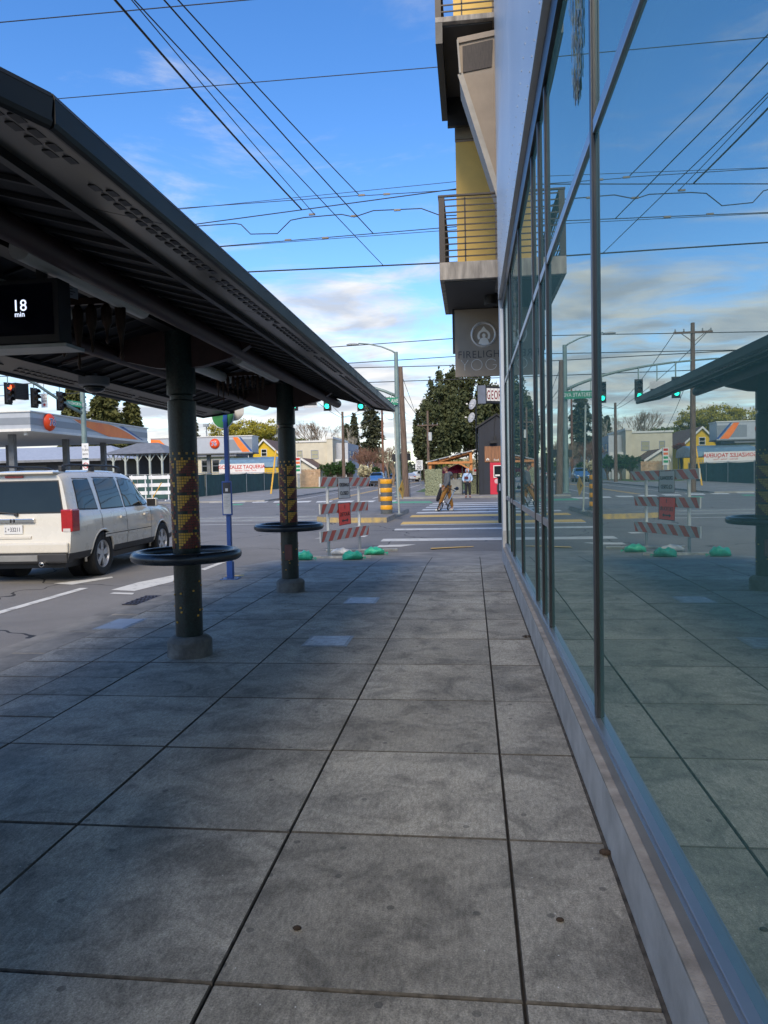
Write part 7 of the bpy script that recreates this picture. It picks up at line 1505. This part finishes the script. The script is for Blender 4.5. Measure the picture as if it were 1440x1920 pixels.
def person(base, J, cols, label, shoes=True):
    """J: dict of joint -> (x,y,z) relative to base on the ground"""
    b = Vector(base); t = thing('person', label, 'person', b); P = {k: b+Vector(v) for k, v in J.items()}
    names = ['pel', 'waist', 'chest', 'neck', 'headb', 'lhip', 'lkn', 'lan', 'rhip', 'rkn', 'ran', 'lsh', 'lel', 'lwr', 'lha', 'rsh', 'rel', 'rwr', 'rha', 'lto', 'rto']
    V = [P[n] for n in names]; ix = {n: i for i, n in enumerate(names)}
    E = [('pel', 'waist'), ('waist', 'chest'), ('chest', 'neck'), ('neck', 'headb'), ('pel', 'lhip'), ('lhip', 'lkn'), ('lkn', 'lan'), ('lan', 'lto'), ('pel', 'rhip'), ('rhip', 'rkn'), ('rkn', 'ran'), ('ran', 'rto'), ('chest', 'lsh'), ('lsh', 'lel'), ('lel', 'lwr'), ('lwr', 'lha'), ('chest', 'rsh'), ('rsh', 'rel'), ('rel', 'rwr'), ('rwr', 'rha')]
    rad = dict(pel=.12, waist=.11, chest=.13, neck=.055, headb=.06, lhip=.085, lkn=.055, lan=.038, rhip=.085, rkn=.055, ran=.038, lsh=.055, lel=.042, lwr=.03, lha=.034, rsh=.055, rel=.042, rwr=.03, rha=.034, lto=.035, rto=.035)
    sk = mat('skin '+label[10:24], cols['skin'], .55, var=.06, coords='obj'); body = skin_mesh('body', V, [(ix[a], ix[c]) for a, c in E], [rad[n] for n in names], sk, t)
    # head
    hd_ = P['head']; f = Vector(J['face']).normalized(); s_ = Vector((0, 0, 1)).cross(f).normalized(); M3 = Matrix((s_, f, Vector((0, 0, 1)))).transposed()
    h = MB(); vs = []; n, k = 16, 12
    for i in range(k+1):
        a = PI*i/k
        for j in range(n):
            c = 2*PI*j/n; x, y, z = .075*math.sin(a)*math.cos(c), .095*math.sin(a)*math.sin(c), .115*math.cos(a)
            if z < -.03: x *= 1-(-z-.03)*3.2; y *= 1-(-z-.03)*1.2
            if y > .07 and abs(z) < .03: y += .0
            vs.append(hd_+M3 @ Vector((x, y, z)))
    h.add(vs, [(i*n+j, (i+1)*n+j, (i+1)*n+(j+1) % n, i*n+(j+1) % n) for i in range(k) for j in range(n)]); head = h.build('head', sk, body, smooth=True)
    def hp(x, y, z): return hd_+M3 @ Vector((x, y, z))
    MB().prism([hp(-.014, .088, -.02), hp(.014, .088, -.02), hp(0, .09, .03)], M3 @ Vector((0, .022, -.006))).build('nose', sk, body)
    for q in (-1, 1): MB().ball(hp(q*.03, .086, .012), .011, 8, 6).build('eye', M_BLACK, body); MB().ball(hp(q*.077, .0, -.005), (.012, .02, .03), 8, 6).build('ear', sk, body)
    MB().ball(hp(0, .086, -.052), (.024, .01, .007), 8, 5).build('mouth', mat('lips', (.35, .12, .10), .5), body)
    # hands: palm grows out of the wrist, five fingers
    for w_, hnd in (('lwr', 'lha'), ('rwr', 'rha')):
        d = (P[hnd]-P[w_]).normalized(); s2 = d.cross(Vector((0, 1, .2))).normalized()
        for q in range(4): b0 = P[hnd]+s2*(q-1.5)*.019; L_ = (.068, .078, .073, .055)[q]; MB().tube([b0, b0+d*L_*.55, b0+d*L_*.9+Vector((0, 0, -.012))], [.0095, .009, .006], 6).build('finger', sk, body, smooth=True)
        b0 = P[hnd]-d*.03+s2*.035; MB().tube([b0, b0+d*.03+s2*.02, b0+d*.06+s2*.02], [.011, .01, .007], 6).build('thumb', sk, body, smooth=True)
    # clothes
    gr = cols['r']
    tm = mat('top '+label[10:24], cols['top'], .9, var=.12, vscale=8, bump=.5, bscale=25, coords='obj'); names2 = ['hem', 'waist', 'chest', 'collar', 'lsh', 'lel', 'lcu', 'rsh', 'rel', 'rcu']
    P['hem'] = P['pel']+Vector((0, 0, .02)); P['collar'] = P['neck']-Vector((0, 0, .01)); P['lcu'] = P['lel'].lerp(P['lwr'], .95); P['rcu'] = P['rel'].lerp(P['rwr'], .95)
    i2 = {n_: i for i, n_ in enumerate(names2)}; E2 = [('hem', 'waist'), ('waist', 'chest'), ('chest', 'collar'), ('chest', 'lsh'), ('lsh', 'lel'), ('lel', 'lcu'), ('chest', 'rsh'), ('rsh', 'rel'), ('rel', 'rcu')]
    r2 = dict(hem=.155*gr, waist=.152*gr, chest=.165*gr, collar=.08, lsh=.082*gr, lel=.068*gr, lcu=.045*gr, rsh=.082*gr, rel=.068*gr, rcu=.045*gr); tp = skin_mesh('hoodie', [P[n_] for n_ in names2], [(i2[a], i2[c]) for a, c in E2], [r2[n_] for n_ in names2], tm, body)
    if cols.get('hood'):
        hh = MB(); vs = []; n, k = 18, 10
        for i in range(k+1):
            a = PI*(.04+.9*i/k)
            for j in range(n+1):
                c = R(125)+R(290)*j/n; vs.append(hd_+M3 @ Vector((.108*math.sin(a)*math.cos(c), -.012+.122*math.sin(a)*math.sin(c), .138*math.cos(a)-.005)))
        hh.add(vs, [(i*(n+1)+j, (i+1)*(n+1)+j, (i+1)*(n+1)+j+1, i*(n+1)+j+1) for i in range(k) for j in range(n)]); hh.build('hood', mat('hood pale', cols['hood'], .9), tp, smooth=True, fix=False)
    else: MB().ball(P['neck']-f*.10-Vector((0, 0, .06)), (.14, .12, .10), 12, 8).build('hood', tm, tp, smooth=True)
    pm = mat('trousers '+label[10:24], cols['legs'], .85, var=.12, vscale=10, bump=.4, bscale=25, coords='obj'); names3 = ['pel', 'lhip', 'lkn', 'lcf', 'rhip', 'rkn', 'rcf']; P['lcf'] = P['lkn'].lerp(P['lan'], .90); P['rcf'] = P['rkn'].lerp(P['ran'], .90); lw = cols.get('lw', 1.)
    i3 = {n_: i for i, n_ in enumerate(names3)}; r3 = dict(pel=.135, lhip=.105, lkn=.078*lw, lcf=.062*lw, rhip=.105, rkn=.078*lw, rcf=.062*lw); skin_mesh('trousers', [P[n_] for n_ in names3], [(i3[a], i3[c]) for a, c in (('pel', 'lhip'), ('lhip', 'lkn'), ('lkn', 'lcf'), ('pel', 'rhip'), ('rhip', 'rkn'), ('rkn', 'rcf'))], [r3[n_] for n_ in names3], pm, body)
    sm = mat('shoe '+label[10:24], cols['shoe'], .6, var=.1)
    for a, c in (('lan', 'lto'), ('ran', 'rto')): d = P[c]-P[a]; MB().tube([P[a]-d*.28+Vector((0, 0, -.045)), P[a]+d*.3+Vector((0, 0, -.04)), P[c]+d*.05, P[c]+d*.35], [.045, .052, .046, .03], 10).build('shoe', sm, body, smooth=True)
    if cols.get('hair'):
        hm = mat('hair '+label[10:24], cols['hair'], .7, var=.3, vscale=60, coords='obj'); hh = MB(); vs = []; n, k = 20, 8
        for i in range(k+1):
            a = PI*.56*i/k
            for j in range(n):
                c = 2*PI*j/n; y = .102*math.sin(a)*math.sin(c)-.008; z = .124*math.cos(a)+.004
                if y > .045 and z < .055: z = .055; y = min(y, .075)
                vs.append(hd_+M3 @ Vector((.082*math.sin(a)*math.cos(c), y, z)))
        hh.add(vs, [(i*n+j, (i+1)*n+j, (i+1)*n+(j+1) % n, i*n+(j+1) % n) for i in range(k) for j in range(n)]); hh.build('hair', hm, body, smooth=True)
    return t, P, hp, body
pm_ = G(839, 957.5); s_ = 1.0
J = dict(pel=(0, 0, .92), waist=(.01, 0, 1.08), chest=(.035, 0, 1.32), neck=(.0, 0, 1.49), headb=(-.02, -.01, 1.56), head=(-.035, -.02, 1.635), face=(-.9, -.42, -.04),
         lhip=(-.03, -.09, .88), lkn=(-.20, -.10, .49), lan=(-.33, -.08, .095), lto=(-.44, -.12, .035), rhip=(.03, .09, .88), rkn=(.12, .08, .48), ran=(.20, .08, .09), rto=(.10, .04, .035),
         lsh=(.045, -.17, 1.40), lel=(.06, -.23, 1.13), lwr=(-.09, -.24, .92), lha=(-.15, -.24, .86), rsh=(.03, .17, 1.40), rel=(-.02, .22, 1.14), rwr=(-.18, .18, .98), rha=(-.24, .16, .94))
man, MP, hpf, mbody = person((pm_.x, pm_.y, zr(pm_.y)+.004), J, dict(skin=(.42, .22, .15), top=(.14, .145, .15), legs=(.34, .155, .03), shoe=(.62, .60, .56), hair=(.10, .05, .025), r=.98), 'person in grey hoodie and mustard trousers straddling a small bike on the crosswalk')
MB().box(hpf(-.03, .098, .015), (.05, .05, .032)).build('sunglasses', mat('amber lens', (.20, .03, .02), .2), mbody, bevel=.006); MB().box(hpf(.03, .098, .015), (.05, .05, .032)).build('sunglasses', MATS['amber lens'], mbody, bevel=.006)
# small-wheeled bike leaned between the legs
bk0 = Vector((pm_.x-.16, pm_.y-.15, zr(pm_.y)+.004)); bk = thing('small_bike', 'small-wheeled silver and black bike leaning between the legs of the rider in grey', 'bicycle', bk0)
bd_ = Vector((-.42, -.9, 0)).normalized(); ln = Vector((.46, -.10, 1)).normalized(); sd_ = bd_.cross(ln).normalized()
def bpnt(u, h, w=0.): return bk0+bd_*u+ln*h+sd_*w
M_TYRE = M_RUBBER
for u in (-.42, .42):
    wl = MB().torus(bpnt(u, .20), .175, .024, 28, 8, sd_).build('wheel', M_TYRE, bk, smooth=True); sp_ = MB().cyl(bpnt(u, .2, -.03), bpnt(u, .2, .03), .02, n=8)
    for k in range(9): a = 2*PI*k/9; sp_.bar(bpnt(u, .2), bpnt(u, .2)+(bd_*math.cos(a)+ln*math.sin(a))*.165, .005, .005)
    sp_.torus(bpnt(u, .20), .158, .008, 24, 5, sd_); sp_.build('rim', M_STEEL, wl)
fr_ = MB().cyl(bpnt(-.42, .2), bpnt(-.12, .27), .018).cyl(bpnt(-.12, .27), bpnt(.30, .45), .028).cyl(bpnt(.30, .45), bpnt(.42, .2), .02).cyl(bpnt(-.12, .22), bpnt(-.17, .55), .024).build('frame', mat('silver frame', (.5, .52, .54), .3, .5), bk)
MB().cyl(bpnt(-.17, .55), bpnt(-.24, .92), .018).build('seat_post', M_CHROME, bk); MB().lathe([(.001, -.14), (.025, -.12), (.035, 0), (.075, .09), (.07, .12), (.001, .13)], 12, bpnt(-.26, .945), -bd_).build('saddle', M_BLACK, bk, smooth=True)
MB().cyl(bpnt(.31, .45), bpnt(.24, .95), .016).cyl(bpnt(.24, .95, -.25), bpnt(.24, .95, .25), .014).build('handlebar', M_BLACK, bk)
MB().cyl(bpnt(-.12, .24, -.08), bpnt(-.12, .24, .08), .015).box(bpnt(-.05, .22, -.1), (.08, .06, .02)).box(bpnt(-.19, .24, .1), (.08, .06, .02)).build('crank', M_BLACK, bk)
# dark jacket hanging from the hand, phone
jk = thing('carried_jacket', 'dark jacket hanging from the hand of the rider in grey', 'jacket', MP['rha']); MB().tube([MP['rha']+Vector((0, 0, .02)), MP['rha']+Vector((-.04, 0, -.2)), MP['rha']+Vector((-.12, -.02, -.45)), MP['rha']+Vector((-.16, -.02, -.58))], [.03, .075, .085, .05], 10).build('cloth', mat('dark cloth', (.02, .02, .03), .9, var=.3, vscale=12), jk, smooth=True)
phn = thing('phone', 'white phone held by the rider in grey', 'phone', MP['rha']); MB().box(MP['rha']+Vector((-.02, -.05, .05)), (.075, .012, .14)).build('case', M_WHITE, phn, bevel=.005)
# standing woman-like figure
pw_ = G(877, 933, .1); J = dict(pel=(0, 0, .86), waist=(0, 0, 1.0), chest=(0, 0, 1.22), neck=(0, .0, 1.38), headb=(0, -.01, 1.45), head=(0, -.015, 1.525), face=(-.12, -1, -.02),
         lhip=(.085, 0, .82), lkn=(.11, -.01, .46), lan=(.13, .02, .09), lto=(.15, -.12, .035), rhip=(-.085, 0, .82), rkn=(-.09, -.01, .46), ran=(-.09, .02, .09), rto=(-.11, -.12, .035),
         lsh=(.16, 0, 1.30), lel=(.25, .01, 1.05), lwr=(.19, -.12, .90), lha=(.13, -.17, .90), rsh=(-.16, 0, 1.30), rel=(-.25, .01, 1.05), rwr=(-.19, -.12, .90), rha=(-.13, -.17, .90))
wm, WP, hpw, wbody = person((pw_.x, pw_.y, zr(pw_.y)+.104), J, dict(skin=(.45, .27, .2), top=(.38, .52, .70), legs=(.014, .016, .022), shoe=(.14, .05, .04), hood=(.50, .60, .72), r=1.12, lw=1.15), 'person in pale blue hoodie with hood up and dark trousers waiting beside the bar')
bg_ = thing('crossbody_bag', 'dark red bag worn across the chest of the person in pale blue', 'bag', WP['waist']); MB().box(WP['chest']+Vector((-.06, -.205, -.10)), (.22, .07, .14)).build('pouch', mat('oxblood fabric', (.10, .012, .02), .7), bg_, bevel=.03); MB().tube([WP['chest']+Vector((-.13, -.19, -.06)), WP['chest']+Vector((.02, -.195, .06)), WP['chest']+Vector((.13, -.13, .17)), WP['chest']+Vector((.12, .05, .19))], .012, 6).build('strap', MATS['oxblood fabric'], bg_)
